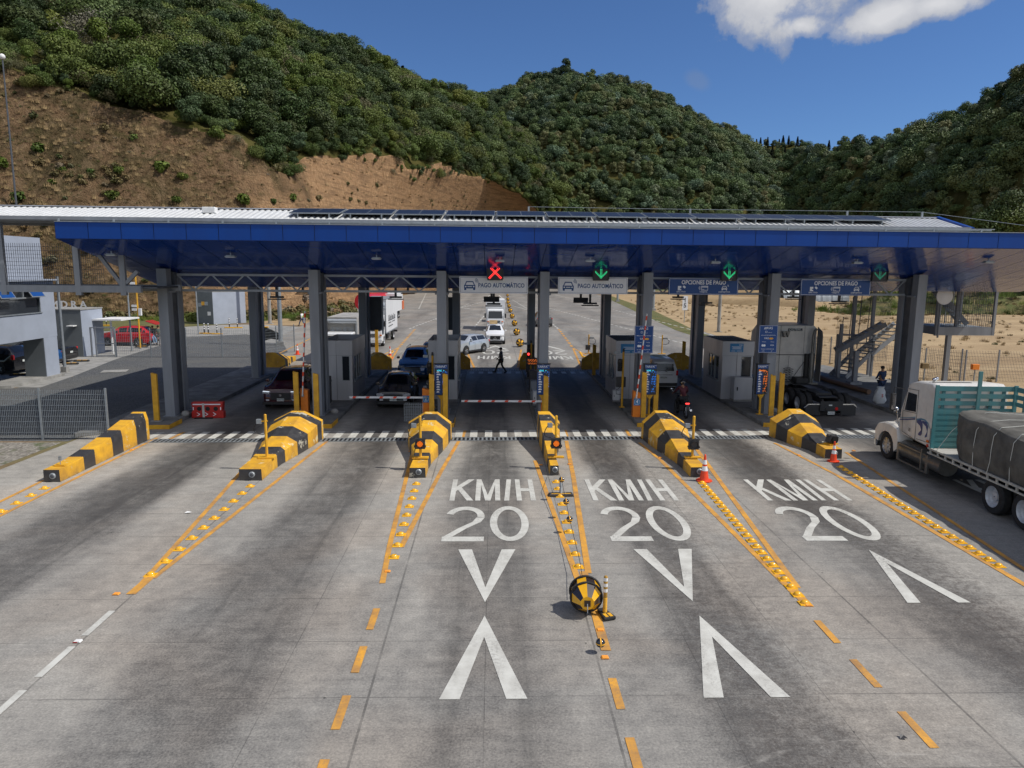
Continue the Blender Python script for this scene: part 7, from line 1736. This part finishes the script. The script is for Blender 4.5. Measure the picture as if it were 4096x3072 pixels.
# motorcycle seen from behind with rider
mc=thing('motorcycle','dark motorcycle with a lit red tail light seen from behind','motorcycle',(9.02,33.75,0),R(4))
for yy in (-.62,.68):
    t=MB().rings([[Vector((.052*math.cos(b),yy+math.cos(a)*(.26+.05*math.sin(b)),.31+math.sin(a)*(.26+.05*math.sin(b)))) for b in [k*math.pi/4 for k in range(8)]] for a in [k*2*math.pi/28 for k in range(29)]],cap=False).build('wheel','rubber',mc,smooth=60)
    g=MB(); g.cyl((-.06,yy,.31),(.06,yy,.31),.05)
    for k in range(6): g.bar((0,yy,.31),(0,yy+.25*math.cos(k*1.047),.31+.25*math.sin(k*1.047)),.02)
    g.build('rim','rim_grey',t)
MB().rings([[(-.1,-.75,.80),(.1,-.75,.80),(.07,-.75,.72),(-.07,-.75,.72)],[(-.14,-.3,.80),(.14,-.3,.80),(.12,-.3,.62),(-.12,-.3,.62)],[(-.13,.15,.78),(.13,.15,.78),(.13,.15,.5),(-.13,.15,.5)],[(-.15,.35,.98),(.15,.35,.98),(.12,.4,.6),(-.12,.4,.6)],[(-.08,.6,.92),(.08,.6,.92),(.06,.6,.7),(-.06,.6,.7)]]).build('body','paint_black',mc,smooth=35,bevel=.01)
MB().box(-.12,.12,-.62,.12,.80,.88).build('seat','rubber',mc,bevel=.03); MB().box(-.15,.15,-.1,.3,.25,.58).build('engine','plastic_black',mc,bevel=.04)
MB().tube([(.16,.2,.35),(.18,-.2,.3),(.19,-.75,.42)],[.03,.045,.055],10).build('exhaust','chrome',mc,smooth=50); MB().tube([(-.36,.42,1.08),(-.12,.5,1.02),(.12,.5,1.02),(.36,.42,1.08)],.016,6).tube([(-.05,.68,.31),(-.08,.5,1.0)],.025,6).tube([(.05,.68,.31),(.08,.5,1.0)],.025,6).build('handlebar','plastic_black',mc)
for s in (-1,1): MB().tube([(s*.3,.44,1.08),(s*.36,.46,1.22)],.008,5).sph((s*.38,.44,1.25),.07,10,sc=(1,.3,.7)).build('mirror','chrome',mc,smooth=60)
MB().box(-.09,.09,-.80,-.75,.72,.77).build('tail_light','led_red',mc,bevel=.01); MB().obox((0,-.83,.50),(.20,.012,.15),Matrix.Rotation(R(-15),3,'X')).build('number_plate','plate_white',mc); g=MB(); g.text('M 741HTB',(0,-.842,.50),(1,0,0),(0,0,1),.05,0); g.build('plate_text','letters_dark',mc); MB().prism([(-.78,.72),(-.70,.72),(-.84,.42),(-.88,.44)],-.07,.07,'X').build('mudguard','plastic_black',mc)
rd_=person('motorcyclist in a dark red jacket and dark helmet seated on the motorcycle',9.02,33.75,0,R(4),dict(pel=(0,-.18,.94),sp=(0,-.12,1.14),ch=(0,-.02,1.36),nk=(0,.02,1.48),hb=(0,.04,1.54),hd=(0,.07,1.61),ht=(0,.07,1.68),sl=(-.18,-.0,1.40),sr=(.18,0,1.40),el=(-.30,.14,1.18),er=(.30,.14,1.18),wl=(-.32,.36,1.08),wr=(.32,.36,1.08),hl=(-.1,-.14,.90),hr=(.1,-.14,.90),kl=(-.24,.22,.72),kr=(.24,.22,.72),al=(-.34,-.02,.12),ar=(.2,-.05,.32),tl=(-.36,.14,.04),tr=(.2,.1,.27)),'cloth_maroon','cloth_black',hair=None,h=1.72)
MB().sph((0,.06,1.64),.145,16,sc=(.92,1.05,1.0)).build('helmet','paint_black',rd_,smooth=60); MB().lathe([(.146,-.0),(.147,.03)],(0,.06,1.60),n=24,cap=False).build('helmet_stripe','chrome',rd_)
# ================= LEFT YARD: buildings, fences, poles
def boxw(mb,x0,x1,y0,y1,z0,z1,m=0): mb.box(x0,x1,y0,y1,z0,z1,m)
ab=thing('admin_building','pale blue grey building on legs above the parked cars at the left edge','building',(-30,40,0))
def ap(mb,n,mt_,**k): mb.xf(Matrix.Translation((30,-40,0))); return mb.build(n,mt_,ab,**k)
XW=-27.26
mb=MB()
# upper storey wall facing the lanes, with a window strip opening, built in pieces
T_=.25
for y0,y1,z0,z1 in ((30,34.5,2.53,5.95),(34.5,44.65,2.53,4.10),(34.5,44.65,5.70,5.95),(44.65,46.05,2.53,5.95)): mb.box(XW-T_,XW,y0,y1,z0,z1)
mb.box(-45,XW-T_,30,30.25,2.53,5.95); mb.box(-45,XW-T_,45.8,46.05,2.53,5.95); mb.box(-45,XW-T_,30.25,45.8,5.85,5.95); mb.box(-45,XW-T_,30.25,45.8,2.53,2.7)
ap(mb,'wall','wall_blue')
mb=MB().box(XW-1.25,XW-.02,44.62,44.64,.18,2.525); ap(mb,'leg_shade_face','wall_blue_shade')  # thin sheet on the leg, its shade painted in by a darker colour
mb=MB().box(XW-1.2,XW,44.65,46.0,.16,2.525); ap(mb,'leg','wall_blue'); mb=MB().box(XW-1.0,XW-.02,33.5,35.2,.0,2.525); ap(mb,'leg','wall_blue')
mb=MB().box(XW-.30,XW-.08,34.5,44.65,4.1,5.7); ap(mb,'ribbon_window','glass_dark')
fr=[]
mb=MB()
for y in (34.5,36.4,38.4,40.4,41.9,43.1,44.6): mb.box(XW-.07,XW+.01,y-.035,y+.035,5.0 if y<44 else 4.1,5.7)
mb.box(XW-.07,XW+.02,34.5,44.65,4.95,5.03).box(XW-.05,XW+.05,34.4,44.7,4.04,4.1); ap(mb,'window_frame','galv')
for y in (41.2,43.9):
    q=MB(); c=Vector((XW+.22,y,5.33)); rm=Matrix.Rotation(R(-32),3,'Y')
    q.obox(c,(.04,1.25,.7),rm); o=ap(q,'open_window','galv'); q=MB(); q.obox(c+Vector((.03,0,.0)),(.02,1.1,.58),rm); q.xf(Matrix.Translation((30,-40,0))); q.build('pane','sign_blue',o)
mb=MB().box(-47,XW+.2,29.8,46.2,5.96,6.05); ap(mb,'roof','wall_blue')
mb=MB().box(-44,-30,33,60,8.7,8.8); 
up=MB().box(-46,-27.9,33,46.2,6.06,8.55); ap(up,'upper_block','wall_blue')
o=MB().prism([(-28.8,40.5),(-27.2,41.2),(-27.1,46.2),(-28.9,46.4),(-28.9,40.6)],-.02,.16,'Z').build('building_plinth','concrete'); o['kind']='structure'
ah=thing('guard_annex','low grey annex with white cut out roof letters beside the parking gate','building',(-33,57.5,0))
def hp(mb,n,mt_,**k): mb.xf(Matrix.Translation((33,-57.5,0))); return mb.build(n,mt_,ah,**k)
mb=MB().box(-38,-31.34,56.14,59.18,0,3.55); hp(mb,'wall','wall_blue'); mb=MB().box(-38,-31.36,56.12,56.14,.02,3.53); hp(mb,'shaded_face','wall_blue_shade'); mb=MB().box(-38.1,-31.3,56.08,59.25,3.56,3.64); hp(mb,'roof','concrete')  # front sheet carries the annex wall's shade as a darker colour
g=MB()
for k,ch in enumerate('AMDRA'):
    cu=MB(); cu.text(ch,(0,0,0),(1,0,0),(0,0,1),.75,0); a=cu.v; 
    bx=-34.2+k*.72
    g.add([(v[0]+bx,56.5,v[2]+3.95) for v in a]+[(v[0]+bx,56.6,v[2]+3.95) for v in a],[list(f) for f in cu.f]+[[i+len(a) for i in f] for f in cu.f])
hp(g,'roof_letter','white_paint')
mb=MB().box(-31.33,-29.1,57.6,60.6,2.66,2.78); hp(mb,'concrete_canopy','white_paint'); mb=MB().box(-30.3,-30.18,58.2,58.32,0,2.66); hp(mb,'canopy_post','white_paint'); mb=MB().box(-32.2,-31.7,55.6,56.11,2.35,2.42); hp(mb,'ledge','white_paint')
mb=MB().tube([(-33.9,56.6,3.64),(-33.9,56.6,5.2)],.03,6)
for a in range(4): mb.tube([(-33.9,56.6,4.2),(-33.9+.35*math.cos(a*1.57),56.6+.35*math.sin(a*1.57),3.64)],.015,5)
mb.box(-34.1,-33.6,56.55,56.65,5.15,5.25); hp(mb,'roof_mast','steel_dark')
gbx=thing('utility_building','plain blue grey box building with meters on its shaded side behind the yard','building',(-32,92,0))
def up_(mb,n,mt_,**k): mb.xf(Matrix.Translation((32,-92,0))); return mb.build(n,mt_,gbx,**k)
c0=gp(856,1298); c1=gp(985,1291); c2=gp(792,1292); v1=(c1-c0); v2=(c2-c0); c3=c1+v2
mb=MB().prism([(c0.x,c0.y),(c1.x,c1.y),(c3.x,c3.y),(c2.x,c2.y)],0,3.9,'Z'); up_(mb,'wall','wall_blue')
nn=Vector((v2.y,-v2.x,0)).normalized(); nn=nn if nn.y<0 else -nn
mb=MB().prism([((c0+nn*.03).x,(c0+nn*.03).y),((c2+nn*.03).x,(c2+nn*.03).y),(c2.x,c2.y),(c0.x,c0.y)],.02,3.88,'Z'); up_(mb,'meter_wall_shade','wall_blue_shade')  # sheet on the sunless side, shade painted as a darker wall colour
for k,(t,z,m_) in enumerate(((.35,2.5,'galv'),(.55,2.5,'amber_flat'),(.75,2.3,'galv'),(.2,1.3,'white_paint'))):
    q=c0.lerp(c2,t)+nn*.1; mb=MB().obox((q.x,q.y,z),(.4,.15,.45)); up_(mb,'meter_box',m_)
mb=MB().box(min(c0.x,c2.x)-.3,c1.x+.3,c0.y-.4,c0.y-.2,3.91,4.0) if False else MB().prism([((c0).x,(c0).y),(c1.x,c1.y),(c3.x,c3.y),(c2.x,c2.y)],3.905,4.0,'Z'); up_(mb,'roof','concrete')
# mesh fences
def fence(a,b,h,label,posts,z=0,dx=.055,r=.004,group=None,post_m='galv',mesh_m='galv',dz=.22):
    a,b=Vector((*a,0)),Vector((*b,0)); c=(a+b)/2; o=thing('mesh_fence',label,'fence',(c.x,c.y,z),0,group)
    mb=MB(); wire(mb,(a.x-c.x,a.y-c.y),(b.x-c.x,b.y-c.y),.06,h,dx,dz,r); mb.build('mesh_panel',mesh_m,o)
    for k in range(posts):
        p=a.lerp(b,k/(posts-1))-c; MB().box(p.x-.035,p.x+.035,p.y-.035,p.y+.035,-.1,h+.07).build('post',post_m,o)
    return o
fence((-25.6,28.55),(-15.35,28.75),2.0,'welded mesh fence panel in front of the shaded gravel at the left edge',5,dx=.07,r=.0065)
q=[(-27.4,55.2),(-25.2,56.0),(-20.1,56.2)]
fence((-28.9,56.0),(-18.2,56.3),2.2,'mesh fence with grey posts crossing the gravel behind the leftmost column',5,dx=.14,r=.006,mesh_m='galv')
fence((-18.2,56.3),(-16.4,60.2),2.2,'mesh fence panel angled back beside the raised striped arm',3,dx=.14,r=.006)
gt=thing('yard_gate','grey framed mesh gate beside the annex','gate',(-29.8,56.1,0)); mb=MB()
for x0 in (-.9,-.55,.9): mb.box(x0-.05,x0+.05,-.05,.05,0,2.3 if x0>-.6 else 2.25)
mb.box(-.95,.95,-.04,.04,2.2,2.28).box(-.55,.9,-.03,.03,.05,.12).box(-.55,.9,-.03,.03,1.0,1.06); mb.build('frame','steel_grey',gt); mb=MB(); wire(mb,(-.5,0),(.85,0),.1,2.2,.1,.3,.005); mb.build('mesh','galv',gt)
# poles
def pole(px,py,r0,r1,h,label,mname='galv',extra=None,cat='pole',name='pole',X=None):
    p=gp(px,py) if X is None else Vector(X); o=thing(name,label,cat,(p.x,p.y,0 if X is None else X[2]),0)
    MB().cyl((0,0,0),(0,0,h),r0,r1,n=14).build('shaft',mname,o,smooth=40); MB().box(-r0*1.8,r0*1.8,-r0*1.8,r0*1.8,0,.35 if mname=='galv' and r0>.08 else .05).build('footing','concrete',o)
    return o
pole(261,1488,.10,.08,6.2,'grey steel pole rising from the corner of the building plinth')
pole(528,1404,.07,.055,6.0,'thin grey pole left of the yellow pole in the yard')
yp=pole(562,1394,.07,.06,7.5,'yellow pole with small cameras behind the red car','yellow_paint')
for z in (3.5,3.2,5.4): MB().box(-.45,-.05,-.1,.1,z,z+.2).box(.08,.3,-.1,.1,z-.4,z-.1).build('camera_box','white_paint',yp)
pole(794,1337,.07,.05,9.0,'slender grey pole left of the meter building')
pole(1080,1295,.22,.19,9.5,'left one of two pale round concrete poles behind the fence','concrete')
pole(1124,1380,.19,.17,8.5,'tall round grey pole on the gravel right of the leftmost rear column','galv')
pole(2874,1328,.20,.17,9.5,'pale round pole between booths in front of the dirt field','concrete')
pole(2613,1242,.22,.18,9.5,'short looking grey pole at the edge of the far road','galv')
pole(2470,1207,.24,.2,9,'farthest thin grey pole beside the far road edge','galv')
pole(300,1225,.06,.05,6,'thin street pole behind the annex')
# lamp masts on the hillside
lm=thing('lamp_mast','tall dark mast with a round white head standing on the cut slope','mast',tuple(on_slope(105,800)-Vector((0,2,3)))); MB().cyl((0,0,0),(0,0,21.5),.14,.09,n=8).build('shaft','steel_dark',lm); MB().sph((0,0,21.8),.38,12).build('head','white_paint',lm,smooth=60)
for px,py,lb in ((300,1065,'double armed street light behind the footbridge'),(285,1085,'street light with a drooping arm behind the footbridge')):
    p=gp(300,1200) if px==300 else gp(310,1215); o=thing('street_light',lb,'street light',(p.x,p.y,0)); hh=CH+(1076-py)/F*p.y; MB().cyl((0,0,0),(0,0,hh),.1,.07,n=8).build('shaft','galv',o)
    for s in (-1,1): MB().bar((0,0,hh-.1),(s*1.6,0,hh+.2),.08).box(s*1.9-.5,s*1.9+.5,-.15,.15,hh+.12,hh+.25).build('lamp_arm','galv',o)
# wheel stops and yard posts
ws0=None
for x,y,rz in ((-27.81,42.04,.25),(-27.71,43.36,.25),(-29.82,51.63,.2),(-29.96,53.27,.2),(-29.94,46.18,.2),(-30.3,63.1,.2),(-29.0,66.8,.2)):
    if ws0 is None:
        ws0=thing('wheel_stop','black rubber wheel stop with yellow stripes on the parking bays','wheel stop',(x,y,0),rz,'wheel stops in the car park'); MB().prism([(-.16,0),(.16,0),(.09,.12),(-.09,.12)],-.5,.5,'X').build('block','rubber',ws0,bevel=.01); MB().box(-.28,.0,-.1,.1,.10,.125).box(.1,.38,-.1,.1,.10,.125).build('stripe','yellow_bump',ws0)
    else: dup(ws0,(x,y,.0),rz)
def flexpost(px,py,label,group=None):
    p=gp(px,py); o=thing('flexible_post',label,'delineator post',(p.x,p.y,0),0,group); MB().box(-.55,.55,-.14,.14,0,.12).build('base','yellow_bump',o,bevel=.03); MB().cyl((0,0,.1),(0,0,1.15),.06,n=10).build('tube','plastic_black',o)
    for z in (.5,.75,1.0): MB().lathe([(.063,z),(.063,z+.12)],n=10,cap=False).build('band','reflect_white',o)
    return o
f0=flexpost(426,1303,'short banded post by the grass left of the red car')
for px,py in ((818,1335),(834,1336),(868,1337)): flexpost(px,py,'short black and white banded post in the group of three before the gravel','banded posts before the gravel')
for px,py in ((918,1312),(950,1312)): flexpost(px,py,'short banded post of the pair in front of the meter building','banded posts by the meter building')
p=gp(1055,1310); flexpost(1055,1310,'short banded post on an orange base beside the concrete pole')
# low hedge and manhole slab
hm=crown_mesh('hedge_leaves',950,700,1.3,.35,.16,'leaf_bright',7,.0); hg=bpy.data.objects.new('hedge',hm); COL.objects.link(hg); p=gp(790,1288); hg.location=p; hg.scale=(1.7,.7,1.2); tag(hg,'low yellow green hedge at the foot of the meter building','hedge')
o=MB().box(-.75,.75,-.6,.6,0,.03).build('manhole_slab','concrete'); o.location=(-25.0,48.2,0); o.rotation_euler=(0,0,.3); tag(o,'pale square concrete slab lying on the dark gravel','slab')
# ================= RIGHT SIDE: stair tower, cage, dish, fences, field
sg=thing('stair_tower','grey steel staircase with a mesh caged landing at the right end of the canopy','staircase',(25,43,0))
def sp_(mb,n,mt_,**k): mb.xf(Matrix.Translation((-25,-43,0))); return mb.build(n,mt_,sg,**k)
PX0,PX1,PY0,PY1,PZ=24.0,27.9,39.6,42.6,3.86
Yp=YY(26,38.9)
mb=MB().box(PX0+.7,PX1,Yp,Yp+.12,3.42,3.88).box(PX0+.7,PX1,Yp+3.0,Yp+3.12,3.45,3.86).box(PX1-.12,PX1,Yp+.12,Yp+3.0,3.45,3.86).box(PX0+.7,PX0+.82,Yp+.12,Yp+3.0,3.45,3.86); sp_(mb,'landing_beam','steel_grey')
mb=MB().box(PX0+.82,PX1-.12,Yp+.12,Yp+3.0,3.80,3.88); sp_(mb,'landing_deck','galv')
for x,y,z0,z1 in ((24.75,Yp+.06,3.4,6.6),(27.98,Yp+.06,3.42,6.5),(27.98,Yp+3.06,3.42,6.5),(26.0,Yp+.3,3.9,6.7),(24.4,Yp+2.9,0,6.6)): sp_(MB().box(x-.07,x+.07,y-.07,y+.07,z0,z1),'cage_post','steel_grey')
sp_(MB().box(27.6,27.85,Yp+3.4,Yp+3.65,0,3.44).box(27.3,28.1,Yp+3.1,Yp+3.9,0,.2),'tower_leg','steel_grey')
mb=MB(); wire(mb,(24.8,Yp+.06),(27.95,Yp+.06),3.9,6.5,.12,.3,.006); wire(mb,(27.98,Yp+.1),(27.98,Yp+3.05),3.9,6.5,.12,.3,.006); wire(mb,(24.8,Yp+3.06),(27.95,Yp+3.06),3.9,6.5,.12,.3,.006); sp_(mb,'cage_mesh','steel_dark')
mb=MB().box(24.7,28.05,Yp,Yp+.1,6.5,6.58).box(27.93,28.03,Yp,Yp+3.1,6.5,6.58); 
for x in (25.2,26.6,27.1,27.5): mb.box(x-.02,x+.02,Yp+3.04,Yp+3.08,3.9,6.5)
sp_(mb,'cage_rail','steel_grey')
def flight(x0,y0,z0,x1,y1,z1,wd,nst,nm,st=.28):
    a=Vector((x0,y0,z0)); b=Vector((x1,y1,z1)); d=(b-a); n=Vector((-d.y,d.x,0)).normalized()*wd/2
    for s in (-1,1):
        mb=MB(); mb.bar(a+n*s,b+n*s,.06,st); sp_(mb,'stringer','steel_grey')
    mb=MB()
    q=Vector((d.x,d.y,0)).normalized()
    for i in range(nst):
        c=a+d*((i+.5)/nst); rm=Matrix.Rotation(math.atan2(q.y,q.x),3,'Z'); mb.obox(c+Vector((0,0,.04)),(.28,wd-.06,.05),rm)
    sp_(mb,nm,'galv')
flight(27.3,Yp+1.6,3.95,24.7,Yp+2.2,7.1,1.0,12,'tread',.26)
flight(24.6,Yp+5.2,3.7,24.0+1.6-3.6,Yp+5.9,1.9,1.1,7,'tread'); 
flight(22.2,45.6,.25,24.1,46.4,1.75,1.25,7,'tread'); flight(23.7,45.4,1.75,26.4,46.2,3.6,1.2,9,'tread')
sp_(MB().box(21.75,22.0,42.7,42.95,.18,2.2).box(21.5,22.2,42.5,43.1,.16,.34),'stair_post','steel_grey')
for x,y in ((22.2,45.6),(23.3,46.3),(24.9,47.0)): sp_(MB().box(x-.09,x+.09,y-.09,y+.09,.1,6.3 if x>23 else 3.6),'stair_column','steel_grey')
mb=MB(); wire(mb,(22.3,46.4),(26.5,47.8),1.0,5.6,.10,.3,.006); sp_(mb,'stair_mesh','steel_dark')
mb=MB()
for x,y,z0,z1 in ((22.6,46.5,.9,4.0),(23.3,46.8,1.4,5.3),(24.0,47.0,1.9,6.0),(24.7,47.2,2.2,6.4)): mb.bar((x,y,z0),(x+.1,y,z1),.04)
sp_(mb,'mesh_post','steel_dark')
gf=thing('side_gate','blue grey framed gate with mesh beside the foot of the stairs','gate',(22.3,46.2,0)); MB().box(-.06,.06,-.06,.06,0,2.9).box(2.3,2.42,-.06,.06,0,2.9).box(-.06,2.4,-.05,.05,2.82,2.92).box(.05,2.3,-.04,.04,2.3,2.38).build('frame','steel_grey',gf)
# satellite dish
ds=thing('satellite_dish','round white dish on a grey post in front of the caged landing','antenna',(24.75,Yp-.35,3.6)); MB().cyl((0,.2,-.3),(0,.2,2.0),.05,n=10).build('post','steel_grey',ds)
MB().lathe([(.46,-.10),(.45,-.09),(.33,-.03),(.2,.02),(.02,.04),(.02,.06),(.2,.04),(.34,-.01),(.46,-.08)],(0,.0,2.0),'Y',30,cap=False).build('dish','sign_white',ds,smooth=50); MB().lathe([(.45,-.095),(.01,-.13)],(0,0,2.0),'Y',30).build('cover','sign_white',ds,smooth=50)
# fences, right
fence((22.6,60),(30.0,44.9),2.0,'mesh fence on the dirt behind the stair tower running toward the gate',6,dx=.12,r=.0045,mesh_m='steel_dark',post_m='steel_grey')
fence((28.0,45.9),(36.5,44.3),2.0,'mesh fence with thick posts behind the foreground truck',5,dx=.09,r=.0045,mesh_m='steel_dark',post_m='steel_grey')
for px,py,lb in ((3692,1510,'small rusty box on the fence line above the truck cab'),(3893,1515,'orange lamp box on the fence line behind the headboard post')):
    p=gp(px,py+20); o=thing('fence_box',lb,'box',(p.x,p.y,.9)); MB().box(-.22,.22,-.12,.12,0,.34).build('housing','orange' if px>3800 else 'dry_straw',o,bevel=.02); MB().cyl((0,0,-.9),(0,0,0),.04).build('leg','galv',o)
# walkway slab on the right and a pipe
o=MB().prism([(20.2,30.9),(22.6,30.9),(25.6,41),(24.2,52),(20.6,52)],.0,.17,'Z').build('walkway','concrete_dark'); o['kind']='structure'
o=thing('rubber_pipe','long brown pipe lying along the right walkway edge','pipe',(20,43,0)); MB().tube([(.9,7.5,.35),(.6,3,.35),(.5,0,.33),(.8,-4,.33)],.14,12).build('pipe','pipe_brown',o,smooth=60)
# street sign on the far right verge
sn=thing('road_sign','small narrow white sign with two characters on a thin post by the far verge','sign',(25.96,97.9,0)); MB().cyl((0,0,0),(0,0,2.6),.05).build('post','galv',sn); MB().box(-.36,.36,-.08,-.05,1.7,3.6).build('panel','sign_white',sn); g=MB(); g.text('|',(0,-.09,3.1),(1,0,0),(0,0,1),.7,0,bold=.02); g.text('5',(0,-.09,2.3),(1,0,0),(0,0,1),.8,0,bold=.02); g.build('lettering','letters_dark',sn)
# dark information boards on the rear columns, seen from the back
for x,b,lb in ((-7.45,46.6,'dark back of an information board on the rear column beside the big box truck'),(-2.9,46.6,'dark back of an information board left of the third rear column')):
    o=thing('information_board',lb,'sign',(x,YY(x,b),3.0)); MB().box(-.42,.42,0,.05,0,2.1).build('panel','steel_dark',o); MB().box(.40,.5,-.02,.07,-.3,2.14).build('frame','white_paint' if x<-5 else 'steel_grey',o)
# houses on the distant saddle
for k,(px,w_,h_,m_) in enumerate(((3175,14,9,'white_paint'),(3205,18,6,'wall_blue'),(3235,12,7,'white_paint'),(3190,8,12,'dry_straw'))):
    p=at(px,606,700); o=thing('house',('tall white house','long low blue grey house','white house at the right end','narrow ochre house')[k]+' in the cluster on the distant saddle','house',(p.x,p.y+k*6,p.z-h_*.6)); MB().box(-w_/2*.4,w_/2*.4,-3,3,-8,h_*.5).build('wall',m_,o); MB().prism([(-w_/2*.45,h_*.5),(w_/2*.45,h_*.5),(0,h_*.5+1.2)],-3.3,3.3,'Y').build('roof','concrete',o)
# embankment, culvert and mound at the far right
def bank(name,pts,h,mname,seed=0,wd=6):
    rr=random.Random(seed); V=[];Fc=[]; n=len(pts)
    prof=[(0,0),(.25,.55),(.5,.9),(.8,1),(1.1,.95),(1.5,.5),(2.2,0)]
    P2=[]
    for a,b in zip(pts,pts[1:]):
        for k in range(8): P2.append(Vector(a).lerp(Vector(b),k/8))
    P2.append(Vector(pts[-1]))
    for i,p in enumerate(P2):
        d=(P2[min(i+1,len(P2)-1)]-P2[max(i-1,0)]).normalized(); nr=Vector((-d.y,d.x,0)); nr=nr if nr.y>0 else -nr
        e=min(1,min(i,len(P2)-1-i)/3)
        for u,z in prof: V.append(p+nr*(u*wd*(1+rr.uniform(-.08,.08)))+Vector((0,0,z*h*e*(1+rr.uniform(-.12,.12))-.05)))
    m_=len(prof)
    for i in range(len(P2)-1):
        for j in range(m_-1): a=i*m_+j; Fc.append((a,a+1,a+m_+1,a+m_))
    me=bpy.data.meshes.new(name); me.from_pydata(V,[],Fc); me.materials.append(M[mname]); me.polygons.foreach_set('use_smooth',[True]*len(Fc)); me.update()
    if me.polygons[3].normal.z<0: me.flip_normals()
    o=bpy.data.objects.new(name,me); COL.objects.link(o); o['kind']='structure'; return V
gb1=bank('grass_bank',[(62,118,0),(84,124,0),(110,118,0),(150,112,0)],3.2,'grass_mat',3,7)
bank('earth_bank',[(60,205,0),(100,200,0),(150,190,0),(230,180,0)],9,'dirt_mat',4,14)
bank('earth_bank',[(40,165,0),(56,150,0),(66,140,0)],1.6,'dirt_mat',6,3)
o=thing('culvert_pipe','grey corrugated half pipe lying at the far right behind the grass bank','pipe',(78,178,0)); MB().rings([[(x,4.2*math.cos(R(a))*(1+.02*math.sin(x*5)),4.2*math.sin(R(a))) for a in range(0,181,12)] for x in [k*.5-8 for k in range(33)]],closed=False,cap=False).build('pipe','galv',o,smooth=20)
# weeds on the dirt field and grass on the bank: stuff
rnd=random.Random(77); pts=[]
for k in range(2600):
    x=rnd.uniform(23,95); y=rnd.uniform(42,175)
    if x>24.5+max(0,(y-60))*.05+ (max(0,y-90)*.03) and MN.noise(Vector((x*.06,y*.06,3)))>-.05+rnd.uniform(-.3,.2): pts.append((Vector((x,y,-.01)),rnd.uniform(.25,.75),rnd.choice((0,1,0,0,0,1))))
scatter('field_weeds','scattered dry weeds and tufts on the bare dirt field',pts,[TUFT,WEED,GREENM])
pts=[(Vector(v)+Vector((rnd.uniform(-2,2),rnd.uniform(-1,1),-.1)),rnd.uniform(.8,1.6),rnd.choice((0,1,1))) for v in gb1 for _ in range(6)]
leafmat('tall_grass',(.10,.16,.02),(.16,.20,.035),(.07,.12,.02))
tg=MB(); r3=random.Random(9)
for i in range(60):
    a=r3.uniform(0,6.28); r=r3.uniform(0,.8); x,y=r*math.cos(a),r*math.sin(a); tg.add([(x-.05,y,0),(x+.05,y,.02),(x+r3.uniform(-.35,.35),y+r3.uniform(-.3,.3),r3.uniform(.3,.9))],[(0,1,2)])
TG=tg.mesh('tall_grass_tuft',['tall_grass']); scatter('tall_grass','tall bright green grass on the bank at the far right',pts,[TG,WEED])
pts=[]
for k in range(1500):
    u=rnd.random(); 
    if k%2: p=Vector((rnd.uniform(-60,-17.4),rnd.uniform(10,28),-.01)); 
    else: p=gp(rnd.uniform(300,1420),rnd.uniform(1222,1284)); 
    if k%2 and MN.noise(p*.35)<.05: continue
    pts.append((p,rnd.uniform(.25,.7) if k%2 else rnd.uniform(.6,1.3),rnd.choice((0,1,2))))
scatter('verge_grass','short mixed grass and weeds on the verges',pts,[TG,WEED,GREENM])
